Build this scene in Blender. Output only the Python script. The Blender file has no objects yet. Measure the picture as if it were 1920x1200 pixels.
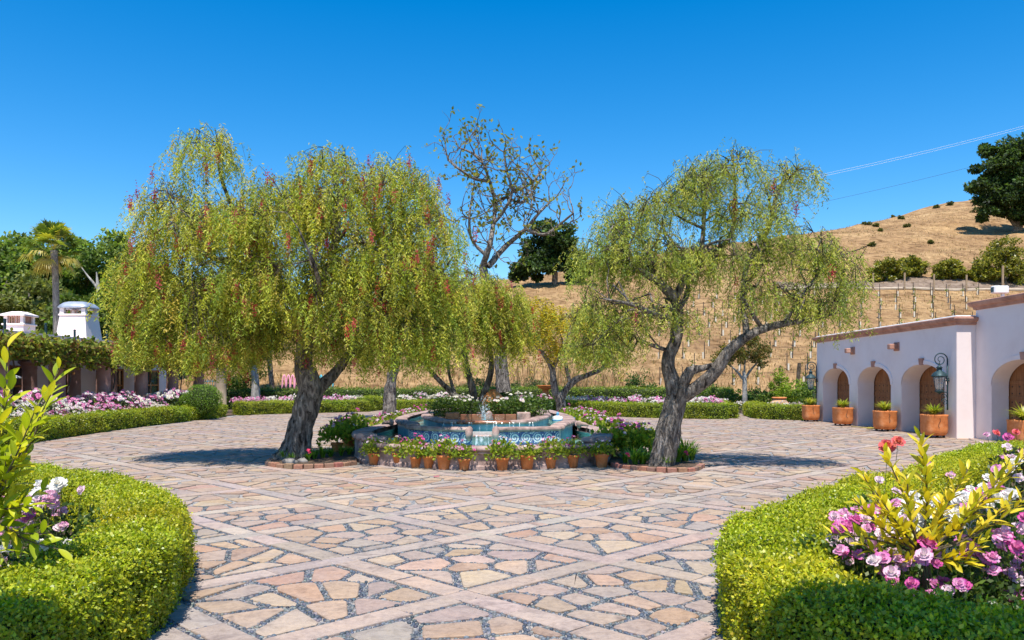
import bpy, math, random
import numpy as np
from mathutils import Vector, Matrix

random.seed(7)
rng = np.random.default_rng(11)
scene = bpy.context.scene
COL = scene.collection
R = math.radians

# ------------------------------------------------------------------ camera, sky, sun, exposure
F, H, HZ = 1500.0, 1.7, 717.0          # focal length in photo pixels, eye height, horizon row
cam = bpy.data.cameras.new('camera')
cam_ob = bpy.data.objects.new('camera', cam)
COL.objects.link(cam_ob)
cam_ob.location = (0, 0, H)
cam_ob.rotation_euler = (R(90), 0, 0)
cam.sensor_width = 36
cam.sensor_fit = 'HORIZONTAL'
cam.lens = 36 * F / 1920
cam.shift_y = (HZ - 600) / 1920
cam.clip_end = 3000
cam.clip_start = 0.05
scene.camera = cam_ob

SUN = Vector((-0.025, -0.37, 0.925)).normalized()
world = bpy.data.worlds.new('World')
scene.world = world
world.use_nodes = True
wn = world.node_tree
wn.nodes.clear()
w_out = wn.nodes.new('ShaderNodeOutputWorld')
w_bg = wn.nodes.new('ShaderNodeBackground')
w_sky = wn.nodes.new('ShaderNodeTexSky')
w_sky.sky_type = 'NISHITA'
w_sky.sun_disc = False
w_sky.sun_elevation = math.asin(SUN.z)
w_sky.sun_rotation = math.atan2(SUN.x, SUN.y)
w_sky.altitude = 300
w_sky.air_density = 1.0
w_sky.dust_density = 0.2
w_sky.ozone_density = 2.0
w_hs = wn.nodes.new('ShaderNodeHueSaturation')
w_hs.inputs['Saturation'].default_value = 1.50
w_hs.inputs['Value'].default_value = 1.0
wn.links.new(w_sky.outputs[0], w_hs.inputs['Color'])
wn.links.new(w_hs.outputs[0], w_bg.inputs['Color'])
w_bg.inputs['Strength'].default_value = 0.135
wn.links.new(w_bg.outputs[0], w_out.inputs['Surface'])

sun_data = bpy.data.lights.new('sun', 'SUN')
sun_data.energy = 4.6
sun_data.angle = R(0.53)
sun_data.color = (1.0, 0.955, 0.88)
sun_ob = bpy.data.objects.new('sun', sun_data)
COL.objects.link(sun_ob)
sun_ob.rotation_euler = SUN.to_track_quat('Z', 'Y').to_euler()
sun_ob.location = (10, -10, 40)

scene.view_settings.view_transform = 'Standard'
scene.view_settings.look = 'None'
scene.view_settings.gamma = 1.0
scene.view_settings.use_curve_mapping = False
scene.view_settings.exposure = 0.58
scene.render.engine = 'CYCLES'
scene.cycles.max_bounces = 8
scene.cycles.transparent_max_bounces = 12
scene.cycles.diffuse_bounces = 4

# ------------------------------------------------------------------ helpers
def G(px, py):
    Y = F * H / (py - HZ)
    return Vector(((px - 960) / F * Y, Y, 0))

def PY(px, py, Y):
    return Vector(((px - 960) / F * Y, Y, H - (py - HZ) / F * Y))

def link(ob, parent=None):
    COL.objects.link(ob)
    if parent is not None:
        ob.parent = parent
    return ob

def tag(ob, label=None, cat=None, group=None, kind=None):
    if label: ob['label'] = label
    if cat: ob['category'] = cat
    if group: ob['group'] = group
    if kind: ob['kind'] = kind
    return ob

def thing(name, label, cat, loc=(0, 0, 0), rz=0.0, group=None):
    o = bpy.data.objects.new(name, None)
    o.empty_display_size = 0.2
    COL.objects.link(o)
    o.location = loc
    o.rotation_euler = (0, 0, rz)
    return tag(o, label, cat, group)

def ob_mesh(name, me, parent=None, mat=None):
    o = bpy.data.objects.new(name, me)
    if mat is not None and len(me.materials) == 0:
        me.materials.append(mat)
    return link(o, parent)

def copy_tree(o, parent=None):
    c = o.copy()
    COL.objects.link(c)
    if parent is not None:
        c.parent = parent
    for ch in [x for x in KIDS.get(o.name, [])]:
        copy_tree(ch, c)
    return c

KIDS = {}
def reg_tree(o):
    """remember the children of a prototype (Object.children is slow in a big scene)"""
    ch = list(o.children)
    KIDS[o.name] = ch
    for c in ch:
        reg_tree(c)

class MB:
    """collects simple solids into one mesh"""
    def __init__(s):
        s.v, s.f, s.c, s.uv = [], [], [], []
        s.col = None
    def add(s, vs, fs, col=None):
        o = len(s.v)
        s.v.extend([(float(p[0]), float(p[1]), float(p[2])) for p in vs])
        s.f.extend([tuple(int(i) + o for i in f) for f in fs])
        col = col or s.col or (0.5, 0.5, 0.5)
        s.c.extend([col] * len(vs))
        return s
    def box(s, x0, x1, y0, y1, z0, z1, b=0.0, col=None, M=None):
        if b <= 0:
            vs = [(x0,y0,z0),(x1,y0,z0),(x1,y1,z0),(x0,y1,z0),(x0,y0,z1),(x1,y0,z1),(x1,y1,z1),(x0,y1,z1)]
            fs = [(0,3,2,1),(4,5,6,7),(0,1,5,4),(1,2,6,5),(2,3,7,6),(3,0,4,7)]
        else:
            vs, fs = [], []
            rings = [(b, z0), (0, z0 + b), (0, z1 - b), (b, z1)]
            for ins, z in rings:
                a0, a1, c0, c1 = x0 + ins, x1 - ins, y0 + ins, y1 - ins
                k = b if ins == 0 else b * 0.5
                vs += [(a0+k,c0,z),(a1-k,c0,z),(a1,c0+k,z),(a1,c1-k,z),(a1-k,c1,z),(a0+k,c1,z),(a0,c1-k,z),(a0,c0+k,z)]
            for r in range(3):
                for i in range(8):
                    j = (i + 1) % 8
                    fs.append((r*8+i, r*8+j, (r+1)*8+j, (r+1)*8+i))
            fs.append(tuple(range(7, -1, -1)))
            fs.append(tuple(24 + i for i in range(8)))
        if M is not None:
            vs = [M @ Vector(v) for v in vs]
        return s.add(vs, fs, col)
    def tube(s, pts, rad, n=8, col=None, cap=True, closed=False):
        pts = [Vector(p) for p in pts]
        if not hasattr(rad, '__len__'): rad = [rad] * len(pts)
        m = len(pts)
        vs, fs = [], []
        ref = None
        for i, p in enumerate(pts):
            a = pts[max(i - 1, 0)] if not closed else pts[i - 1]
            b = pts[min(i + 1, m - 1)] if not closed else pts[(i + 1) % m]
            t = (b - a)
            t = t.normalized() if t.length > 1e-9 else Vector((0, 0, 1))
            if ref is None:
                ref = t.cross(Vector((0, 1, 0.13)))
                if ref.length < 0.1: ref = t.cross(Vector((1, 0, 0)))
            u = (ref - t * ref.dot(t)).normalized()
            ref = u
            w = t.cross(u)
            for k in range(n):
                an = 2 * math.pi * k / n
                vs.append(p + (u * math.cos(an) + w * math.sin(an)) * rad[i])
        for i in range(m if closed else m - 1):
            i2 = (i + 1) % m
            for k in range(n):
                k2 = (k + 1) % n
                fs.append((i*n+k, i*n+k2, i2*n+k2, i2*n+k))
        if cap and not closed:
            fs.append(tuple(range(n - 1, -1, -1)))
            fs.append(tuple((m - 1) * n + k for k in range(n)))
        return s.add(vs, fs, col)
    def lathe(s, prof, n=16, o=(0, 0, 0), col=None, sq=0.0):
        vs, fs = [], []
        for r, z in prof:
            for k in range(n):
                a = 2 * math.pi * k / n
                c, d = math.cos(a), math.sin(a)
                q = 1.0
                if sq: q = 1 + sq * (1 / max(abs(c), abs(d)) - 1)
                vs.append((o[0] + r * q * c, o[1] + r * q * d, o[2] + z))
        m = len(prof)
        for i in range(m - 1):
            for k in range(n):
                k2 = (k + 1) % n
                fs.append((i*n+k, i*n+k2, (i+1)*n+k2, (i+1)*n+k))
        fs.append(tuple(range(n - 1, -1, -1)))
        fs.append(tuple((m - 1) * n + k for k in range(n)))
        return s.add(vs, fs, col)
    def prism(s, poly, z0, z1, col=None, bev=0.0):
        n = len(poly)
        if bev <= 0:
            vs = [(p[0], p[1], z0) for p in poly] + [(p[0], p[1], z1) for p in poly]
            fs = [tuple(n + i for i in range(n))] + [(i, (i+1) % n, n + (i+1) % n, n + i) for i in range(n)]
        else:
            cx = sum(p[0] for p in poly) / n; cy = sum(p[1] for p in poly) / n
            ins = []
            for p in poly:
                d = math.hypot(p[0]-cx, p[1]-cy) or 1
                k = max(0.0, 1 - bev / d)
                ins.append((cx + (p[0]-cx)*k, cy + (p[1]-cy)*k))
            vs = [(p[0], p[1], z0) for p in poly] + [(p[0], p[1], z1 - bev*0.6) for p in poly] + [(p[0], p[1], z1) for p in ins]
            fs = [tuple(2*n + i for i in range(n))]
            for r in (0, 1):
                fs += [(r*n+i, r*n+(i+1) % n, (r+1)*n+(i+1) % n, (r+1)*n+i) for i in range(n)]
        return s.add(vs, fs, col)
    def sweep(s, path, prof, closed=False, col=None, cap=True):
        """profile of (outward offset, z) carried along a plan path; outward is to the right of travel"""
        n, m = len(path), len(prof)
        vs, fs = [], []
        for i in range(n):
            p = Vector(path[i][:2])
            a = Vector(path[i-1][:2]) if (closed or i > 0) else None
            b = Vector(path[(i+1) % n][:2]) if (closed or i < n-1) else None
            d1 = (p - a).normalized() if a is not None else None
            d2 = (b - p).normalized() if b is not None else None
            if d1 is None: d1 = d2
            if d2 is None: d2 = d1
            n1, n2 = Vector((d1.y, -d1.x)), Vector((d2.y, -d2.x))
            nn = (n1 + n2)
            nn = nn.normalized() if nn.length > 1e-6 else n1
            k = 1 / max(0.35, nn.dot(n1))
            for o, z in prof:
                vs.append((p.x + nn.x * o * k, p.y + nn.y * o * k, z))
        for i in range(n if closed else n - 1):
            i2 = (i + 1) % n
            for k in range(m - 1):
                fs.append((i*m+k, i2*m+k, i2*m+k+1, i*m+k+1))
        if cap and not closed:
            fs.append(tuple(range(m)))
            fs.append(tuple((n-1)*m + k for k in range(m - 1, -1, -1)))
        return s.add(vs, fs, col)
    def mesh(s, name, mat=None, smooth=False):
        me = bpy.data.meshes.new(name)
        me.from_pydata(s.v, [], s.f)
        at = me.color_attributes.new('Col', 'FLOAT_COLOR', 'POINT')
        at.data.foreach_set('color', np.c_[np.array(s.c, dtype=np.float32), np.ones(len(s.c), dtype=np.float32)].ravel())
        if smooth:
            me.polygons.foreach_set('use_smooth', np.ones(len(me.polygons), dtype=bool))
        if mat is not None: me.materials.append(mat)
        me.update()
        return me
    def build(s, name, mat, parent=None, smooth=False):
        return ob_mesh(name, s.mesh(name, mat, smooth), parent)

def nrm(a):
    return a / np.maximum(np.linalg.norm(a, axis=-1, keepdims=True), 1e-9)

def quad_mesh(name, V, C, mat, k=4, smooth=False):
    """V (N,k,3) separate k-gons, C (N,3) or (N,k,3) colours"""
    N = len(V)
    me = bpy.data.meshes.new(name)
    me.vertices.add(N * k)
    me.vertices.foreach_set('co', np.ascontiguousarray(V, dtype=np.float32).ravel())
    me.loops.add(N * k)
    me.loops.foreach_set('vertex_index', np.arange(N * k, dtype=np.int32))
    me.polygons.add(N)
    me.polygons.foreach_set('loop_start', np.arange(N, dtype=np.int32) * k)
    me.update(calc_edges=True)
    if C.ndim == 2:
        C = np.repeat(C[:, None, :], k, axis=1)
    at = me.color_attributes.new('Col', 'FLOAT_COLOR', 'POINT')
    at.data.foreach_set('color', np.concatenate([C, np.ones(C.shape[:2] + (1,))], axis=2).astype(np.float32).ravel())
    if smooth: me.polygons.foreach_set('use_smooth', np.ones(N, dtype=bool))
    if mat: me.materials.append(mat)
    return me

def indexed_mesh(name, V, Fc, C, mat, smooth=False):
    """V (n,3), Fc (m,k) uniform faces"""
    m, k = Fc.shape
    me = bpy.data.meshes.new(name)
    me.vertices.add(len(V))
    me.vertices.foreach_set('co', np.ascontiguousarray(V, dtype=np.float32).ravel())
    me.loops.add(m * k)
    me.loops.foreach_set('vertex_index', Fc.astype(np.int32).ravel())
    me.polygons.add(m)
    me.polygons.foreach_set('loop_start', np.arange(m, dtype=np.int32) * k)
    me.update(calc_edges=True)
    if C is not None:
        at = me.color_attributes.new('Col', 'FLOAT_COLOR', 'POINT')
        at.data.foreach_set('color', np.c_[C, np.ones(len(C))].astype(np.float32).ravel())
    if smooth: me.polygons.foreach_set('use_smooth', np.ones(m, dtype=bool))
    if mat: me.materials.append(mat)
    return me

ORD = ['first', 'second', 'third', 'fourth', 'fifth', 'sixth', 'seventh', 'eighth', 'ninth', 'tenth', 'eleventh', 'twelfth', 'thirteenth', 'fourteenth', 'fifteenth', 'sixteenth', 'seventeenth', 'eighteenth', 'nineteenth', 'twentieth', 'twenty-first', 'twenty-second', 'twenty-third', 'twenty-fourth', 'twenty-fifth', 'twenty-sixth', 'twenty-seventh', 'twenty-eighth']
def leaf_quads(P, D, L, W, bend=0.0, hint=None, loose=0.75):
    """diamond leaves from point P along D"""
    N = len(P)
    D = nrm(D)
    nz = rng.normal(size=(N, 3))
    if hint is not None: nz = np.asarray(hint) + nz * loose * 0.6
    S = nrm(np.cross(D, nz))
    U = np.cross(S, D)
    L = np.broadcast_to(np.asarray(L, float), (N,))[:, None]
    W = np.broadcast_to(np.asarray(W, float), (N,))[:, None]
    mid = P + D * L * 0.45 + U * L * bend
    return np.stack([P, mid + S * W * 0.5, P + D * L, mid - S * W * 0.5], axis=1)

def pal(cols, n, jit=0.15, w=None):
    cols = np.array(cols, float)
    i = rng.choice(len(cols), n, p=w)
    c = cols[i] * (1 + rng.normal(size=(n, 1)) * jit)
    c *= 1 + rng.normal(size=(n, 3)) * 0.05
    return np.clip(c, 0.004, 0.9)

def unit(n):
    return nrm(rng.normal(size=(n, 3)))

_nz = np.random.default_rng(3).normal(size=(24, 4))
def snoise(P, s=1.0):
    """cheap smooth noise from a few sine waves, about -1..1"""
    P = np.asarray(P, float) * s
    o = np.zeros(P.shape[:-1])
    for i in range(12):
        k = _nz[i, :3] * (1 + i * 0.22)
        o += np.sin(P @ k + _nz[i, 3] * 6 + i * 1.7) / (1 + i * 0.16)
    return o / 3.6

def inpoly(x, y, poly):
    x = np.asarray(x); y = np.asarray(y)
    r = np.zeros(x.shape, bool)
    n = len(poly)
    for i in range(n):
        x1, y1 = poly[i][:2]; x2, y2 = poly[(i + 1) % n][:2]
        c = ((y1 > y) != (y2 > y))
        with np.errstate(divide='ignore', invalid='ignore'):
            r ^= c & (x < (x2 - x1) * (y - y1) / ((y2 - y1) if y2 != y1 else 1e-12) + x1)
    return r

def smooth_path(pts, step=0.25, closed=False):
    """Catmull-Rom through points, resampled"""
    P = [np.array(p, float) for p in pts]
    n = len(P)
    out = []
    for i in range(n if closed else n - 1):
        p0 = P[(i - 1) % n] if (closed or i > 0) else 2 * P[0] - P[1]
        p1 = P[i]; p2 = P[(i + 1) % n]
        p3 = P[(i + 2) % n] if (closed or i + 2 < n) else 2 * P[-1] - P[-2]
        m = max(1, int(np.linalg.norm((p2 - p1)[:2 if len(p1) == 2 else 3]) / step))
        for k in range(m):
            t = k / m
            out.append(0.5 * ((2*p1) + (-p0+p2)*t + (2*p0-5*p1+4*p2-p3)*t*t + (-p0+3*p1-3*p2+p3)*t**3))
    if not closed: out.append(P[-1])
    return out

# ------------------------------------------------------------------ materials
MATS = {}
def mat_new(name):
    m = bpy.data.materials.new(name)
    m.use_nodes = True
    nt = m.node_tree
    return m, nt, nt.nodes['Principled BSDF'], nt.nodes['Material Output']

def ramp(nt, fac, stops):
    r = nt.nodes.new('ShaderNodeValToRGB')
    el = r.color_ramp.elements
    el[0].position, el[0].color = stops[0][0], (*stops[0][1], 1)
    el[1].position, el[1].color = stops[-1][0], (*stops[-1][1], 1)
    for p, c in stops[1:-1]:
        e = el.new(p); e.color = (*c, 1)
    nt.links.new(fac, r.inputs[0])
    return r.outputs[0]

def tex_noise(nt, scale, detail=5, rough=0.6, vec=None, dist=0.0):
    n = nt.nodes.new('ShaderNodeTexNoise')
    n.inputs['Scale'].default_value = scale
    n.inputs['Detail'].default_value = detail
    n.inputs['Roughness'].default_value = rough
    n.inputs['Distortion'].default_value = dist
    if vec is not None: nt.links.new(vec, n.inputs['Vector'])
    return n.outputs[0]

def coords(nt, world_space=False, scale=(1, 1, 1)):
    if world_space:
        g = nt.nodes.new('ShaderNodeNewGeometry').outputs['Position']
    else:
        g = nt.nodes.new('ShaderNodeTexCoord').outputs['Object']
    m = nt.nodes.new('ShaderNodeMapping')
    m.inputs['Scale'].default_value = scale
    nt.links.new(g, m.inputs['Vector'])
    return m.outputs[0]

def bump(nt, bs, h, strength=0.4, dist=0.02):
    b = nt.nodes.new('ShaderNodeBump')
    b.inputs['Strength'].default_value = strength
    b.inputs['Distance'].default_value = dist
    nt.links.new(h, b.inputs['Height'])
    nt.links.new(b.outputs[0], bs.inputs['Normal'])

def mul(nt, a, b, fac=1.0, mode='MULTIPLY'):
    m = nt.nodes.new('ShaderNodeMix')
    m.data_type = 'RGBA'; m.blend_type = mode
    m.inputs[0].default_value = fac
    nt.links.new(a, m.inputs[6]); nt.links.new(b, m.inputs[7])
    return m.outputs[2]

def noisy(name, stops, scale=4, rough=0.75, bmp=0.3, bd=0.01, detail=6, world_space=False, vscale=(1,1,1), spec=0.3, dist=0.0, metal=0.0):
    if name in MATS: return MATS[name]
    m, nt, bs, out = mat_new(name)
    v = coords(nt, world_space, vscale)
    n = tex_noise(nt, scale, detail, 0.62, v, dist)
    nt.links.new(ramp(nt, n, stops), bs.inputs['Base Color'])
    bs.inputs['Roughness'].default_value = rough
    bs.inputs['Specular IOR Level'].default_value = spec
    bs.inputs['Metallic'].default_value = metal
    if bmp:
        n2 = tex_noise(nt, scale * 4, 4, 0.6, v)
        bump(nt, bs, n2, bmp, bd)
    MATS[name] = m
    return m

def attr_mat(name, rough=0.7, noise_scale=6, amt=0.5, bmp=0.3, bd=0.01, world_space=True, spec=0.3, vscale=(1,1,1)):
    """colour from the piece's own colour attribute, mottled by noise"""
    if name in MATS: return MATS[name]
    m, nt, bs, out = mat_new(name)
    a = nt.nodes.new('ShaderNodeAttribute'); a.attribute_name = 'Col'
    v = coords(nt, world_space, vscale)
    n = tex_noise(nt, noise_scale, 8, 0.68, v, 0.4)
    lo, hi = 1 - amt, 1 + amt
    r = ramp(nt, n, [(0.28, (lo, lo, lo)), (0.5, (1, 1, 1)), (0.74, (min(hi,1.4),) * 3)])
    nt.links.new(mul(nt, a.outputs['Color'], r), bs.inputs['Base Color'])
    bs.inputs['Roughness'].default_value = rough
    bs.inputs['Specular IOR Level'].default_value = spec
    if bmp: bump(nt, bs, tex_noise(nt, noise_scale * 3, 6, 0.65, v), bmp, bd)
    MATS[name] = m
    return m

def leaf_mat(name, trans=0.35, rough=0.5, tint=(1.25, 1.3, 0.6), spec=0.35):
    if name in MATS: return MATS[name]
    m, nt, bs, out = mat_new(name)
    a = nt.nodes.new('ShaderNodeAttribute'); a.attribute_name = 'Col'
    nt.links.new(a.outputs['Color'], bs.inputs['Base Color'])
    bs.inputs['Roughness'].default_value = rough
    bs.inputs['Specular IOR Level'].default_value = spec
    tr = nt.nodes.new('ShaderNodeBsdfTranslucent')
    c = nt.nodes.new('ShaderNodeRGB'); c.outputs[0].default_value = (*tint, 1)
    nt.links.new(mul(nt, a.outputs['Color'], c.outputs[0]), tr.inputs['Color'])
    mx = nt.nodes.new('ShaderNodeMixShader'); mx.inputs[0].default_value = trans
    nt.links.new(bs.outputs[0], mx.inputs[1]); nt.links.new(tr.outputs[0], mx.inputs[2])
    nt.links.new(mx.outputs[0], out.inputs['Surface'])
    MATS[name] = m
    return m

def plain(name, col, rough=0.6, metal=0.0, spec=0.4):
    if name in MATS: return MATS[name]
    d = [c * 0.86 for c in col]; u = [min(1, c * 1.1) for c in col]
    return noisy(name, [(0.3, d), (0.7, u)], 9, rough, 0.12, 0.004, spec=spec, metal=metal)

def water_mat(name, tint, rough=0.03, wave=9):
    if name in MATS: return MATS[name]
    m, nt, bs, out = mat_new(name)
    nt.nodes.remove(bs)
    t = nt.nodes.new('ShaderNodeBsdfTransparent'); t.inputs[0].default_value = (*tint, 1)
    g = nt.nodes.new('ShaderNodeBsdfGlossy'); g.inputs['Roughness'].default_value = rough
    fr = nt.nodes.new('ShaderNodeFresnel'); fr.inputs['IOR'].default_value = 1.33
    b = nt.nodes.new('ShaderNodeBump'); b.inputs['Strength'].default_value = 0.35; b.inputs['Distance'].default_value = 0.02
    nt.links.new(tex_noise(nt, wave, 3, 0.5, coords(nt, True)), b.inputs['Height'])
    nt.links.new(b.outputs[0], g.inputs['Normal']); nt.links.new(b.outputs[0], fr.inputs['Normal'])
    mx = nt.nodes.new('ShaderNodeMixShader')
    nt.links.new(fr.outputs[0], mx.inputs[0]); nt.links.new(t.outputs[0], mx.inputs[1]); nt.links.new(g.outputs[0], mx.inputs[2])
    nt.links.new(mx.outputs[0], out.inputs['Surface'])
    MATS[name] = m
    return m

M_leaf = leaf_mat('leaf_soft', 0.45, 0.55)
M_gloss = leaf_mat('leaf_glossy', 0.40, 0.38, spec=0.45)
M_petal = leaf_mat('petal', 0.35, 0.6, (1.05, 1.0, 1.0), 0.2)
def stone_mat():
    m, nt, bs, out = mat_new('flagstone')
    a = nt.nodes.new('ShaderNodeAttribute'); a.attribute_name = 'Col'
    v = coords(nt, True)
    n1 = tex_noise(nt, 3.2, 8, 0.7, v, 1.2)
    n2 = tex_noise(nt, 16, 8, 0.75, v, 0.6)
    n3 = tex_noise(nt, 1.1, 4, 0.6, v, 0.3)
    r1 = ramp(nt, n1, [(0.30, (0.62, 0.60, 0.62)), (0.48, (0.98, 0.97, 0.97)), (0.62, (1.06, 1.03, 0.98)), (0.78, (1.22, 1.18, 1.12))])
    r2 = ramp(nt, n2, [(0.30, (0.72, 0.70, 0.68)), (0.52, (1, 1, 1)), (0.75, (1.18, 1.17, 1.15))])
    gr = nt.nodes.new('ShaderNodeRGB'); gr.outputs[0].default_value = (0.33, 0.275, 0.245, 1)
    mx = nt.nodes.new('ShaderNodeMix'); mx.data_type = 'RGBA'
    f = ramp(nt, n3, [(0.42, (0, 0, 0)), (0.66, (0.55, 0.55, 0.55))])
    nt.links.new(f, mx.inputs[0]); nt.links.new(a.outputs['Color'], mx.inputs[6]); nt.links.new(gr.outputs[0], mx.inputs[7])
    nt.links.new(mul(nt, mul(nt, mx.outputs[2], r1), r2), bs.inputs['Base Color'])
    bs.inputs['Roughness'].default_value = 0.82
    bs.inputs['Specular IOR Level'].default_value = 0.25
    bump(nt, bs, tex_noise(nt, 22, 7, 0.7, v, 0.5), 0.55, 0.014)
    return m
M_stone = stone_mat()
M_bark = None

def bark_mat(name, dark, light, scale=7):
    if name in MATS: return MATS[name]
    m, nt, bs, out = mat_new(name)
    v = coords(nt, True, (1, 1, 0.32))
    n = tex_noise(nt, scale, 9, 0.72, v, 0.8)
    nt.links.new(ramp(nt, n, [(0.38, dark), (0.51, [a * .62 + b * .38 for a, b in zip(dark, light)]), (0.66, light)]), bs.inputs['Base Color'])
    bs.inputs['Roughness'].default_value = 0.9
    bs.inputs['Specular IOR Level'].default_value = 0.15
    bump(nt, bs, tex_noise(nt, scale * 1.6, 8, 0.7, v, 1.2), 1.0, 0.09)
    MATS[name] = m
    return m
M_bark = bark_mat('bark_pepper', (0.028, 0.021, 0.017), (0.50, 0.43, 0.365), 10)
M_bark_pale = bark_mat('bark_pale', (0.22, 0.20, 0.17), (0.62, 0.58, 0.52), 4)
M_twig = bark_mat('bark_twig', (0.06, 0.045, 0.03), (0.22, 0.17, 0.12), 12)
M_terra = noisy('terracotta', [(0.25, (0.42, 0.115, 0.035)), (0.5, (0.62, 0.205, 0.06)), (0.78, (0.70, 0.32, 0.15))], 5, 0.8, 0.3, 0.01)
M_cant = noisy('cantera_stone', [(0.30, (0.09, 0.065, 0.06)), (0.42, (0.27, 0.18, 0.155)), (0.55, (0.42, 0.29, 0.25)), (0.75, (0.58, 0.44, 0.38))], 3.6, 0.8, 0.5, 0.02, 8, True)
M_soil = noisy('soil', [(0.3, (0.05, 0.032, 0.022)), (0.7, (0.17, 0.115, 0.075))], 14, 0.95, 0.8, 0.03, 8, True)
# ------------------------------------------------------------------ terrain
RX = [-400, -120, -60, -38, 5, 40, 68, 95, 140, 260, 500]
RZ = [3, 3, 4, 6, 17, 26, 33.0, 42, 52, 66, 80]
def terrain(x, y):
    x = np.asarray(x, float); y = np.asarray(y, float)
    r = np.interp(x, RX, RZ)
    t = np.maximum(0, y - 53.0) * 0.345
    k = 2.5
    m = np.minimum(t, r)
    z = m - k * np.log(np.exp(-(t - m) / k) + np.exp(-(r - m) / k)) + k * np.log(2) * np.exp(-np.abs(t - r) / k) * 0
    z = np.where(y < 53, 0, np.maximum(z, 0))
    n = snoise(np.stack([x, y, 0 * x], -1), 0.10) * 0.5 + snoise(np.stack([x, y, 0 * x], -1), 0.45) * 0.12
    z = z + n * np.clip((y - 56) / 25, 0, 1.6)
    far = np.clip((y - 260) / 500, 0, 1)
    return z * (1 - far) + 2.0 * far
def TZ(x, y): return float(terrain(x, y))

ys = np.concatenate([np.linspace(-40, 50, 24), np.linspace(52, 200, 112), np.linspace(205, 420, 22), np.linspace(460, 2200, 18)])
xs = np.concatenate([np.linspace(-1800, -260, 12), np.linspace(-240, -70, 24), np.linspace(-66, 150, 118), np.linspace(156, 400, 26), np.linspace(430, 1800, 12)])
XX, YY = np.meshgrid(xs, ys)
ZZ = terrain(XX, YY) - 0.06
nx, ny = len(xs), len(ys)
idx = np.arange(nx * ny).reshape(ny, nx)
Fq = np.stack([idx[:-1, :-1], idx[:-1, 1:], idx[1:, 1:], idx[1:, :-1]], -1).reshape(-1, 4)
def hill_mat():
    m, nt, bs, out = mat_new('dry_grass_ground')
    v = coords(nt, True)
    n1 = tex_noise(nt, 0.16, 9, 0.72, v, 0.5)
    n2 = tex_noise(nt, 1.3, 7, 0.7, v)
    a = ramp(nt, n1, [(0.28, (0.17, 0.10, 0.055)), (0.44, (0.34, 0.205, 0.10)), (0.60, (0.46, 0.295, 0.145)), (0.80, (0.56, 0.39, 0.21))])
    n4 = tex_noise(nt, 0.55, 6, 0.7, v, 0.8)
    a = mul(nt, a, ramp(nt, n4, [(0.32, (0.48, 0.43, 0.38)), (0.50, (1, 1, 1)), (0.70, (1.08, 1.06, 1.0))]))
    b = ramp(nt, n2, [(0.30, (0.52, 0.48, 0.42)), (0.55, (1, 1, 1)), (0.75, (1.2, 1.18, 1.05))])
    nt.links.new(mul(nt, a, b), bs.inputs['Base Color'])
    bs.inputs['Roughness'].default_value = 0.95
    bs.inputs['Specular IOR Level'].default_value = 0.1
    bump(nt, bs, tex_noise(nt, 2.5, 6, 0.75, v), 0.8, 0.25)
    return m
ground = ob_mesh('ground', indexed_mesh('ground', np.stack([XX, YY, ZZ], -1).reshape(-1, 3), Fq, None, hill_mat(), True))
tag(ground, kind='structure')

# dry grass tufts over the slope, thickest at its foot
def grass_tufts():
    n = 70000
    y = 53.5 + rng.random(n) ** 2.2 * 110
    x = -40 + rng.random(n) * 150
    keep = (x > -0.42 * y) & (x < 0.74 * y)
    x, y = x[keep], y[keep]
    cl = snoise(np.stack([x, y, 0 * x], -1), 0.35)
    keep = cl > -0.35
    x, y = x[keep], y[keep]
    n = len(x)
    P = np.stack([x, y, terrain(x, y) - 0.08], -1)
    D = np.stack([rng.normal(size=n) * 0.35, rng.normal(size=n) * 0.35, np.ones(n)], -1)
    hgt = np.where(y < 60, 0.42, 0.26) * (0.5 + rng.random(n))
    hgt = np.where((y < 60) & (x > 0) & (x < 8), hgt * 2.6, hgt)
    V = leaf_quads(P, D, hgt, 0.05 + rng.random(n) * 0.05)
    C = pal([(0.44, 0.285, 0.125), (0.54, 0.38, 0.19), (0.28, 0.175, 0.085), (0.36, 0.27, 0.14)], n)
    o = ob_mesh('dry_grass', quad_mesh('dry_grass', V, C, M_leaf))
    tag(o, 'dry golden grass growing over the hillside behind the courtyard', 'grass', kind='stuff')
grass_tufts()

# ------------------------------------------------------------------ plan of the court
HED_L = [(-9.6, 12.9), (-7.3, 11.2), (-5.3, 9.85), (-4.0, 8.35), (-3.2, 6.9), (-2.83, 5.7), (-2.78, 4.5), (-2.9, 3.3), (-3.1, 2.3)]
HED_R = [(9.3, 14.4), (8.2, 13.7), (7.0, 12.3), (5.3, 10.3), (4.1, 9.0), (3.0, 7.75), (2.25, 6.7), (1.82, 5.6), (1.68, 4.6), (1.95, 3.85), (2.7, 3.6), (4.2, 3.55), (5.2, 3.5)]
O_FRONT = [(-3.15, 16.8), (-2.5, 16.25), (-1.75, 15.86), (-1.1, 15.58), (-0.55, 15.5), (0.0, 15.58), (0.75, 15.82), (1.4, 16.1), (1.95, 16.45)]
O_SIDE = [(1.95, 16.45), (2.22, 18.0), (2.24, 19.6), (2.0, 21.2), (1.85, 23.5), (1.65, 26), (1.3, 29), (0.5, 31.3), (-0.7, 32.2), (-1.9, 31.4), (-2.8, 29.6), (-3.25, 27), (-3.45, 24), (-3.52, 21.4), (-3.62, 19.6), (-3.56, 18.1), (-3.15, 16.8)]
FOUNT = O_FRONT[:-1] + O_SIDE[:-1]
BED_TL = [(-5.15, 17.3), (-4.95, 16.35), (-4.4, 15.85), (-3.6, 15.95), (-3.2, 16.5), (-3.55, 18.2), (-3.75, 20.5), (-4.6, 19.6)]
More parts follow.
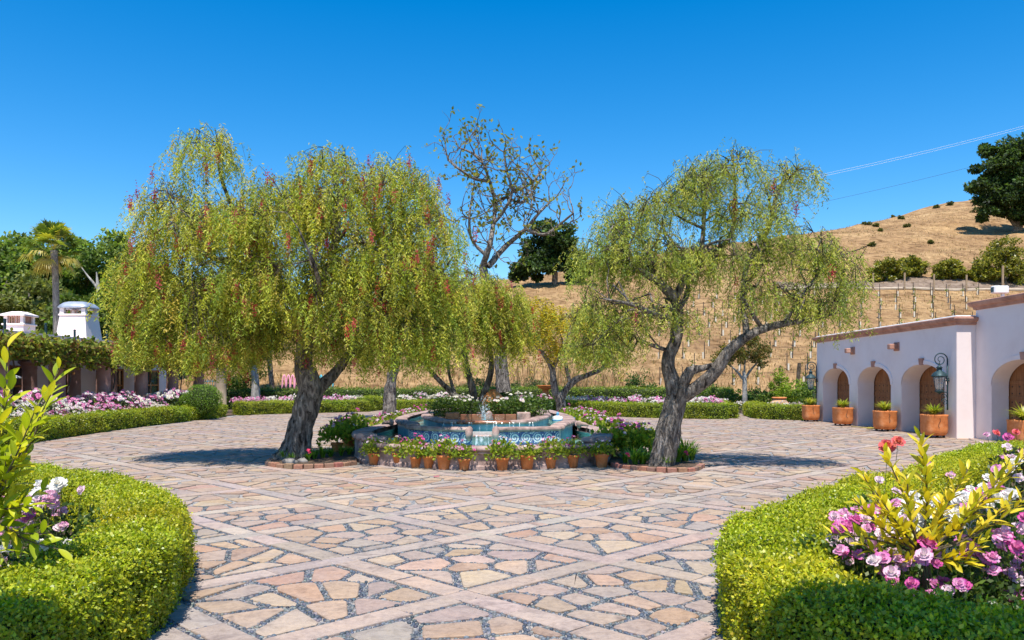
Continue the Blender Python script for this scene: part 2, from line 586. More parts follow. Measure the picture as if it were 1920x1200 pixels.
BED_TR = [(1.98, 16.3), (2.25, 15.75), (2.85, 15.2), (3.35, 15.25), (3.75, 15.9), (3.5, 17.2), (3.1, 19.0), (2.3, 20.0), (2.2, 18.0)]
BED_L = [(-9.8, 12.6), (-7.2, 10.9), (-5.1, 9.6), (-3.8, 8.1), (-3.05, 6.8), (-2.7, 5.6), (-2.7, 4.5), (-2.8, 3.3), (-3.0, 1.2), (-12, 1.2), (-12, 12)]
BED_R = [(1.62, 4.6), (1.75, 5.6), (2.2, 6.8), (2.95, 7.85), (4.05, 9.1), (5.25, 10.4), (6.95, 12.4), (8.15, 13.85), (11.5, 15.6), (12.5, 3), (1.9, 3.2)]
BED_LL = [(-13.6, 15), (-13.6, 20), (-14.0, 24), (-14.6, 30), (-14.5, 39.5), (-14.3, 42), (-8.6, 46.7), (-8.6, 52), (-24, 52), (-24, 15)]
BED_C = [(-6.6, 46.3), (-3, 47.0), (1.6, 45.0), (4.1, 41.5), (7.0, 38.4), (10.1, 37.2), (10.4, 39.5), (12.0, 46), (12.0, 53), (-6.8, 53)]
BED_D = [(11.7, 37.2), (12.2, 36.0), (13.4, 35.7), (20, 35.7), (20, 53), (13.3, 53), (12.8, 45), (11.9, 40)]
BEDS = [BED_L, BED_R, BED_LL, BED_C, BED_D]

for bi, b in enumerate(BEDS):
    z = 0.035
    o = MB().prism(b, -0.05, z).build('garden_bed', M_soil)
    tag(o, kind='structure')

# ------------------------------------------------------------------ paving
S2 = math.sqrt(0.5)
PITCH, BAND = 1.80, 0.25
U0 = (-0.38 + 8.92) * S2
V0 = (0.38 + 8.92) * S2
def uv2xy(u, v): return ((u - v) * S2, (u + v) * S2)

def clip_half(poly, nx_, ny_, d):
    out = []
    n = len(poly)
    for i in range(n):
        p, q = poly[i], poly[(i + 1) % n]
        a = p[0] * nx_ + p[1] * ny_ - d
        b = q[0] * nx_ + q[1] * ny_ - d
        if a <= 0: out.append(p)
        if (a < 0 < b) or (b < 0 < a):
            t = a / (a - b)
            out.append((p[0] + (q[0] - p[0]) * t, p[1] + (q[1] - p[1]) * t))
    return out

def square_layout(seed):
    """irregular flagstones filling one square of side 1"""
    r = random.Random(seed)
    pts = []
    n = r.choice([13, 15, 16, 18, 20])
    tries = 0
    ang = r.random() * math.pi
    ca, sa = math.cos(ang), math.sin(ang)
    while len(pts) < n and tries < 900:
        tries += 1
        p = (r.uniform(0.02, 0.98), r.uniform(0.02, 0.98))
        md = r.choice([0.15, 0.19, 0.26])
        ok = True
        for q in pts:
            dx, dy = p[0] - q[0], p[1] - q[1]
            a = dx * ca + dy * sa; b = -dx * sa + dy * ca
            if math.hypot(a * 0.72, b * 1.25) < md: ok = False; break
        if ok: pts.append(p)
    cells = []
    e = 0.026
    for i, p in enumerate(pts):
        poly = [(e, e), (1 - e, e), (1 - e, 1 - e), (e, 1 - e)]
        g = r.uniform(0.013, 0.031)
        for j, q in enumerate(pts):
            if i == j: continue
            dx, dy = q[0] - p[0], q[1] - p[1]
            L = math.hypot(dx, dy)
            if L > 0.9: continue
            nx_, ny_ = dx / L, dy / L
            mx_, my_ = (p[0] + q[0]) / 2, (p[1] + q[1]) / 2
            poly = clip_half(poly, nx_, ny_, mx_ * nx_ + my_ * ny_ - g)
            if len(poly) < 3: break
        if len(poly) < 3: continue
        # soften corners
        out = []
        m = len(poly)
        for k in range(m):
            a, b, c = poly[k - 1], poly[k], poly[(k + 1) % m]
            la = math.hypot(a[0]-b[0], a[1]-b[1]); lc = math.hypot(c[0]-b[0], c[1]-b[1])
            w = min(0.022, la * 0.33), min(0.022, lc * 0.33)
            if la < 0.012 or lc < 0.012:
                out.append(b); continue
            out.append((b[0] + (a[0]-b[0]) / la * w[0], b[1] + (a[1]-b[1]) / la * w[0]))
            if min(la, lc) > 0.09:
                out.append((b[0] + ((a[0]-b[0])/la + (c[0]-b[0])/lc) * w[0] * 0.28, b[1] + ((a[1]-b[1])/la + (c[1]-b[1])/lc) * w[0] * 0.28))
            out.append((b[0] + (c[0]-b[0]) / lc * w[1], b[1] + (c[1]-b[1]) / lc * w[1]))
        out = [(x + r.uniform(-0.004, 0.004), y + r.uniform(-0.004, 0.004)) for x, y in out]
        area = 0.5 * abs(sum(out[k-1][0]*out[k][1] - out[k][0]*out[k-1][1] for k in range(len(out))))
        if area < 0.006: continue
        cells.append(out)
    return cells
LAY = [square_layout(100 + i) for i in range(28)]

STONE_COL = [(0.40, 0.280, 0.195), (0.42, 0.305, 0.215), (0.375, 0.262, 0.185), (0.44, 0.33, 0.235), (0.40, 0.256, 0.18), (0.355, 0.278, 0.23), (0.325, 0.265, 0.23), (0.41, 0.315, 0.25), (0.39, 0.285, 0.195)]
BAND_COL = [(0.41, 0.325, 0.27), (0.44, 0.355, 0.295), (0.38, 0.295, 0.245), (0.41, 0.305, 0.245), (0.36, 0.305, 0.27)]
def in_court(x, y):
    x = np.asarray(x); y = np.asarray(y)
    ok = (y > 3.0) & (y < 56) & (x > -13.9) & (x < 14.4) & (np.abs(x) < 0.66 * y + 2.2)
    for b in BEDS + [FOUNT]:
        ok &= ~inpoly(x, y, b)
    for b in (BED_TL, BED_TR):
        ok &= ~inpoly(x, y, b)
    return ok

court = tag(MB().prism([(-15, -6), (14.6, -6), (14.6, 57), (-15, 57)], -0.045, -0.012).build('courtyard_paving', None), kind='structure')
def mortar_mat():
    m, nt, bs, out = mat_new('pebble_mortar')
    v = coords(nt, True)
    vo = nt.nodes.new('ShaderNodeTexVoronoi')
    vo.inputs['Scale'].default_value = 26
    nt.links.new(v, vo.inputs['Vector'])
    pc = ramp(nt, vo.outputs['Color'], [(0.1, (0.09, 0.105, 0.125)), (0.5, (0.17, 0.18, 0.195)), (0.9, (0.29, 0.285, 0.28))])
    mm = ramp(nt, vo.outputs['Distance'], [(0.50, (0, 0, 0)), (0.66, (1, 1, 1))])
    mo = nt.nodes.new('ShaderNodeRGB'); mo.outputs[0].default_value = (0.37, 0.325, 0.28, 1)
    mx = nt.nodes.new('ShaderNodeMix'); mx.data_type = 'RGBA'
    nt.links.new(mm, mx.inputs[0]); nt.links.new(pc, mx.inputs[6]); nt.links.new(mo.outputs[0], mx.inputs[7])
    nt.links.new(mx.outputs[2], bs.inputs['Base Color'])
    bs.inputs['Roughness'].default_value = 0.75
    inv = nt.nodes.new('ShaderNodeMath'); inv.operation = 'SUBTRACT'; inv.inputs[0].default_value = 1
    nt.links.new(vo.outputs['Distance'], inv.inputs[1])
    bump(nt, bs, inv.outputs[0], 0.6, 0.015)
    return m
court.data.materials.append(mortar_mat())

stones = []      # (polygon xy, z top, colour, kind)
rr = random.Random(5)
kmax = 40
for i in range(-4, kmax):
    for j in range(-4, kmax):
        u, v = U0 + (i - 6) * PITCH, V0 + (j - 6) * PITCH
        cx, cy = uv2xy(u + PITCH / 2, v + PITCH / 2)
        if cy < 1.5 or cy > 57 or abs(cx) > 16: continue
        lay = LAY[rr.randrange(len(LAY))]
        flip, rot = rr.random() < 0.5, rr.randrange(4)
        side = PITCH - BAND - 0.03
        for cell in lay:
            P = []
            for a, b in cell:
                a -= 0.5; b -= 0.5
                if flip: a = -a
                for _ in range(rot): a, b = -b, a
                P.append(uv2xy(u + PITCH / 2 + a * side, v + PITCH / 2 + b * side))
            if flip: P.reverse()
            x = sum(p[0] for p in P) / len(P); y = sum(p[1] for p in P) / len(P)
            stones.append((P, x, y, rr.uniform(0.0, 0.010), 0))
        # the bands along two sides of the square, cut into slabs
        for ax in (0, 1):
            c, nsl = -PITCH / 2 + BAND / 2, rr.choice([2, 2, 3])
            cuts = [0] + sorted(rr.uniform(0.22, 0.78) for _ in range(nsl - 1)) + [1]
            L = PITCH - BAND
            for k in range(nsl):
                t0 = c + L * cuts[k] + 0.005; t1 = c + L * cuts[k + 1] - 0.005
                if t1 - t0 < 0.1: continue
                w = BAND / 2 - 0.006
                Q = [(t0, -PITCH/2 - w), (t1, -PITCH/2 - w), (t1, -PITCH/2 + w), (t0, -PITCH/2 + w)]
                if ax: Q = [(b, a) for a, b in Q][::-1]
                P = [uv2xy(u + PITCH/2 + a + rr.uniform(-.004, .004), v + PITCH/2 + b + rr.uniform(-.004, .004)) for a, b in Q]
                x = sum(p[0] for p in P) / 4; y = sum(p[1] for p in P) / 4
                stones.append((P, x, y, rr.uniform(0.003, 0.008), 1))
        w = BAND / 2 - 0.004
        P = [uv2xy(u + a, v + b) for a, b in ((-w, -w), (w, -w), (w, w), (-w, w))]
        x, y = uv2xy(u, v)
        stones.append((P, x, y, rr.uniform(0.003, 0.008), 1))
ok = in_court(np.array([s[1] for s in stones]), np.array([s[2] for s in stones]))
stones = [s for s, k in zip(stones, ok) if k]

def shoelace(P): return 0.5 * abs(sum(P[k-1][0]*P[k][1] - P[k][0]*P[k-1][1] for k in range(len(P))))
def seen_size(s):
    x, y = s[1], s[2]
    if y < 4.9 or abs(x) > 0.66 * y: return 0
    return shoelace(s[0]) / y ** 3
flags = sorted([s for s in stones if s[4] == 0], key=seen_size, reverse=True)
bands = sorted([s for s in stones if s[4] == 1], key=seen_size, reverse=True)
def stone_col(s):
    if s[4]: c = rr.choice(BAND_COL)
    else: c = rr.choice(STONE_COL)
    k = rr.uniform(0.90, 1.08)
    return tuple(a * k * rr.uniform(0.96, 1.04) for a in c)
def stone_piece(mb, s, near):
    P, z = s[0], s[3]
    x, y = s[1], s[2]
    a = sum(P[k-1][0]*P[k][1] - P[k][0]*P[k-1][1] for k in range(len(P)))
    if a < 0: P = P[::-1]
    mb.prism(P, -0.012, z, stone_col(s), 0.010 if near else 0)
for lst, nm, lim in ((flags, 'flagstone', 300), (bands, 'band_slab', 200)):
    for s in lst[:lim]:
        mb = MB(); stone_piece(mb, s, True)
        mb.build(nm, M_stone, court)
mb = MB()
for s in flags[300:] + bands[200:]:
    stone_piece(mb, s, s[2] < 12)
tag(mb.build('far_paving_stones', M_stone, court), kind='stuff')

# pebbles set in the joints of the nearer paving
def pebbles():
    x0, x1, y0, y1, res = -5.2, 5.2, 4.6, 11.0, 0.01
    W, Hh = int((x1 - x0) / res), int((y1 - y0) / res)
    occ = np.zeros((Hh, W), bool)
    for P, x, y, z, k in stones:
        if not (x0 - 1 < x < x1 + 1 and y0 - 1 < y < y1 + 1): continue
        a = np.array(P)
        i0, i1 = max(0, int((a[:, 0].min() - x0) / res)), min(W, int((a[:, 0].max() - x0) / res) + 2)
        j0, j1 = max(0, int((a[:, 1].min() - y0) / res)), min(Hh, int((a[:, 1].max() - y0) / res) + 2)
        if i1 <= i0 or j1 <= j0: continue
        gx, gy = np.meshgrid(x0 + (np.arange(i0, i1) + 0.5) * res, y0 + (np.arange(j0, j1) + 0.5) * res)
        occ[j0:j1, i0:i1] |= inpoly(gx, gy, P)
    sp = 0.036
    gx, gy = np.meshgrid(np.arange(x0, x1, sp), np.arange(y0, y1, sp))
    gx = gx + rng.normal(size=gx.shape) * sp * 0.2; gy = gy + rng.normal(size=gy.shape) * sp * 0.2
    px, py = gx.ravel(), gy.ravel()
    keep = in_court(px, py) & (np.abs(px) < 0.66 * py + 0.6)
    px, py = px[keep], py[keep]
    ii = np.clip(((px - x0) / res).astype(int), 0, W - 1); jj = np.clip(((py - y0) / res).astype(int), 0, Hh - 1)
    keep = ~occ[jj, ii]
    px, py = px[keep], py[keep]
    n = len(px)
    an = rng.random(n) * 6.28
    ra = 0.0180 * (0.8 + 0.5 * rng.random(n)); rb = ra * (0.6 + 0.35 * rng.random(n))
    k = 6
    th = np.arange(k) * 2 * np.pi / k
    def ring(f, z):
        ex = np.cos(th)[None] * ra[:, None] * f; ey = np.sin(th)[None] * rb[:, None] * f
        c, s_ = np.cos(an)[:, None], np.sin(an)[:, None]
        return np.stack([px[:, None] + ex * c - ey * s_, py[:, None] + ex * s_ + ey * c, np.broadcast_to(z[:, None], (n, k))], -1)
    ztop = -0.002 + rng.random(n) * 0.007
    A = ring(1.0, np.full(n, -0.014)); B = ring(0.95, ztop - 0.004); Cc = ring(0.5, ztop)
    V = np.concatenate([A, B, Cc], 1).reshape(-1, 3)
    base = (np.arange(n) * 3 * k)[:, None]
    fc = []
    for r in (0, 1):
        for q in range(k):
            q2 = (q + 1) % k
            fc.append(np.concatenate([base + r*k+q, base + r*k+q2, base + (r+1)*k+q2, base + (r+1)*k+q], 1))
    fc.append(np.concatenate([base + 12, base + 13, base + 14, base + 15], 1))
    fc.append(np.concatenate([base + 12, base + 15, base + 16, base + 17], 1))
    Fc = np.concatenate(fc, 0)
    C = pal([(0.055, 0.068, 0.09), (0.085, 0.102, 0.125), (0.125, 0.135, 0.15), (0.19, 0.185, 0.18)], n, 0.2)
    me = indexed_mesh('pebbles', V, Fc, np.repeat(C, 3 * k, 0), attr_mat('pebble', 0.5, 60, 0.2, 0, spec=0.4), True)
    tag(ob_mesh('joint_pebbles', me, court), kind='stuff')
pebbles()
# ------------------------------------------------------------------ buildings
M_stucco = noisy('stucco', [(0.2, (0.78, 0.645, 0.60)), (0.5, (0.85, 0.725, 0.68)), (0.8, (0.88, 0.765, 0.725))], 1.3, 0.9, 0.25, 0.006, 8, True, spec=0.15)
M_wood = noisy('door_wood', [(0.25, (0.14, 0.055, 0.022)), (0.5, (0.27, 0.115, 0.045)), (0.8, (0.38, 0.18, 0.075))], 3.5, 0.6, 0.3, 0.006, 8, True, (1, 3.5, 0.5))
M_orange_wood = noisy('oiled_wood', [(0.3, (0.36, 0.12, 0.03)), (0.7, (0.52, 0.20, 0.06))], 6, 0.5, 0.2, 0.004, 6, True, (2, 2, 0.4))
M_corn = noisy('cornice_stone', [(0.25, (0.26, 0.12, 0.08)), (0.5, (0.44, 0.22, 0.155)), (0.8, (0.58, 0.34, 0.25))], 2.4, 0.85, 0.3, 0.01, 7, True)
M_verdi = noisy('verdigris_iron', [(0.35, (0.018, 0.035, 0.042)), (0.65, (0.04, 0.085, 0.095)), (0.9, (0.16, 0.23, 0.22))], 14, 0.55, 0.3, 0.003, 6, metal=0.3)
M_iron = plain('dark_iron', (0.035, 0.035, 0.04), 0.5, 0.5)
M_white = plain('white_paint', (0.80, 0.79, 0.77), 0.5)
M_glass = None
def glass_mat():
    m, nt, bs, out = mat_new('lamp_glass')
    nt.nodes.remove(bs)
    t = nt.nodes.new('ShaderNodeBsdfTransparent'); t.inputs[0].default_value = (0.86, 0.88, 0.87, 1)
    g = nt.nodes.new('ShaderNodeBsdfGlossy'); g.inputs['Roughness'].default_value = 0.08
    d = nt.nodes.new('ShaderNodeBsdfDiffuse'); d.inputs[0].default_value = (0.7, 0.68, 0.64, 1)
    mx = nt.nodes.new('ShaderNodeMixShader'); mx.inputs[0].default_value = 0.25
    mx2 = nt.nodes.new('ShaderNodeMixShader'); mx2.inputs[0].default_value = 0.25
    nt.links.new(t.outputs[0], mx.inputs[1]); nt.links.new(g.outputs[0], mx.inputs[2])
    nt.links.new(mx.outputs[0], mx2.inputs[1]); nt.links.new(d.outputs[0], mx2.inputs[2])
    nt.links.new(mx2.outputs[0], out.inputs['Surface'])
    return m
M_glass = glass_mat()
M_pane = noisy('window_glass', [(0.3, (0.015, 0.02, 0.025)), (0.7, (0.05, 0.06, 0.065))], 1, 0.08, 0, spec=0.7)

def arch_z(y, yc, w, zs, rise):
    t = min(1.0, abs(y - yc) / (w / 2))
    return zs + rise * math.sqrt(max(0.0, 1 - t ** 2.3))

def arcade_wall(x_face, depth, y0, y1, ztop, arches, zs, rise):
    """wall along Y with arched openings; arches = [(centre, width)]"""
    mb = MB()
    def col(ya, yb, za, zb):
        mb.add([(x_face, ya, za), (x_face, yb, zb), (x_face, yb, ztop), (x_face, ya, ztop)], [(0, 3, 2, 1)])
        mb.add([(x_face + depth, ya, za), (x_face + depth, yb, zb), (x_face + depth, yb, ztop), (x_face + depth, ya, ztop)], [(0, 1, 2, 3)])
    cur = y0
    r = 0.05
    for yc, w in sorted(arches):
        a, b = yc - w / 2, yc + w / 2
        col(cur, a, 0, 0)
        n = 28
        ysamp = [yc - w / 2 * math.cos(math.pi * k / n) for k in range(n + 1)]
        for k in range(n):
            za, zb = arch_z(ysamp[k], yc, w, zs, rise), arch_z(ysamp[k + 1], yc, w, zs, rise)
            col(ysamp[k], ysamp[k + 1], za, zb)
            mb.add([(x_face, ysamp[k], za), (x_face, ysamp[k+1], zb), (x_face + depth, ysamp[k+1], zb), (x_face + depth, ysamp[k], za)], [(0, 1, 2, 3)])
        for yy, o in ((a, 1), (b, -1)):
            f = (0, 1, 2, 3) if o > 0 else (3, 2, 1, 0)
            mb.add([(x_face, yy, 0), (x_face + depth, yy, 0), (x_face + depth, yy, zs), (x_face, yy, zs)], [f])
        cur = b
    col(cur, y1, 0, 0)
    for yy, f in ((y0, (0, 1, 2, 3)), (y1, (3, 2, 1, 0))):
        mb.add([(x_face, yy, 0), (x_face + depth, yy, 0), (x_face + depth, yy, ztop), (x_face, yy, ztop)], [f])
    mb.add([(x_face, y0, ztop), (x_face + depth, y0, ztop), (x_face + depth, y1, ztop), (x_face, y1, ztop)], [(0, 1, 2, 3)])
    return mb

def archivolt(mb, x, yc, w, zs, rise, wd=0.13, t=0.022):
    n = 26
    inner, outer = [], []
    for k in range(n + 1):
        a = math.pi * k / n
        y = yc - w / 2 * math.cos(a)
        z = arch_z(y, yc, w, zs, rise)
        inner.append((y, z))
        y2 = yc - (w / 2 + wd) * math.cos(a)
        outer.append((y2, zs + (rise + wd) * max(0.0, math.sin(a)) ** 0.85))
    vs, fs = [], []
    for (y, z), (y2, z2) in zip(inner, outer):
        vs += [(x - t, y, z), (x - t, y2, z2), (x, y2, z2 + 0.01), (x + 0.01, y, z)]
    for k in range(n):
        for q in range(3):
            fs.append((k*4+q, k*4+q+1, (k+1)*4+q+1, (k+1)*4+q))
    mb.add(vs, fs)

garage = thing('garage_building', 'low pinkish stucco garage with four arched wooden doors and terracotta cornice', 'building', (13.45, 29.5, 0))
def gpart(mb, name, mat, parent=garage, smooth=False):
    o = mb.build(name, mat, None, smooth)
    o.parent = parent
    off = Vector((0, 0, 0)); p = parent
    while p is not None:
        off += p.location; p = p.parent
    o.location = -off
    return o
GX, ZS, RISE = 13.45, 1.62, 0.67
ARCH = [(33.25, 2.7), (29.75, 2.7), (26.25, 2.75)]
gpart(arcade_wall(GX, 0.62, 24.2, 35.3, 3.48, ARCH, ZS, RISE), 'wall', M_stucco)
w2 = arcade_wall(14.03, 0.5, 12.0, 24.196, 3.92, [(21.9, 3.0), (17.6, 3.0)], 1.62, 0.72)
gpart(w2, 'tall_wing_wall', M_stucco)
mb = MB()
mb.box(14.075, 20.0, 35.0, 35.3, 0, 3.48).box(14.56, 20, 12.0, 12.3, 0, 3.9).box(14.54, 20, 23.9, 24.19, 0, 3.91).box(20, 20.3, 12, 35.3, 0, 3.48)
gpart(mb, 'rear_wall', M_stucco)
mb = MB(); mb.box(14.08, 19.99, 24.2, 34.99, 3.30, 3.40).box(14.54, 20, 12.3, 23.89, 3.75, 3.86)
gpart(mb, 'roof', M_corn)
prof = [(0.002, 3.44), (0.05, 3.46), (0.07, 3.53), (0.13, 3.56), (0.16, 3.62), (0.16, 3.66), (0.0, 3.70), (-0.42, 3.70), (-0.42, 3.44)]
o = gpart(MB().sweep([(20.0, 35.3), (GX, 35.3), (GX, 24.2), (14.028, 24.2)][::-1], [(-a, z) for a, z in prof]), 'cornice', M_corn)
prof2 = [(0.002, 3.88), (0.05, 3.90), (0.07, 3.97), (0.13, 4.0), (0.17, 4.07), (0.17, 4.12), (0.0, 4.16), (-0.42, 4.16), (-0.42, 3.88)]
gpart(MB().sweep([(14.03, 12.0), (14.03, 24.19), (20.0, 24.19)], [(-a, z) for a, z in prof2]), 'wing_cornice', M_corn)
mb = MB()
mb.sweep([(20.0, 35.3), (GX, 35.3), (GX, 24.2), (14.028, 24.2)][::-1], [(-0.02, 3.704), (0.0, 3.73), (0.4, 3.73), (0.4, 3.704)])
gpart(mb, 'cap_flashing', M_white)
for yc, w in ARCH + [(21.9, 3.0), (17.6, 3.0)]:
    fx = GX if yc > 24.2 else 14.03
    rs = RISE if yc > 24.2 else 0.72
    mb = MB(); archivolt(mb, fx, yc, w, ZS, rs); gpart(mb, 'arch_moulding', M_stucco, smooth=False)
    zt = ZS + rs
    mb = MB()
    k = [(-0.10, zt - 0.02), (0.10, zt - 0.02), (0.15, zt + 0.20), (-0.15, zt + 0.20)]
    vs = [(fx - 0.05, yc + a, z) for a, z in k] + [(fx + 0.01, yc + a, z) for a, z in k]
    mb.add(vs, [(0, 1, 2, 3), (0, 4, 5, 1), (1, 5, 6, 2), (2, 6, 7, 3), (3, 7, 4, 0)])
    gpart(mb, 'keystone', M_corn)
    # the door: vertical planks with rows of iron clavos
    d = bpy.data.objects.new('door', None); COL.objects.link(d); d.parent = garage; d.location = Vector((fx + (0.68 if yc > 24.2 else 0.56), yc, 0)) - garage.location
    n = 9
    for q in range(n):
        a = -w / 2 - 0.05 + (w + 0.1) * q / n
        b = -w / 2 - 0.05 + (w + 0.1) * (q + 1) / n
        m2 = MB().box(-0.03 + 0.004 * random.random(), 0.03, a + 0.006, b - 0.006, 0.02, 2.38, 0.006)
        m2.build('plank', M_wood, d)
    for zz in (0.35, 0.8, 1.25, 1.7):
        m2 = MB().box(-0.045, -0.02, -w / 2 - 0.03, w / 2 + 0.03, zz - 0.05, zz + 0.05, 0.005)
        m2.build('rail', M_wood, d)
    m2 = MB()
    for zz in (0.575, 1.025, 1.475):
        for q in range(n):
            yy = -w / 2 - 0.05 + (w + 0.1) * (q + 0.5) / n
            for dz in (-0.1, 0.1):
                m2.lathe([(0.022, 0), (0.016, 0.014), (0.002, 0.02)], 6, (0, 0, 0))
                nv = 18
                for t in range(nv):
                    vx, vy, vz = m2.v[-nv + t]
                    m2.v[-nv + t] = (-0.03 - vz, yy + vy, zz + dz + vx)
    tag(m2.build('iron_studs', M_iron, d), kind='stuff')
for yc in (31.55, 27.95):
    mb = MB().box(GX - 0.30, GX + 0.02, yc - 0.11, yc + 0.11, 2.86, 3.04, 0.02)
    gpart(mb, 'scupper', M_corn)
    mb = MB().box(GX - 0.035, GX + 0.002, yc - 0.19, yc + 0.19, 2.80, 3.1, 0.012)
    gpart(mb, 'scupper_plate', M_corn)

# security camera on the wing roof
c = thing('security_camera', 'white security camera on a short mast above the tall wing cornice', 'camera', (14.35, 23.4, 4.16))
MB().box(-0.04, 0.04, -0.04, 0.04, 0, 0.14, 0.01).build('bracket', M_white, c)
MB().box(-0.30, 0.14, -0.10, 0.10, 0.14, 0.36, 0.025).build('housing', M_white, c)
MB().box(-0.312, -0.30, -0.07, 0.07, 0.18, 0.32, 0.005).build('lens_window', M_pane, c)

# wall lanterns on scrolled iron brackets
def lantern(label, y, z0):
    t = thing('wall_lantern', label, 'lantern', (GX, y, z0))
    mb = MB()
    mb.tube([(-0.05, 0, 0.0), (-0.05, 0, 1.55)], 0.022, 8)
    sp = []
    for k in range(46):
        a = k / 45.0
        th = math.pi * (0 + 3.6 * a)
        rad = 0.22 * (1 - 0.82 * a)
        sp.append((-0.05 - 0.22 + rad * math.cos(th), 0, 1.55 + rad * math.sin(th)))
    mb.tube(sp, [0.02 - 0.010 * k / 45 for k in range(46)], 6)
    mb.tube([(-0.05, 0, 0.55), (-0.30, 0, 0.55)], 0.016, 6)
    for sx, c0 in ((1, (-0.17, 0.40)), (-1, (-0.14, 0.24))):
        mb.tube([(c0[0] + sx * 0.10 * (1 - k / 26) * math.cos(k * 0.42), 0, c0[1] + 0.10 * (1 - k / 26) * math.sin(k * 0.42)) for k in range(24)], 0.010, 5)
    mb.lathe([(0.05, 0), (0.06, 0.02), (0.03, 0.06), (0.05, 0.10), (0.024, 0.14)], 10, (-0.05, 0, 0.88))
    mb.build('bracket', M_verdi, t, True)
    lx = -0.30
    mb = MB(); mb.lathe([(0.02, 0.50), (0.05, 0.52), (0.12, 0.56), (0.14, 0.60)], 14, (lx, 0, 0)); mb.build('base', M_verdi, t, True)
    mb = MB(); mb.lathe([(0.105, 0.60), (0.13, 0.72), (0.165, 0.95), (0.18, 1.03)], 14, (lx, 0, 0)); mb.build('glass', M_glass, t, True)
    mb = MB()
    for k in range(6):
        a = k * math.pi / 3
        mb.tube([(lx + r_ * math.cos(a), r_ * math.sin(a), z) for r_, z in ((0.11, 0.60), (0.135, 0.72), (0.17, 0.95), (0.185, 1.03))], 0.008, 5)
    mb.build('cage', M_verdi, t)
    mb = MB(); mb.lathe([(0.185, 1.02), (0.235, 1.03), (0.225, 1.06), (0.18, 1.13), (0.10, 1.19), (0.075, 1.21), (0.075, 1.29), (0.10, 1.30), (0.05, 1.35), (0.02, 1.38), (0.028, 1.41), (0.012, 1.45), (0.004, 1.52)], 14, (lx, 0, 0)); mb.build('hood', M_verdi, t, True)
    mb = MB(); mb.lathe([(0.02, 0.60), (0.03, 0.66), (0.03, 0.8), (0.012, 0.84)], 8, (lx, 0, 0)); mb.build('bulb', M_white, t, True)
lantern('green iron lantern on scrolled bracket beside the bright end of the garage wall', 24.62, 0.85)
lantern('green iron lantern at the far corner of the garage by the clipped hedge', 35.22, 0.85)

# ------------------------------------------------------------------ villa on the other side
VX = -20.4
villa = thing('villa', 'white stucco villa with flat roof, pink coping and two chimneys behind the pergola', 'building', (VX, 35, 0))
def vpart(mb, name, mat, parent=villa, smooth=False):
    return gpart(mb, name, mat, parent, smooth)
vpart(MB().box(VX - 9, VX, 20, 47.5, 0, 3.45), 'wall', M_stucco)
vpart(MB().sweep([(VX, 20), (VX, 47.5), (VX - 9, 47.5)], [(0.002, 3.40), (0.06, 3.42), (0.12, 3.52), (0.14, 3.58), (0.02, 3.64), (-0.4, 3.64), (-0.4, 3.40)]), 'coping', M_corn)
vpart(MB().sweep([(VX, 20), (VX, 47.5), (VX - 9, 47.5)], [(-0.02, 3.644), (-0.02, 3.82), (-0.3, 3.82), (-0.3, 3.644)]), 'parapet', M_stucco)
for yc in (24, 28.2, 32.4, 36.6, 40.8, 45):
    d = bpy.data.objects.new('glazed_door', None); COL.objects.link(d); d.parent = villa; d.location = Vector((VX, yc, 0)) - villa.location
    MB().box(0.004, 0.03, -1.0, 1.0, 0.05, 2.3).build('pane', M_pane, d)
    m2 = MB()
    for a in (-1.05, -0.05, 0.95):
        m2.box(0.002, 0.09, a, a + 0.1, 0.0, 2.4)
    for zz in (0.0, 0.75, 1.5, 2.3):
        m2.box(0.002, 0.075, -0.949, -0.051, zz, zz + 0.09).box(0.002, 0.075, 0.051, 0.949, zz, zz + 0.09)
    m2.build('frame', M_orange_wood, d)

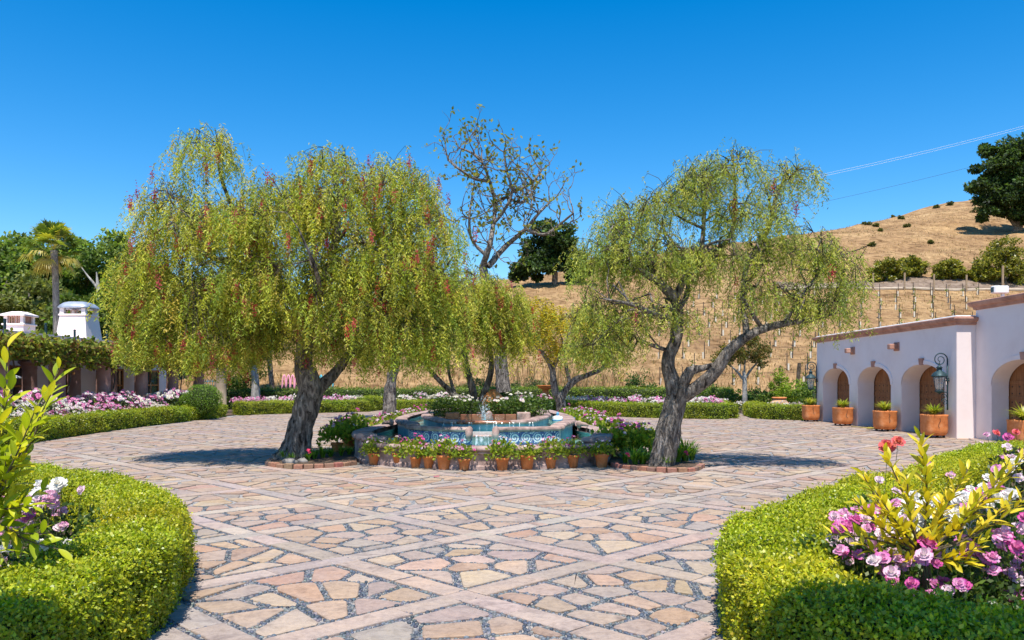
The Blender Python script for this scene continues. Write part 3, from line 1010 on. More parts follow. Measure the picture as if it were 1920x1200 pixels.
def chimney(x, y, zb, w, h, kind):
    mb = MB()
    if kind == 0:
        hw = w / 2
        mb.box(x-hw, x+hw, y-hw, y+hw, zb, zb + h * 0.52).box(x-hw-.06, x+hw+.06, y-hw-.06, y+hw+.06, zb + h*0.521, zb + h*0.58, 0.02)
        for sx in (-1, 1):
            for sy in (-1, 1):
                mb.box(x+sx*(hw-.08)-.07, x+sx*(hw-.08)+.07, y+sy*(hw-.08)-.07, y+sy*(hw-.08)+.07, zb+h*.581, zb+h*.84)
        c = vpart(mb, 'chimney', M_stucco)
        m2 = MB()
        for k in range(5):
            q = -hw + .22 + (w - .44) * k / 4
            m2.box(x+q-.025, x+q+.025, y-hw+.06, y-hw+.1, zb+h*.582, zb+h*.838).box(x+hw-.1, x+hw-.06, y+q-.025, y+q+.025, zb+h*.582, zb+h*.838)
        gp = gpart(m2, 'louvre', M_corn, c)
        m2 = MB()
        m2.add([(x-hw-.1, y-hw-.1, zb+h*.841), (x+hw+.1, y-hw-.1, zb+h*.841), (x+hw+.1, y+hw+.1, zb+h*.841), (x-hw-.1, y+hw+.1, zb+h*.841),
                (x-hw-.1, y-hw-.1, zb+h*.89), (x+hw+.1, y-hw-.1, zb+h*.89), (x+hw+.1, y+hw+.1, zb+h*.89), (x-hw-.1, y+hw+.1, zb+h*.89),
                (x-hw*.5, y-hw*.5, zb+h), (x+hw*.5, y-hw*.5, zb+h), (x+hw*.5, y+hw*.5, zb+h), (x-hw*.5, y+hw*.5, zb+h)],
               [(3,2,1,0), (0,1,5,4), (1,2,6,5), (2,3,7,6), (3,0,4,7), (4,5,9,8), (5,6,10,9), (6,7,11,10), (7,4,8,11), (8,9,10,11)])
        gpart(m2, 'cap', M_stucco, c)
    else:
        hb, ht = w / 2, w * 0.40
        z1 = zb + h * 0.66
        vs = [(x+sx*hb, y+sy*hb, zb) for sx, sy in ((-1,-1),(1,-1),(1,1),(-1,1))] + [(x+sx*ht, y+sy*ht, z1) for sx, sy in ((-1,-1),(1,-1),(1,1),(-1,1))]
        mb.add(vs, [(0,1,5,4), (1,2,6,5), (2,3,7,6), (3,0,4,7), (4,5,6,7)])
        mb.box(x-ht-.05, x+ht+.05, y-ht-.05, y+ht+.05, z1+.002, z1+.09, 0.02)
        for sx in (-1, 1):
            for sy in (-1, 1):
                mb.box(x+sx*(ht-.1)-.1, x+sx*(ht-.1)+.1, y+sy*(ht-.1)-.1, y+sy*(ht-.1)+.1, z1+.092, zb+h*.83)
        c = vpart(mb, 'chimney', M_stucco)
        m2 = MB()
        for k in (-1, 0, 1):
            pts = [(x + k*0.2 + .1*math.cos(a*math.pi/8), y-ht+.06, z1+.1+.2*math.sin(a*math.pi/8)) for a in range(9)]
            m2.tube(pts, 0.02, 5)
        gpart(m2, 'grille', M_corn, c)
        m2 = MB()
        e = ht + .06
        zt = zb + h * .832
        prf = [(e, zt), (e, zt+.07), (e*.90, zt+.16), (e*.74, zt+.27), (e*.5, zt+.34), (0.02, zt+.36)]
        m2.lathe([(r_ * 1.08, z) for r_, z in prf], 24, (x, y, 0), sq=0.75)
        gpart(m2, 'domed_cap', noisy('zinc', [(0.3, (0.30, 0.33, 0.38)), (0.7, (0.48, 0.52, 0.58))], 3, 0.45, 0.15, 0.01, 5, True, metal=0.4), c, True)
chimney(-21.3, 34.6, 3.5, 0.86, 1.25, 0)
chimney(-21.2, 39.2, 3.5, 1.55, 2.15, 1)

# roof vents and wire posts along the pergola edge
for px, pt, Y in ((9, 600, 27.5), (86, 608, 30), (140, 620, 33), (200, 621, 36.5)):
    b = PY(px, pt, Y)
    mb = MB(); mb.tube([(b.x, b.y, 3.2), (b.x, b.y, b.z)], 0.045, 8).lathe([(0.05, 0), (0.055, 0.03), (0.02, 0.05)], 8, (b.x, b.y, b.z))
    tag(mb.build('vine_post', M_verdi), 'thin greenish post rising out of the vines on the pergola', 'post', 'posts standing up through the pergola vines')

# ------------------------------------------------------------------ pergola
perg = thing('pergola', 'long pergola of thick reddish stone columns with heavy timber beams before the villa', 'pergola', (-16.6, 33, 0))
M_col = noisy('column_stone', [(0.25, (0.24, 0.125, 0.10)), (0.5, (0.36, 0.205, 0.17)), (0.8, (0.47, 0.30, 0.26))], 2.6, 0.85, 0.35, 0.012, 7, True)
for k, Y in enumerate((22.6, 25.9, 29.2, 32.5, 35.8, 39.1, 42.4)):
    for X in (-16.6, -19.6):
        q = MB().lathe([(0.36, 0), (0.36, 0.12), (0.30, 0.16), (0.29, 0.6), (0.27, 2.2), (0.29, 2.28), (0.27, 2.33), (0.36, 2.44), (0.42, 2.48), (0.42, 2.56)], 18, (X, Y, 0))
        gpart(q, 'column', M_col, perg, True)
for X in (-16.6, -19.6):
    gpart(MB().box(X - 0.16, X + 0.16, 21.5, 43.5, 2.562, 2.86, 0.03), 'beam', M_twig, perg)
for k in range(36):
    y = 21.8 + k * 0.6
    gpart(MB().box(-20.2, -15.9, y - 0.07, y + 0.07, 2.865, 3.05, 0.015), 'rafter', M_twig, perg)
# ------------------------------------------------------------------ unseen loggia of guessed form, added so its lintel shades the near hedges
shade_loggia = thing('unseen_loggia', 'stucco entry loggia with round columns at the near end of the courtyard', 'loggia', (0, 2, 0))
gpart(MB().box(-11.2, 11.2, 1.55, 2.45, 4.304, 4.75), 'lintel', M_stucco, shade_loggia)
gpart(MB().box(-11.4, 11.4, 1.4, 2.6, 4.752, 4.86, 0.03), 'coping', M_corn, shade_loggia)
for X in (-8.5, -4.8, 4.8, 8.5):
    gpart(MB().lathe([(0.26, 0), (0.26, 0.1), (0.2, 0.15), (0.19, 3.9), (0.26, 4.1), (0.3, 4.3)], 14, (X, 2.0, 0)), 'column', M_col, shade_loggia, True)
# ------------------------------------------------------------------ hedges
def hedge(name, label, path, w, h, leaf, dens, cols, wts=None, group=None, round_end=True, trim=0.35, lump=0.03, zb=0.0):
    P = smooth_path([np.array(p, float) for p in path], 0.18 if leaf < 0.03 else 0.35)
    P = np.array(P)
    n = len(P)
    T = np.gradient(P, axis=0); T = nrm(T)
    Nn = np.stack([T[:, 1], -T[:, 0]], -1)
    # cross-section: rounded box, going round from one foot over the top to the other
    r = min(trim, w * 0.45, h * 0.4) * 0.4
    sec = [(-w/2 * 0.93, 0.0), (-w/2, h * 0.35), (-w/2, h - r * 1.3), (-w/2 + r * 0.35, h - r * 0.3), (-w/2 + r * 1.2, h), (0, h + 0.01), (w/2 - r * 1.2, h), (w/2 - r * 0.35, h - r * 0.3), (w/2, h - r * 1.3), (w/2, h * 0.35), (w/2 * 0.93, 0.0)]
    k = len(sec)
    off = np.array([s[0] for s in sec]); zz = np.array([s[1] for s in sec])
    scale = np.ones(n)
    V = np.zeros((n, k, 3))
    V[:, :, :2] = P[:, None, :] + Nn[:, None, :] * (off[None, :] * scale[:, None])[:, :, None]
    V[:, :, 2] = zz[None, :] + zb
    dn = snoise(V, 3.0)
    dn2 = snoise(V, 1.1)
    cen = np.zeros_like(V); cen[:, :, :2] = P[:, None, :]; cen[:, :, 2] = h * 0.5
    dirv = nrm(V - cen)
    V += dirv * (dn * lump + dn2 * lump * 1.2)[:, :, None]
    V[:, 0, 2] = zb; V[:, -1, 2] = zb
    # sample leaves on the skin (and on the two ends)
    quads = [np.stack([V[:-1, :-1], V[1:, :-1], V[1:, 1:], V[:-1, 1:]], 2).reshape(-1, 4, 3)]
    for e, sgn in ((0, -1), (n - 1, 1)):
        half = k // 2
        Q = []
        for a in range(half):
            Q.append([V[e, a], V[e, a + 1], V[e, k - 2 - a], V[e, k - 1 - a]])
        quads.append(np.array(Q))
    Q = np.concatenate(quads, 0)
    A = 0.5 * np.linalg.norm(np.cross(Q[:, 2] - Q[:, 0], Q[:, 3] - Q[:, 1]), axis=1)
    Nq = nrm(np.cross(Q[:, 2] - Q[:, 0], Q[:, 3] - Q[:, 1]))
    cq = Q.mean(1)
    ctr = np.zeros_like(cq)
    j = np.argmin(((cq[:, None, :2] - P[None, ::4, :]) ** 2).sum(-1), 1)
    ctr[:, :2] = P[::4][j]; ctr[:, 2] = h * 0.45
    flip = (Nq * (cq - ctr)).sum(1) < 0
    Nq[flip] *= -1
    N = int(A.sum() * dens)
    qi = rng.choice(len(Q), N, p=A / A.sum())
    a, b = rng.random((N, 1)), rng.random((N, 1))
    q = Q[qi]
    pt = (q[:, 0] * (1-a) + q[:, 1] * a) * (1-b) + (q[:, 3] * (1-a) + q[:, 2] * a) * b
    nn = Nq[qi]
    clump = snoise(pt, 7.0 if leaf < .03 else 5.0)
    pt = pt + nn * (rng.normal(size=(N, 1)) * leaf * 0.9 + (rng.random((N, 1)) < .05) * rng.random((N, 1)) * leaf * 2.2 + clump[:, None] * leaf * 1.5 - leaf * 0.7)
    D = nn * 0.40 + unit(N) * 0.9 + np.array([0, 0, 0.15])
    L = leaf * (0.7 + 0.7 * rng.random(N))
    Vq = leaf_quads(pt, D, L, L * 0.66, 0.06, nn + np.array([0.05, -0.1, 0.5]), 0.8)
    C = pal(cols, N, 0.16, wts)
    patch = snoise(pt, 1.6)
    C *= (1 + 0.16 * patch)[:, None]
    C[:, 0] *= 1 + 0.13 * np.clip(snoise(pt, 0.9), -1, 1)
    t = thing(name, label, 'hedge', (float(P[n // 2][0]), float(P[n // 2][1]), 0), 0, group)
    me = quad_mesh('leaves', Vq, C, M_gloss)
    o = ob_mesh('leaves', me, t); o.location = -t.location
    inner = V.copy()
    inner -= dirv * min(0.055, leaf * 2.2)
    fc = []
    ii = np.arange(n * k).reshape(n, k)
    Fc = np.stack([ii[:-1, :-1], ii[1:, :-1], ii[1:, 1:], ii[:-1, 1:]], -1).reshape(-1, 4)
    caps = []
    for e in (0, n - 1):
        for a_ in range(k // 2):
            caps.append([ii[e, a_], ii[e, a_ + 1], ii[e, k - 2 - a_], ii[e, k - 1 - a_]])
    Fc = np.concatenate([Fc, np.array(caps)], 0)
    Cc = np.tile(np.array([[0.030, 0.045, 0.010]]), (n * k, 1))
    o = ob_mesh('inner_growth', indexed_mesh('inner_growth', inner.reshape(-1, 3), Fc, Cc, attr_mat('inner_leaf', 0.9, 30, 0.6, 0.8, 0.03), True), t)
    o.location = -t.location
    return t

BOX = [(0.40, 0.43, 0.018), (0.52, 0.52, 0.022), (0.28, 0.33, 0.016), (0.14, 0.185, 0.013), (0.60, 0.56, 0.05)]
BW = [0.36, 0.30, 0.18, 0.10, 0.06]
hedge('boxwood_hedge', 'broad clipped boxwood hedge curling round the rose bed below the yellow-leaved lemon branch', HED_L, 0.74, 0.56, 0.025, 11500, BOX, BW, lump=0.042)
hedge('boxwood_hedge', 'broad clipped boxwood hedge curling round the small citrus tree and magenta roses', HED_R, 0.68, 0.56, 0.025, 11500, BOX, BW, lump=0.042)
FAR = [(0.33, 0.385, 0.022), (0.45, 0.47, 0.026), (0.20, 0.255, 0.018), (0.11, 0.15, 0.012)]
FW = [0.36, 0.28, 0.22, 0.14]
hedge('boxwood_hedge', 'long low clipped hedge edging the pink and white roses before the pergola', [(-13.3, 14.5), (-13.55, 20.4), (-14.0, 24), (-14.55, 30), (-14.5, 35), (-14.35, 39.3)], 0.75, 0.62, 0.04, 2600, FAR, FW)
hedge('boxwood_hedge', 'low clipped hedge in part shade running behind the thick leaning tree trunk', [(-14.3, 41.6), (-12, 43.8), (-10, 45.4), (-8.5, 46.6)], 0.9, 0.66, 0.045, 1900, FAR, FW)
hedge('boxwood_hedge', 'block of clipped hedge on the corner where the back path leaves the court', [(-8.75, 46.9), (-8.3, 49.2)], 0.9, 0.8, 0.045, 1900, FAR, FW)
hedge('boxwood_hedge', 'long low clipped hedge with a bright top curving behind the fountain', [(-6.6, 46.2), (-3, 46.9), (1.6, 44.9), (4.1, 41.4), (7, 38.3), (10.0, 37.1)], 0.8, 0.66, 0.042, 2200, FAR, FW)
hedge('boxwood_hedge', 'low clipped hedge turning back along the side path by the garage', [(10.25, 37.6), (10.7, 41), (11.8, 46)], 0.7, 0.68, 0.045, 1900, FAR, FW)
hedge('boxwood_hedge', 'short rounded clipped hedge beside the end planter of the garage', [(12.4, 41.5), (11.85, 38.2), (12.0, 37.0), (12.7, 36.2), (13.2, 36.0)], 0.8, 0.66, 0.042, 2200, FAR, FW)
BACK = [(0.21, 0.29, 0.028), (0.30, 0.37, 0.033), (0.12, 0.18, 0.02)]
hedge('back_hedge', 'tall darker hedge along the foot of the dry hill', [(-3.5, 52.5), (2, 52.2), (8, 51.6), (14, 51)], 1.6, 1.3, 0.075, 480, BACK, lump=0.06)
hedge('back_hedge', 'bright loose hedge below the pink and turquoise chairs', [(-19, 50.5), (-13, 51.4), (-7.6, 52.0), (-4.2, 52.4)], 1.8, 1.25, 0.08, 480, [(0.17, 0.24, 0.03), (0.25, 0.30, 0.04), (0.11, 0.17, 0.02)], lump=0.10)

# ------------------------------------------------------------------ flowers
PINK, MAG, WHITE, BLUSH, RED, CORAL = (0.76, 0.18, 0.48), (0.68, 0.02, 0.34), (0.85, 0.83, 0.79), (0.85, 0.55, 0.66), (0.72, 0.06, 0.10), (0.80, 0.14, 0.16)
def bloom_quads(c, r, up, col, core, layers=((9, 0.95, 0.15), (7, 0.7, 0.42), (5, 0.42, 0.75))):
    """rose: rings of cupped petals about axis up; returns quads and colours"""
    up = Vector(up).normalized()
    a = up.orthogonal().normalized(); b = up.cross(a)
    Q, C = [], []
    for n, rad, lift in layers:
        ph = random.random() * 6.28
        for k in range(n):
            th = ph + 6.2832 * k / n + random.uniform(-.15, .15)
            d = a * math.cos(th) + b * math.sin(th)
            s = a * -math.sin(th) + b * math.cos(th)
            w = r * rad * 2.6 / n * random.uniform(0.95, 1.25)
            p0 = Vector(c) + d * r * 0.08
            p1 = Vector(c) + d * r * rad * 0.62 + up * r * lift * 0.75
            p2 = Vector(c) + d * r * rad * (1.0 - 0.25 * lift) + up * r * (lift * 1.0 + random.uniform(-.28, .22))
            Q.append([p0 - s * w * 0.35, p0 + s * w * 0.35, p1 + s * w, p1 - s * w])
            Q.append([p1 - s * w, p1 + s * w, p2 + s * w * 0.75, p2 - s * w * 0.75])
            k1 = random.uniform(0.85, 1.12)
            wv = random.random() ** 2.5 * .6
            cc = [(x * (1 - wv) + y * wv) * k1 for x, y in zip(col, core)]
            mid = [(x + y) / 2 for x, y in zip(cc, core)]
            C.append([core, core, mid, mid]); C.append([mid, mid, cc, cc])
    return Q, C

def blooms_mesh(name, items, near=False):
    """items: (centre, radius, axis, colour, core)"""
    Q, C = [], []
    for c, r, up, col, core in items:
        q, k = bloom_quads(c, r, up, col, core, ((9, 0.95, 0.15), (7, 0.7, 0.42), (5, 0.42, 0.75)) if near else ((6, 0.95, 0.2), (4, 0.6, 0.6)))
        Q += q; C += k
    return quad_mesh(name, np.array([[tuple(p) for p in q] for q in Q]), np.array(C, float), M_petal)

ROSE_LEAF = [(0.06, 0.115, 0.022), (0.10, 0.165, 0.028), (0.15, 0.22, 0.035), (0.045, 0.08, 0.018)]
def rose_proto(h, rad, nleaf, leaf, nbloom, palette, br, wts=None):
    """meshes of a rose bush: leaves, canes and blooms"""
    d = unit(nleaf)
    rr_ = rng.random((nleaf, 1)) ** 0.45
    P = d * rr_ * np.array([rad, rad, h * 0.42]) + np.array([0, 0, h * 0.52])
    P += snoise(P, 4.0)[:, None] * d * rad * 0.15
    V = leaf_quads(P, d * 0.6 + unit(nleaf) * 0.8 + np.array([0, 0, 0.2]), leaf * (0.7 + 0.6 * rng.random(nleaf)), leaf * 0.6, 0.05)
    lm = quad_mesh('leaves', V, pal(ROSE_LEAF, nleaf, 0.2), M_gloss)
    mb = MB()
    for k in range(7):
        a = random.random() * 6.28; e = random.uniform(0.3, 0.8) * rad
        mb.tube([(0.03 * math.cos(a), 0.03 * math.sin(a), 0), (e * .4 * math.cos(a), e * .4 * math.sin(a), h * .4), (e * math.cos(a), e * math.sin(a), h * .8)], [0.012, 0.009, 0.005], 5)
    cm = mb.mesh('canes', M_twig)
    items = []
    for k in range(nbloom):
        a = random.random() * 6.28; e = math.sqrt(random.random())
        z = h * (0.52 + 0.46 * math.sqrt(max(0, 1 - (e * 0.92) ** 2))) + random.uniform(-0.04, 0.08)
        i = rng.choice(len(palette), p=wts)
        col, core = palette[i]
        ax = Vector((math.cos(a) * e, math.sin(a) * e - 0.35, 0.75))
        items.append((Vector((math.cos(a) * e * rad, math.sin(a) * e * rad, z)), br * random.uniform(0.75, 1.2), ax, col, core))
    return lm, cm, items
P_PINK = [(PINK, BLUSH), (MAG, BLUSH), (BLUSH, WHITE), (WHITE, WHITE)]
P_WHITE = [(WHITE, (0.85, 0.80, 0.62)), (BLUSH, WHITE), (PINK, BLUSH)]
def make_bushes(kinds, n_each, far=True):
    out = []
    for pl, w, h, rad in kinds:
        for _ in range(n_each):
            lm, cm, it = rose_proto(h, rad, 420, 0.065, 42, pl, 0.058, w)
            out.append((lm, cm, blooms_mesh('blooms', it)))
    return out
far_pink = make_bushes([(P_PINK, [.38, .2, .27, .15], 0.85, 0.48)], 4)
far_white = make_bushes([(P_WHITE, [.72, .18, .10], 0.85, 0.5)], 4)
def plant_bush(proto, x, y, label, group, s=1.0):
    lm, cm, bm = proto
    t = thing('rose_bush', label, 'rose bush', (x, y, 0.035), random.random() * 6.28, group)
    t.scale = (s, s, s * random.uniform(0.9, 1.15))
    ob_mesh('leaves', lm, t); ob_mesh('canes', cm, t)
    tag(ob_mesh('blooms', bm, t), kind='stuff')
def plant_bed(pts, proto_fn, label, group):
    for x, y, s in pts:
        plant_bush(proto_fn(x, y), x, y, label, group, s)
R2 = random.Random(3)
def choose(pw):
    return lambda x, y: (R2.choice(far_white) if R2.random() < pw else R2.choice(far_pink))
pts = []
for k in range(26):
    y = 18.5 + k * 0.86
    xh = np.interp(y, [14.5, 20.4, 24, 30, 35, 39.3], [-13.3, -13.55, -14.0, -14.55, -14.5, -14.35])
    for q in range(2):
        x = xh - 0.62 - q * 0.62 + R2.uniform(-.1, .1)
        pts.append((x, y + R2.uniform(-.2, .2), R2.uniform(0.78, 1.0) * (1.0 if q == 0 else 1.5)))
pts = [p for p in pts if not (35.0 < p[1] < 38.4 and p[0] > -15.4)]
def nth(p):
    row = 0 if abs(p[0] - np.interp(p[1], [14.5, 20.4, 24, 30, 35, 39.3], [-13.3, -13.55, -14.0, -14.55, -14.5, -14.35])) < 0.93 else 1
    same = sorted([q for q in pts if (q[1] < 36.5) == (p[1] < 36.5) and (0 if abs(q[0] - np.interp(q[1], [14.5, 20.4, 24, 30, 35, 39.3], [-13.3, -13.55, -14.0, -14.55, -14.5, -14.35])) < 0.93 else 1) == row], key=lambda q: abs(q[1] - 36.5))
    return 'rose bush, ' + ORD[min(27, same.index(p))] + (' beyond' if p[1] > 36.5 else ' before') + ' the ball shrub, row ' + ('along the hedge' if row == 0 else 'nearer the pergola')
for p in pts:
    pink = snoise(np.array([[p[0], p[1], 0]]), 0.8)[0] > 0.0
    plant_bush(R2.choice(far_pink if pink else far_white), p[0], p[1], ('pink ' if pink else 'mostly white ') + nth(p), ('pink' if pink else 'white') + ' roses before the pergola', p[2])
for k in range(12):
    t = k / 11
    x, y = -14.2 + 5.6 * t - 0.5, 42.9 + 4.4 * t
    for q in range(2):
        plant_bush(R2.choice(far_pink if R2.random() < .6 else far_white), x - .3 * q, y + .15 + .75 * q, ORD[k] + ' rose bush from the villa, ' + ('front' if q == 0 else 'rear') + ' row behind the shaded hedge', 'roses behind the shaded hedge', R2.uniform(.85, 1.05))
for k in range(19):
    t = k / 18
    pth = [(-6.4, 47.1), (-3, 47.8), (1.8, 45.8), (4.4, 42.3), (7.2, 39.3), (9.6, 38.2)]
    x = np.interp(t * 5, range(6), [p[0] for p in pth]); y = np.interp(t * 5, range(6), [p[1] for p in pth])
    for q in range(2):
        if math.hypot(x + .35 * q - 2.0, y + .1 + .8 * q - 45.4) < 1.0: continue
        wht = x < 4.6 or (7.4 < x < 9)
        wht = wht if R2.random() < .85 else not wht
        plant_bush(R2.choice(far_white if wht else far_pink), x + .35 * q, y + .1 + .8 * q, ('white ' if wht else 'pink ') + 'rose bush, ' + ORD[k] + ' from the back path, ' + ('front' if q == 0 else 'rear') + ' row behind the bright hedge', ('white' if wht else 'pink') + ' roses behind the curved hedge', R2.uniform(.85, 1.12))
for x, y in ((11.2, 42.6), (11.6, 44), (12.9, 39.5), (13.0, 38.4), (13.3, 37.3), (12.4, 43.5)):
    plant_bush(R2.choice(far_white), x, y, 'white rose bush beside the path at the far end of the garage', 'white roses by the garage path', .8)

# rounded topiary in the pergola bed
def ball_bush(name, label, c, r, n, leaf, cols, group=None, cat='shrub', sq=(1, 1, 0.9), lump=0.06, balls=None):
    t = thing(name, label, cat, (c[0], c[1], 0), 0, group)
    Vs, Cs = [], []
    for bc, br in (balls or [((0, 0, 0), 1.0)]):
        m = int(n * br * br)
        d = unit(m)
        P = d * (r * br * (1 + lump * snoise(d + np.array(bc), 3.0)[:, None] * 2 - 0.10 * rng.random((m, 1)) ** 2)) * np.array(sq)
        P += np.array(bc) * r + np.array([0, 0, c[2]])
        ok_ = P[:, 2] > 0.02
        P, d2 = P[ok_], d[ok_]
        m = len(P)
        Vs.append(leaf_quads(P, d2 * .5 + unit(m) * .9, leaf * (0.7 + .6 * rng.random(m)), leaf * .6, .05, d2 + np.array([0, 0, .5])))
        Cs.append(pal(cols, m, .18))
    ob_mesh('leaves', quad_mesh('leaves', np.concatenate(Vs), np.concatenate(Cs), M_gloss), t)
    mb = MB()
    for bc, br in (balls or [((0, 0, 0), 1.0)]):
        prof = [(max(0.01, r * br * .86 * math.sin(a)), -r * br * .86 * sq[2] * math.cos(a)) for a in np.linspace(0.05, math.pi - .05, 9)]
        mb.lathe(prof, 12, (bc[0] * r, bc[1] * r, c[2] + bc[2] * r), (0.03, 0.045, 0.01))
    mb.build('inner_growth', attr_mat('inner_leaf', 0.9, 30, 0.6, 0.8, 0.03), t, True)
    return t
ball_bush('round_shrub', 'clipped ball-shaped green shrub among the roses at the end of the long hedge', (-14.05, 36.4, 0.92), 0.80, 7500, 0.05, [(0.15, 0.27, 0.02), (0.22, 0.34, 0.025), (0.09, 0.17, 0.015)], balls=[((0, 0, 0), 1.0), ((-0.85, 0.1, -0.1), 0.55)])
# ------------------------------------------------------------------ fountain
fount = thing('fountain', 'tiered stone fountain with blue and white tiles and turquoise pools', 'fountain', (-0.6, 24, 0))
def fpart(mb, name, mat, parent=None, smooth=False):
    return gpart(mb, name, mat, parent or fount, smooth)
def subpaths(path, seg):
    """cut a path into blocks of about seg metres"""
    P = np.array(path)
    d = np.r_[0, np.cumsum(np.linalg.norm(np.diff(P, axis=0), axis=1))]
    n = max(1, int(round(d[-1] / seg)))
    out = []
    for k in range(n):
        a, b = d[-1] * k / n + 0.004, d[-1] * (k + 1) / n - 0.004
        ts = [a] + [t for t in d if a + .02 < t < b - .02] + [b]
        out.append([(np.interp(t, d, P[:, 0]), np.interp(t, d, P[:, 1])) for t in ts])
    return out
def coping(path, prof, seg, jitter=0.004):
    for sp in subpaths(path, seg):
        dz = random.uniform(-jitter, jitter)
        fpart(MB().sweep(sp, [(o, z + dz) for o, z in prof]), 'coping_block', M_cant, smooth=True)
M_pool = noisy('pool_plaster', [(0.3, (0.20, 0.50, 0.52)), (0.55, (0.30, 0.60, 0.60)), (0.8, (0.45, 0.68, 0.64))], 2.0, 0.6, 0.1, 0.01, 5, True)
M_water = water_mat('water', (0.80, 0.95, 0.95))

front = [tuple(p) for p in smooth_path(O_FRONT, 0.2)]
side = [tuple(p) for p in smooth_path(O_SIDE, 0.3)]
# outer wall (front low, sides a step higher)
fpart(MB().sweep(front, [(0.02, -0.03), (0.02, 0.07), (0.0, 0.09), (0.0, 0.30), (-0.30, 0.30), (-0.30, -0.03)]), 'front_wall', M_cant)
fpart(MB().sweep(side, [(0.02, -0.03), (0.02, 0.07), (0.0, 0.09), (0.0, 0.46), (-0.30, 0.46), (-0.30, -0.03)]), 'side_wall', M_cant)
roll = lambda z, r, o, i: [(-i, z), (o - r, z), (o - r * .3, z + r * .15), (o, z + r * .7), (o, z + r * 1.1), (o - r * .3, z + r * 1.75), (o - r, z + 2 * r), (-i + .03, z + 2 * r), (-i, z + 2 * r - .02)]
coping(front, roll(0.301, 0.03, 0.045, 0.30), 0.9)
coping(front, roll(0.362, 0.045, 0.09, 0.32), 0.72)
coping(side[:-1], roll(0.461, 0.065, 0.07, 0.38), 0.85, 0.006)
# scroll blocks where the side coping meets the front
for p, s in ((O_FRONT[0], 1), (O_FRONT[-1], -1)):
    mb = MB().box(p[0] + (0.0 if s > 0 else -0.52), p[0] + (0.52 if s > 0 else 0.0), p[1] - 0.14, p[1] + 0.22, 0.455, 0.57, 0.045)
    fpart(mb, 'scroll_block', M_cant, smooth=True)
# basin floors
M_OUT = [(1.05, 17.25), (1.18, 18.4), (1.42, 19.5), (1.58, 20.9), (1.62, 22.6), (1.5, 25), (1.15, 28), (0.35, 29.8), (-0.7, 30.3), (-1.75, 29.8), (-2.6, 28), (-2.95, 25.5), (-3.08, 23), (-3.02, 21.2), (-2.72, 19.7), (-2.42, 18.8), (-2.3, 17.8)]
M_FRT = [(-2.3, 17.8), (-1.9, 17.35), (-1.4, 17.0), (-0.98, 16.82), (-0.62, 16.78), (-0.26, 16.82), (0.2, 16.92), (0.65, 17.06), (1.05, 17.25)]
mfront = [tuple(p) for p in smooth_path(M_FRT, 0.06)]
mside = [tuple(p) for p in smooth_path(M_OUT, 0.3)]
def inner_of(poly, d):
    P = [Vector(p[:2]) for p in poly]; n = len(P); out = []
    for i in range(n):
        t = (P[(i + 1) % n] - P[i - 1]).normalized()
        out.append((P[i].x - t.y * d, P[i].y + t.x * d))
    return out
OIN = inner_of(front[:-1] + side[:-1], 0.15); MIN = inner_of(mfront[:-1] + mside[:-1], 0.06)
fpart(MB().prism(OIN, 0.012, 0.22), 'basin_floor', M_pool)
fpart(MB().prism(OIN, 0.392, 0.398), 'water', M_water)
fpart(MB().prism(MIN, 0.36, 0.50), 'basin_floor', M_pool)
fpart(MB().prism(MIN, 0.625, 0.63), 'water', M_water)
liner = MB().sweep(front, [(-0.302, 0.05), (-0.302, 0.42)]).sweep(side, [(-0.302, 0.05), (-0.302, 0.46)])
fpart(liner, 'pool_liner', M_pool)
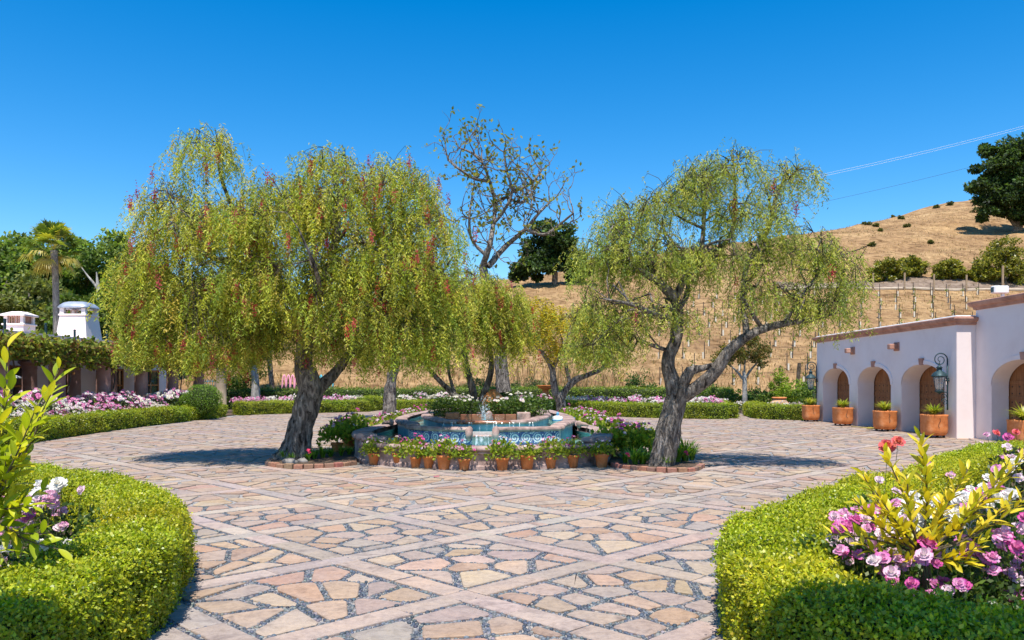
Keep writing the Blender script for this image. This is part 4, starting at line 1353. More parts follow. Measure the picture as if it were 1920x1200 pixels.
# middle tier
def tile_mat(name, small=False):
    m, nt, bs, out = mat_new(name)
    uvn = nt.nodes.new('ShaderNodeUVMap'); uvn.uv_map = 'UVMap'
    # u,v count tiles; the scroll motif spans two tiles
    mp = nt.nodes.new('ShaderNodeMapping'); mp.inputs['Scale'].default_value = (0.5, 0.5, 1)
    nt.links.new(uvn.outputs[0], mp.inputs['Vector'])
    fr = nt.nodes.new('ShaderNodeVectorMath'); fr.operation = 'FRACTION'; nt.links.new(mp.outputs[0], fr.inputs[0])
    sb = nt.nodes.new('ShaderNodeVectorMath'); sb.operation = 'SUBTRACT'; sb.inputs[1].default_value = (0.5, 0.5, 0); nt.links.new(fr.outputs[0], sb.inputs[0])
    ln = nt.nodes.new('ShaderNodeVectorMath'); ln.operation = 'LENGTH'; nt.links.new(sb.outputs[0], ln.inputs[0])
    sx = nt.nodes.new('ShaderNodeSeparateXYZ'); nt.links.new(sb.outputs[0], sx.inputs[0])
    at = nt.nodes.new('ShaderNodeMath'); at.operation = 'ARCTAN2'; nt.links.new(sx.outputs[1], at.inputs[0]); nt.links.new(sx.outputs[0], at.inputs[1])
    def mth(op, a, b=None):
        n = nt.nodes.new('ShaderNodeMath'); n.operation = op
        for i, q in enumerate((a, b)):
            if q is None: continue
            if isinstance(q, (int, float)): n.inputs[i].default_value = q
            else: nt.links.new(q, n.inputs[i])
        return n.outputs[0]
    # spiral: sin(angle + radius * k)
    sp = mth('SINE', mth('ADD', at.outputs[0], mth('MULTIPLY', ln.outputs['Value'], 27.0)))
    inside = mth('LESS_THAN', ln.outputs['Value'], 0.43)
    spi = mth('MULTIPLY', mth('GREATER_THAN', sp, -0.35), inside)
    # corner leaves
    vo = nt.nodes.new('ShaderNodeTexVoronoi'); vo.inputs['Scale'].default_value = 5.0; nt.links.new(mp.outputs[0], vo.inputs['Vector'])
    lv = mth('MULTIPLY', mth('LESS_THAN', vo.outputs['Distance'], 0.34), mth('GREATER_THAN', ln.outputs['Value'], 0.46))
    pat = mth('MAXIMUM', spi, lv)
    blue = nt.nodes.new('ShaderNodeRGB'); blue.outputs[0].default_value = (0.07, 0.125, 0.30, 1)
    wht = nt.nodes.new('ShaderNodeRGB'); wht.outputs[0].default_value = (0.70, 0.74, 0.72, 1)
    mx = nt.nodes.new('ShaderNodeMix'); mx.data_type = 'RGBA'
    nt.links.new(pat, mx.inputs[0]); nt.links.new(blue.outputs[0], mx.inputs[6]); nt.links.new(wht.outputs[0], mx.inputs[7])
    age = ramp(nt, tex_noise(nt, 1.6, 6, 0.7, coords(nt, True)), [(0.32, (0.50, 0.58, 0.62)), (0.6, (1, 1, 1))])
    nt.links.new(mul(nt, mx.outputs[2], age), bs.inputs['Base Color'])
    bs.inputs['Roughness'].default_value = 0.22
    return m
M_tile = tile_mat('glazed_tile')
M_grout = noisy('grout', [(0.3, (0.45, 0.43, 0.40)), (0.7, (0.62, 0.60, 0.56))], 20, 0.9, 0.2, 0.004, 4, True)
fpart(MB().sweep(mfront, [(0.0, 0.05), (0.0, 0.66), (-0.12, 0.66), (-0.12, 0.05)]), 'middle_wall', M_grout)
fpart(MB().sweep(mside, [(0.0, 0.05), (0.0, 0.66), (-0.12, 0.66), (-0.12, 0.05)]), 'middle_wall', noisy('mosaic', [(0.3, (0.10, 0.22, 0.32)), (0.55, (0.18, 0.36, 0.42)), (0.8, (0.38, 0.50, 0.52))], 9, 0.35, 0.1, 0.004, 4, True))
TS = 0.128
Pm = np.array(mfront); dm = np.r_[0, np.cumsum(np.linalg.norm(np.diff(Pm, axis=0), axis=1))]
ncol = int(dm[-1] / TS)
def on_m(t): return np.array([np.interp(t, dm, Pm[:, 0]), np.interp(t, dm, Pm[:, 1])])
for c_ in range(ncol):
    t0, t1 = c_ * TS + .03, (c_ + 1) * TS + .03
    a, b = on_m(t0 + .004), on_m(t1 - .004)
    if -0.86 < (a[0] + b[0]) / 2 < -0.38: continue       # spout notch
    d = (b - a) / np.linalg.norm(b - a); nn = np.array([d[1], -d[0]])
    for r_ in range(3):
        z0, z1 = 0.275 + r_ * TS + .004, 0.275 + (r_ + 1) * TS - .004
        e = 0.010 + random.uniform(-.0015, .0015)
        pf = [a + nn * e, b + nn * e]
        mb = MB()
        vs = [(pf[0][0], pf[0][1], z0), (pf[1][0], pf[1][1], z0), (pf[1][0], pf[1][1], z1), (pf[0][0], pf[0][1], z1), (a[0], a[1], z0), (b[0], b[1], z0), (b[0], b[1], z1), (a[0], a[1], z1)]
        mb.add(vs, [(0, 1, 2, 3), (0, 4, 5, 1), (1, 5, 6, 2), (2, 6, 7, 3), (3, 7, 4, 0)])
        me = mb.mesh('tile', M_tile)
        uvl = me.uv_layers.new(name='UVMap')
        cs = [(c_, r_ - 1), (c_ + 1, r_ - 1), (c_ + 1, r_), (c_, r_)]
        for li, lp in enumerate(me.loops):
            uvl.data[li].uv = cs[lp.vertex_index % 4]
        o = ob_mesh('tile', me, fount); o.location = -fount.location
mf = [p for p in mfront]
lefthalf = [p for p in mf if p[0] < -0.86]; righthalf = [p for p in mf if p[0] > -0.38]
mp = roll(0.661, 0.045, 0.07, 0.22)
coping(lefthalf, mp, 0.62); coping(righthalf, mp, 0.62); coping(mside, roll(0.661, 0.05, 0.08, 0.24), 0.8, 0.006)
# spout in the notch
for sx in (-0.90, -0.34):
    mb = MB().tube([(sx, 16.95, 0.70), (sx, 16.72, 0.69), (sx, 16.62, 0.63), (sx, 16.63, 0.55), (sx, 16.70, 0.50)], [0.075, 0.08, 0.075, 0.06, 0.035], 10)
    fpart(mb, 'scroll_bracket', M_cant, smooth=True)
fpart(MB().box(-0.82, -0.42, 16.60, 16.95, 0.56, 0.60, 0.015), 'spout_lip', M_cant)
# gargoyle spouts on the sides
for x, y, s in ((-3.05, 20.2, -1), (1.62, 19.3, 1)):
    mb = MB().lathe([(0.02, -0.10), (0.06, -0.06), (0.075, 0.0), (0.06, 0.05), (0.03, 0.08)], 12, (x, y, 0.70))
    mb.tube([(x, y, 0.70), (x + s * .14, y - .05, 0.69), (x + s * .22, y - .08, .66)], [0.06, 0.045, 0.025], 8)
    fpart(mb, 'gargoyle_spout', M_cant, smooth=True)
# inner tier
I_OUT = [(-1.1, 18.3), (-0.5, 18.2), (0.1, 18.3), (0.45, 18.65), (0.62, 19.4), (0.88, 20.8), (1.02, 22.4), (0.9, 25), (0.3, 26.9), (-0.7, 27.6), (-1.7, 27.0), (-2.3, 25), (-2.45, 22.6), (-2.28, 20.9), (-1.9, 19.5), (-1.62, 18.7)]
iring = [tuple(p) for p in smooth_path(I_OUT, 0.14, True)]
fpart(MB().sweep(iring, [(0.0, 0.40), (0.0, 0.745), (-0.14, 0.745), (-0.14, 0.40)], True), 'inner_wall', MATS['mosaic'])
nI = len(iring)
blk = 7
for k in range(0, nI, blk):
    seg = [iring[(k + q) % nI] for q in range(min(blk, nI - k) + 1)]
    wet = all(-1.35 < p[0] < 0.35 and p[1] < 18.7 for p in seg)
    pr = roll(0.746, 0.042, 0.07, 0.26)
    mat = noisy('wet_tile', [(0.3, (0.17, 0.055, 0.03)), (0.6, (0.34, 0.13, 0.065)), (0.85, (0.44, 0.22, 0.13))], 5, 0.16, 0.2, 0.006, 6, True, spec=0.7) if wet else M_cant
    fpart(MB().sweep(seg, [(o, z + random.uniform(-.003, .003)) for o, z in pr]), 'coping_block', mat, smooth=True)
inset = [(-0.62 + (p[0] + 0.62) * 0.94, 22.8 + (p[1] - 22.8) * 0.965) for p in iring]
fpart(MB().prism(inset, 0.5, 0.742), 'planter_soil', M_soil)
fpart(MB().prism([(-1.18, 18.46), (-0.5, 18.36), (0.18, 18.46), (0.22, 19.2), (-1.22, 19.2)], 0.744, 0.752), 'basin_floor', noisy('aqua_plaster', [(0.3, (0.05, 0.42, 0.52)), (0.7, (0.12, 0.58, 0.66))], 4, 0.5, 0, world_space=True))
fpart(MB().prism([(-1.18, 18.46), (-0.5, 18.36), (0.18, 18.46), (0.22, 19.2), (-1.22, 19.2)], 0.80, 0.806), 'water', M_water)
for x, mt in ((-1.42, MATS['wet_tile']), (0.28, M_cant)):
    fpart(MB().box(x - 0.16, x + 0.16, 18.98, 19.32, 0.743, 0.985, 0.018), 'corner_block', mt)
for k in range(5):
    x0 = -1.25 + k * 0.272
    fpart(MB().box(x0 + .004, x0 + .268, 19.24, 19.40, 0.743, 0.93 + random.uniform(-.004, .004), 0.012), 'bench_tile', MATS['wet_tile'])
fpart(MB().lathe([(0.09, 0), (0.11, 0.05), (0.07, 0.12), (0.085, 0.18), (0.03, 0.24)], 12, (-0.55, 19.16, 0.78)), 'jet_nozzle', M_cant, smooth=True)
# moving water: jet, sheets over the rim, side trickles
def spray_mat():
    m, nt, bs, out = mat_new('falling_water')
    bs.inputs['Base Color'].default_value = (0.80, 0.86, 0.90, 1)
    bs.inputs['Roughness'].default_value = 0.15
    t = nt.nodes.new('ShaderNodeBsdfTransparent')
    mx = nt.nodes.new('ShaderNodeMixShader')
    n = tex_noise(nt, 14, 4, 0.7, coords(nt, True, (1.6, 1.6, 0.25)))
    r = nt.nodes.new('ShaderNodeValToRGB'); r.color_ramp.elements[0].position = 0.46; r.color_ramp.elements[1].position = 0.78
    nt.links.new(n, r.inputs[0]); nt.links.new(r.outputs[0], mx.inputs[0])
    nt.links.new(t.outputs[0], mx.inputs[1]); nt.links.new(bs.outputs[0], mx.inputs[2])
    nt.links.new(mx.outputs[0], out.inputs['Surface'])
    return m
M_spray = spray_mat()
mb = MB()
for k in range(9):
    a = k * 0.7; sp = random.uniform(0.015, 0.05); hh = random.uniform(0.18, 0.36)
    pts = []
    for q in range(10):
        t = q / 9
        pts.append((-0.66 + math.cos(a) * sp * 1.4 * t, 18.85 + math.sin(a) * sp * t, 0.80 + hh * 4 * t * (1 - t) * (1 if t < .5 else 1) + 0.02))
    mb.tube(pts, [0.011 - 0.004 * abs(q / 9 - .5) for q in range(10)], 6)
mb.tube([(-0.66, 18.85, 0.80), (-0.66, 18.85, 1.02), (-0.66, 18.85, 1.30)], [0.028, 0.024, 0.012], 8)
tag(fpart(mb, 'water_jet', M_spray, smooth=True), kind='stuff')
def drops(name, c, n, s):
    P = rng.normal(size=(n, 3)) * np.array(s) + np.array(c)
    V = leaf_quads(P, np.tile([[0, 0, -1.0]], (n, 1)) + unit(n) * .3, 0.025, 0.014)
    o = ob_mesh(name, quad_mesh(name, V, np.tile([[0.85, 0.9, 0.95]], (n, 1)), M_petal), fount); o.location = -fount.location
    tag(o, kind='stuff')
drops('water_drops', (-0.66, 18.85, 1.05), 160, (0.06, 0.05, 0.15))
mb = MB()
for k in range(16):
    t = k / 15 + random.uniform(-.03, .03)
    x = -1.55 + 2.05 * t
    y = 18.2 + 0.16 * abs(t - .5) ** 2 * 4 - 0.085
    w = random.uniform(0.008, 0.03)
    vs = []
    for q in range(6):
        u = q / 5
        vs += [(x - w, y - .07 * u, .80 - .17 * u * u), (x + w, y - .07 * u, .80 - .17 * u * u)]
    mb.add(vs, [(2*q, 2*q+1, 2*q+3, 2*q+2) for q in range(5)])
vs = []
for q in range(8):
    u = q / 7
    vs += [(-0.76, 16.60 - .10 * u, .605 - .25 * u * u), (-0.48, 16.60 - .10 * u, .605 - .25 * u * u)]
mb.add(vs, [(2*q, 2*q+1, 2*q+3, 2*q+2) for q in range(7)])
for x, y, s in ((-3.27, 20.12, -.5), (1.84, 19.22, .5)):
    mb.tube([(x + s * .1 * q / 6, y - .05 * q / 6, .66 - .31 * (q / 6) ** 1.6) for q in range(7)], 0.012, 6)
tag(fpart(mb, 'falling_water', M_spray), kind='stuff')

# chlorine float and hose fitting on the rim
t = thing('pool_float', 'small white and blue dispenser floating in the side pool of the fountain', 'float', (1.22, 21.4, 0.62))
MB().lathe([(0.12, 0), (0.15, 0.05), (0.14, 0.16), (0.06, 0.19)], 16).build('body', M_white, t, True)
MB().lathe([(0.152, 0.06), (0.156, 0.075), (0.152, 0.09)], 16).build('band', plain('blue_plastic', (0.10, 0.35, 0.6), 0.4), t, True)
MB().lathe([(0.03, 0.19), (0.04, 0.25), (0.02, 0.29)], 12).build('knob', plain('blue_plastic', (0.10, 0.35, 0.6), 0.4), t, True)
t = thing('hose_valve', 'green and blue hose fitting lying on the far coping of the fountain', 'hose', (1.62, 23.6, 0.595))
MB().tube([(-0.30, 0.1, 0.03), (-0.1, 0.02, 0.035), (0.12, 0, 0.035)], 0.03, 8).build('hose', plain('green_hose', (0.03, 0.22, 0.09), 0.5), t, True)
MB().tube([(0.12, 0, 0.035), (0.24, -0.02, 0.035)], 0.04, 8).build('coupling', plain('blue_plastic2', (0.05, 0.20, 0.5), 0.4), t, True)

# ------------------------------------------------------------------ terracotta pots of geraniums
GER = [(0.22, 0.31, 0.03), (0.31, 0.38, 0.035), (0.13, 0.20, 0.022), (0.38, 0.41, 0.05)]
def pot_mesh(r, h):
    return MB().lathe([(r * .70, 0), (r * .74, .01), (r * .93, h * .76), (r * .95, h * .78), (r * 1.06, h * .79), (r * 1.08, h * .98), (r * 1.0, h), (r * .9, h), (r * .88, h * .9)], 18).mesh('pot', M_terra, True)
POTS = [pot_mesh(0.125, 0.25), pot_mesh(0.14, 0.28), pot_mesh(0.115, 0.22)]
GERAN = []
for k in range(7):
    n = 460
    d = unit(n); d[:, 2] = np.abs(d[:, 2]) * 1.1 - 0.62 * rng.random(n) ** 1.5
    P = d * (rng.random((n, 1)) ** .5) * np.array([0.27, 0.27, 0.21]) + np.array([0, 0, 0.14])
    D = d + unit(n) * .7 + np.array([0, 0, .25])
    V = leaf_quads(P, D, 0.055 * (0.7 + .6 * rng.random(n)), 0.05, .05)
    lm = quad_mesh('leaves', V, pal(GER, n, .2), M_leaf)
    items = []
    pc = [[(PINK, BLUSH), (BLUSH, WHITE)], [(BLUSH, WHITE), (PINK, PINK)], [((0.80, 0.12, 0.33), PINK), (PINK, BLUSH)]][k % 3]
    for q in range(13):
        a = random.random() * 6.28; e = random.uniform(.1, 1)
        items.append((Vector((math.cos(a) * e * .27, math.sin(a) * e * .27, .16 + .22 * (1 - e * .7) + random.uniform(-.04, .07))), random.uniform(.02, .036), (math.cos(a) * e, math.sin(a) * e, .9), *random.choice(pc)))
    GERAN.append((lm, blooms_mesh('blooms', items)))
def geranium(x, y, label, group=None, s=1.0, k=None, pot=True, z=0.0, pi=None):
    i = random.randrange(len(POTS)) if pi is None else pi
    t = thing('geranium_pot' if pot else 'geranium_plant', label, 'potted plant' if pot else 'geranium', (x, y, z), random.random() * 6.28, group)
    ph = (0.25, 0.28, 0.22)[i]
    if pot:
        ob_mesh('pot', POTS[i], t)
    lm, bm = GERAN[random.randrange(7) if k is None else k]
    for me, nm in ((lm, 'leaves'), (bm, 'blooms')):
        o = ob_mesh(nm, me, t); o.location = (0, 0, ph * .66 if pot else 0.05); o.scale = (s * 1.32, s * 1.32, s * 1.3)
        if nm == 'blooms': tag(o, kind='stuff')
fr_px = [(706, 869, 'first terracotta pot of pink geraniums at the scroll end beside the leaning trunk'),
         (750, 873, 'second terracotta pot of geraniums from the leaning trunk along the fountain front'),
         (781, 876, 'geranium spilling over its pot, third from the leaning trunk at the fountain front'),
         (806, 877, 'small geranium pot wedged in the leafy row at the fountain front, fourth from leaning trunk'),
         (833, 879, 'wide geranium pot with trailing leaves, fifth from the leaning trunk at the fountain front'),
         (871, 880, 'upright plain terracotta pot of geraniums left of the fountain spout'),
         (942, 881, 'yellowish geranium overflowing its pot just past the fountain spout'),
         (988, 879, 'compact pot of pale pink geraniums, second past the fountain spout'),
         (1032, 877, 'bushy geranium hiding its pot, third past the fountain spout'),
         (1073, 875, 'terracotta pot of geraniums, fourth past the fountain spout'),
         (1127, 875, 'small dark-leaved geranium pot at the end of the front row by the straight trunk')]
for i, (px, py, lb) in enumerate(fr_px):
    g = G(px, py)
    geranium(g.x, min(g.y, 16.6) - 0.12, lb, None, (0.80, .85, .95, .7, .9, .78, .92, .72, .95, .82, .75)[i], i % 7, True, 0.0, i % 3)
for k in range(15):
    y = 20.8 + k * 0.86
    geranium(-3.98 + 0.12 * math.sin(k) + (0.3 * max(0, y - 26) / 6), y, ORD[k] + ' potted pink geranium from the leaning trunk along the villa flank of the fountain', 'geraniums on the villa flank of the fountain', 1.1)
for k in range(13):
    y = 20.6 + k * 0.9
    geranium(2.62 + 0.1 * math.sin(k * 2) - (0.35 * max(0, y - 26) / 6), y, ORD[k] + ' potted pink geranium from the straight trunk along the garage flank of the fountain', 'geraniums on the garage flank of the fountain', 1.2)
g = G(632, 852); geranium(g.x, g.y, 'low orange pot of bright yellow-green geraniums beside the leaning trunk bed', None, 1.25, 0, True, 0, 1)
for px, py, s in ((655, 846, 1.5), (668, 838, 1.45), (650, 835, 1.3)):
    g = G(px, py); geranium(g.x, g.y, 'tall bushy pink geranium between the leaning trunk and the fountain', 'bushy geraniums by the leaning trunk', s, None, True)
for px, py, s in ((1152, 862, 1.6), (1172, 858, 1.5), (1192, 850, 1.5), (1165, 842, 1.5), (1205, 862, 1.4)):
    g = G(px, py); geranium(g.x, g.y, 'large bushy pink geranium between the fountain and the straight trunk', 'bushy geraniums by the straight trunk', s, None, False)

# ------------------------------------------------------------------ tree beds with brick edging
M_brick = attr_mat('brick', 0.85, 20, 0.3, 0.4, 0.01)
for nm, poly, lab, edge in (('tree_bed', BED_TL, 'brick edged planting bed at the foot of the leaning pepper tree', [(-5.15, 17.2), (-4.95, 16.3), (-4.4, 15.82), (-3.6, 15.95), (-3.22, 16.45)]),
                            ('tree_bed', BED_TR, 'brick edged planting bed at the foot of the straight grey trunk', [(2.02, 16.1), (2.25, 15.7), (2.85, 15.15), (3.4, 15.2), (3.8, 15.95)])):
    t = thing(nm, lab, 'planting bed', (poly[1][0], poly[1][1], 0))
    gpart(MB().prism(poly, -0.03, 0.07), 'soil', M_soil, t)
    E = smooth_path(edge, 0.05)
    E = np.array(E); dd = np.r_[0, np.cumsum(np.linalg.norm(np.diff(E, axis=0), axis=1))]
    n = int(dd[-1] / 0.19)
    for k in range(n):
        t0 = (k + .5) * dd[-1] / n
        p = Vector((np.interp(t0, dd, E[:, 0]), np.interp(t0, dd, E[:, 1]), 0))
        q = Vector((np.interp(t0 + .05, dd, E[:, 0]), np.interp(t0 + .05, dd, E[:, 1]), 0))
        an = math.atan2(q.y - p.y, q.x - p.x) + random.uniform(-.05, .05)
        M = Matrix.Translation(p) @ Matrix.Rotation(an, 4, 'Z')
        mb = MB().box(-0.088, 0.088, -0.055, 0.055, -0.03, 0.085 + random.uniform(-.01, .01), 0.008, (0.34 * random.uniform(.7, 1.2), 0.17 * random.uniform(.8, 1.2), 0.11), M)
        gpart(mb, 'brick', M_brick, t)

def strap_mesh(n, length, cols, wid=0.028, up=0.9):
    Q, C = [], []
    cl = pal(cols, n, .18)
    for i in range(n):
        a = random.random() * 6.28; L = length * random.uniform(.6, 1.1); lean = random.uniform(.15, up)
        d = np.array([math.cos(a), math.sin(a), 0]); s = np.array([-math.sin(a), math.cos(a), 0])
        b = d * random.uniform(0, .05)
        pv = None
        m = 5
        for k in range(m + 1):
            t = k / m
            p = b + d * L * (lean * t * t * .9 + .1 * t) + np.array([0, 0, L * (t - lean * .62 * t * t)])
            w = wid * (1 - t ** 2.5) * .5 + .002
            cur = (p - s * w, p + s * w)
            if pv is not None:
                Q.append([pv[0], pv[1], cur[1], cur[0]]); C.append(cl[i])
            pv = cur
    return quad_mesh('blades', np.array(Q), np.array(C), M_gloss)
AG = [(0.20, 0.36, 0.03), (0.31, 0.46, 0.04), (0.11, 0.23, 0.02)]
AGY = [(0.40, 0.42, 0.05), (0.24, 0.33, 0.035), (0.50, 0.46, 0.07)]
STR = [strap_mesh(60, .42, AG), strap_mesh(50, .48, AG), strap_mesh(70, .34, AG)]
def strap(x, y, label, group, s=1.0, k=0, z=0.06):
    t = thing('strap_leaf_plant', label, 'plant', (x, y, z), random.random() * 6.28, group)
    ob_mesh('blades', STR[k % 3], t); t.scale = (s, s, s)
for k, (px, py, s) in enumerate(((590, 866, .75), (605, 864, .8), (620, 862, .8), (578, 869, .6), (640, 860, .7), (540, 862, .7), (532, 868, .75), (545, 872, .5), (655, 858, .8))):
    g = G(px, py); strap(g.x, g.y, 'tuft of bright strap leaves in the bed of the leaning trunk', 'strap leaves by the leaning trunk', s, k)
for k, (px, py, s) in enumerate(((1172, 874, .8), (1190, 877, 1.0), (1205, 876, 1.1), (1270, 872, 1.25), (1285, 870, 1.3), (1275, 862, 1.2), (1250, 881, .7), (1298, 868, 1.0), (1215, 868, 1.0), (1180, 866, .9))):
    g = G(px, py); strap(g.x, g.y, 'tuft of bright strap leaves round the straight grey trunk', 'strap leaves by the straight trunk', s, k)
# single pink flowers standing in the beds
for px, py, Y, lb in ((1176, 848, 15.7, 'single hot pink flower spike among strap leaves beside the straight trunk'), (1286, 846, 16.2, 'hot pink flower on the garage side of the straight trunk'), (578, 842, 16.6, 'small red flower close to the leaning trunk')):
    p = PY(px, py, Y)
    t = thing('pink_flower', lb, 'flower', (p.x, p.y, 0.06))
    MB().tube([(0.02, 0, 0), (0.01, 0, p.z * .5), (0, 0, p.z - .08)], 0.006, 5).build('stem', plain('green_stem', (0.10, 0.18, 0.03)), t)
    ob_mesh('bloom', blooms_mesh('bloom', [(Vector((0, 0, p.z - .09)), .05, (0, -.4, 1), (0.85, 0.05, 0.16), (0.9, 0.15, 0.25)), (Vector((0.02, 0, p.z - .13)), .04, (.5, -.4, 1), (0.85, 0.05, 0.16), (0.9, 0.15, 0.25))]), t)
# boulder by the leaning trunk
def rock(name, label, c, r, mat, group=None):
    mb = MB()
    n, m = 14, 9
    vs = []
    for i in range(m):
        a = math.pi * i / (m - 1)
        for k in range(n):
            b = 2 * math.pi * k / n
            d = np.array([math.sin(a) * math.cos(b), math.sin(a) * math.sin(b), math.cos(a)])
            q = 1 + .22 * float(snoise(d + np.array(c), 2.0))
            vs.append(tuple(d * q * np.array(r)))
    fs = [(i*n+k, i*n+(k+1) % n, (i+1)*n+(k+1) % n, (i+1)*n+k) for i in range(m-1) for k in range(n)]
    mb.add(vs, fs)
    o = mb.build(name, mat, None, True); o.location = c
    return tag(o, label, 'rock', group)
M_rock = noisy('pale_rock', [(0.3, (0.12, 0.105, 0.095)), (0.7, (0.36, 0.32, 0.28))], 6, .9, .5, .02, 7)
g = G(545, 876); rock('boulder', 'pale rounded stone at the foot of the leaning trunk', (g.x - .05, g.y + .15, .08), (.15, .11, .10), M_rock)
g = G(560, 874); rock('boulder', 'darker stone tucked against the base of the leaning trunk', (g.x + .05, g.y + .12, .08), (.11, .10, .08), M_rock)

# ------------------------------------------------------------------ garage planters
PL = MB().lathe([(0.24, 0), (0.29, 0.02), (0.325, 0.09), (0.335, 0.2), (0.335, 0.56), (0.345, 0.60), (0.345, 0.64), (0.30, 0.64), (0.29, 0.56)], 28, sq=0.62).mesh('tub', M_terra, True)
PL_ST = [strap_mesh(150, .5, AGY, .034, 1.0), strap_mesh(140, .5, AGY, .034, 1.1), strap_mesh(170, .62, AGY, .034, 1.15)]
for x, y, k, lb in ((12.98, 34.75, 0, 'terracotta tub with grassy plant beside the rounded hedge at the far garage corner'),
                    (12.98, 31.4, 1, 'cracked terracotta tub with grassy plant between the two farthest garage arches'),
                    (12.98, 27.85, 0, 'terracotta tub with grassy plant on the pier by the coiled yellow hose'),
                    (13.0, 24.65, 1, 'terracotta tub with a dark crack below the wall lantern'),
                    (13.45, 21.0, 2, 'terracotta tub with long arching leaves before the tall wing arch')):
    t = thing('terracotta_planter', lb, 'planter', (x, y, 0), random.uniform(-.05, .05))
    o = ob_mesh('tub', PL, t); o.location = (0, 0, 0.075)
    mb = MB()
    for sx in (-.2, .2):
        for sy in (-.2, .2):
            mb.lathe([(.035, 0), (.04, .02), (.04, .06), (.02, .085)], 8, (sx, sy, 0))
    mb.build('casters', M_iron, t)
    o = MB().lathe([(0.30, 0), (0.30, 0.02)], 20).build('soil', M_soil, t); o.location = (0, 0, .66)
    o = ob_mesh('grassy_plant', PL_ST[k], t); o.location = (0, 0, .66); o.scale = (1.15, 1.15, .95)
    pts = [(random.uniform(-.04, .04), -.352, .62 - .06 * q) for q in range(6)]
    MB().tube(pts, .006, 4).build('crack', M_iron, t)
mb = MB()
for r_ in (0.30, 0.27, 0.33):
    mb.tube([(13.2 + r_ * 1.3 * math.cos(a), 28.75 + r_ * math.sin(a), .03 + random.uniform(0, .05)) for a in np.linspace(0, 6.1, 26)], 0.016, 6)
mb.tube([(13.2 + .3, 28.75, .03), (13.0, 29.6, .03), (12.9, 30.4, .03)], .016, 6)
tag(mb.build('garden_hose', plain('yellow_hose', (0.42, 0.33, 0.06), .5), None, True), 'coiled yellow hose lying at the foot of the middle garage arch', 'hose')

# ------------------------------------------------------------------ terracotta pieces in the back garden
t = thing('bird_bath', 'orange terracotta pedestal bird bath rising from the white roses', 'bird bath', (1.78, 43.6 - .2, 0))
p0 = PY(1023, 724, 44.5)
t.location = (p0.x + .05, 45.55, 0.03); t.scale = (1.15, 1.15, 1.08)
MB().lathe([(.30, 0), (.30, .1), (.20, .16), (.17, .5), (.13, .75), (.19, .8), (.14, .86), (.16, 1.15)], 16).build('pedestal', M_terra, t, True)
MB().lathe([(.16, 1.15), (.34, 1.24), (.44, 1.36), (.46, 1.40), (.40, 1.40), (.30, 1.31)], 18).build('bowl', M_terra, t, True)
p0 = PY(925, 748, 22.6)
t = thing('terracotta_urn', 'large orange terracotta jar behind the roses in the middle of the fountain', 'urn', (p0.x, 22.2, 0.74)); t.scale = (1.15, 1.15, 1.05)
MB().lathe([(.14, 0), (.22, .12), (.27, .30), (.27, .42), (.22, .56), (.13, .66), (.05, .70)], 20).build('body', noisy('bright_terracotta', [(0.3, (0.62, 0.20, 0.05)), (0.7, (0.78, 0.32, 0.10))], 4, .8, .2, .006), t, True)
MB().lathe([(.06, .695), (.075, .71), (.06, .73)], 14).build('rim', M_terra, t, True)
p0 = PY(1478, 745, 38.6)
t = thing('terracotta_urn', 'squat pale terracotta jar with a rolled lip behind the path by the garage', 'urn', (p0.x + .1, 40.2, 0.035))
t.scale = (1.7, 1.7, 1.5)
MB().lathe([(.12, 0), (.24, .12), (.29, .30), (.27, .42), (.19, .52), (.17, .55)], 20).build('body', noisy('sand_terracotta', [(0.3, (0.52, 0.27, 0.13)), (0.7, (0.66, 0.40, 0.22))], 4, .8, .2, .006), t, True)
MB().lathe([(.17, .55), (.21, .57), (.22, .60), (.19, .62), (.15, .61)], 20).build('lip', M_terra, t, True)
for px, py, Y, lb in ((753, 750, 47.6, 'small terracotta pot rim among the white roses near the back path'), (637, 748, 47.0, 'low red terracotta pot in the roses at the shaded hedge corner')):
    p0 = PY(px, py, Y)
    t = thing('flower_pot', lb, 'pot', (p0.x, Y, .03)); t.scale = (2.2, 2.2, 2.6)
    ob_mesh('pot', POTS[0], t)
    o = MB().lathe([(.105, 0), (.105, .01)], 14).build('soil', M_soil, t); o.location = (0, 0, .22)

# looped garden chairs, pink and turquoise
def loop_chair(label, x, y, col, rz):
    t = thing('loop_chair', label, 'chair', (x, y, 0), rz)
    m = plain('chair_' + label.split()[0], col, .45)
    for k, sx in enumerate((-.42, -.14, .14, .42)):
        pts = [(sx + .12 * math.cos(a), .25 + .12 * abs(math.sin(a)), 1.35 + .85 * math.sin(a)) for a in np.linspace(0, 6.283, 21)[:-1]]
        MB().tube(pts, .05, 6, closed=True).build('back_loop', m, t, True)
    MB().box(-.55, .55, -.45, .22, .52, .60, .03).build('seat', m, t)
    for sx in (-.48, .48):
        for sy in (-.38, .16):
            MB().tube([(sx, sy, 0), (sx, sy, .53)], .035, 6).build('leg', m, t)
loop_chair('pink chair with tall looped back at the foot of the dry slope', PY(543, 700, 54).x, 54, (0.85, 0.36, 0.46), .1)
loop_chair('turquoise chair with tall looped back at the foot of the dry slope', PY(607, 700, 54).x, 54, (0.10, 0.50, 0.60), -.3)
# parasol seen between the pergola columns
t = thing('patio_parasol', 'white and blue patio parasol standing under the pergola', 'parasol', (-18.2, 27.4, 0))
MB().tube([(0, 0, 0), (0, 0, 2.2)], .03, 8).build('pole', M_white, t)
MB().lathe([(1.25, 1.85), (1.22, 1.9), (.6, 2.12), (.03, 2.25)], 8).build('canopy', plain('canvas', (0.72, 0.75, 0.82), .8), t)
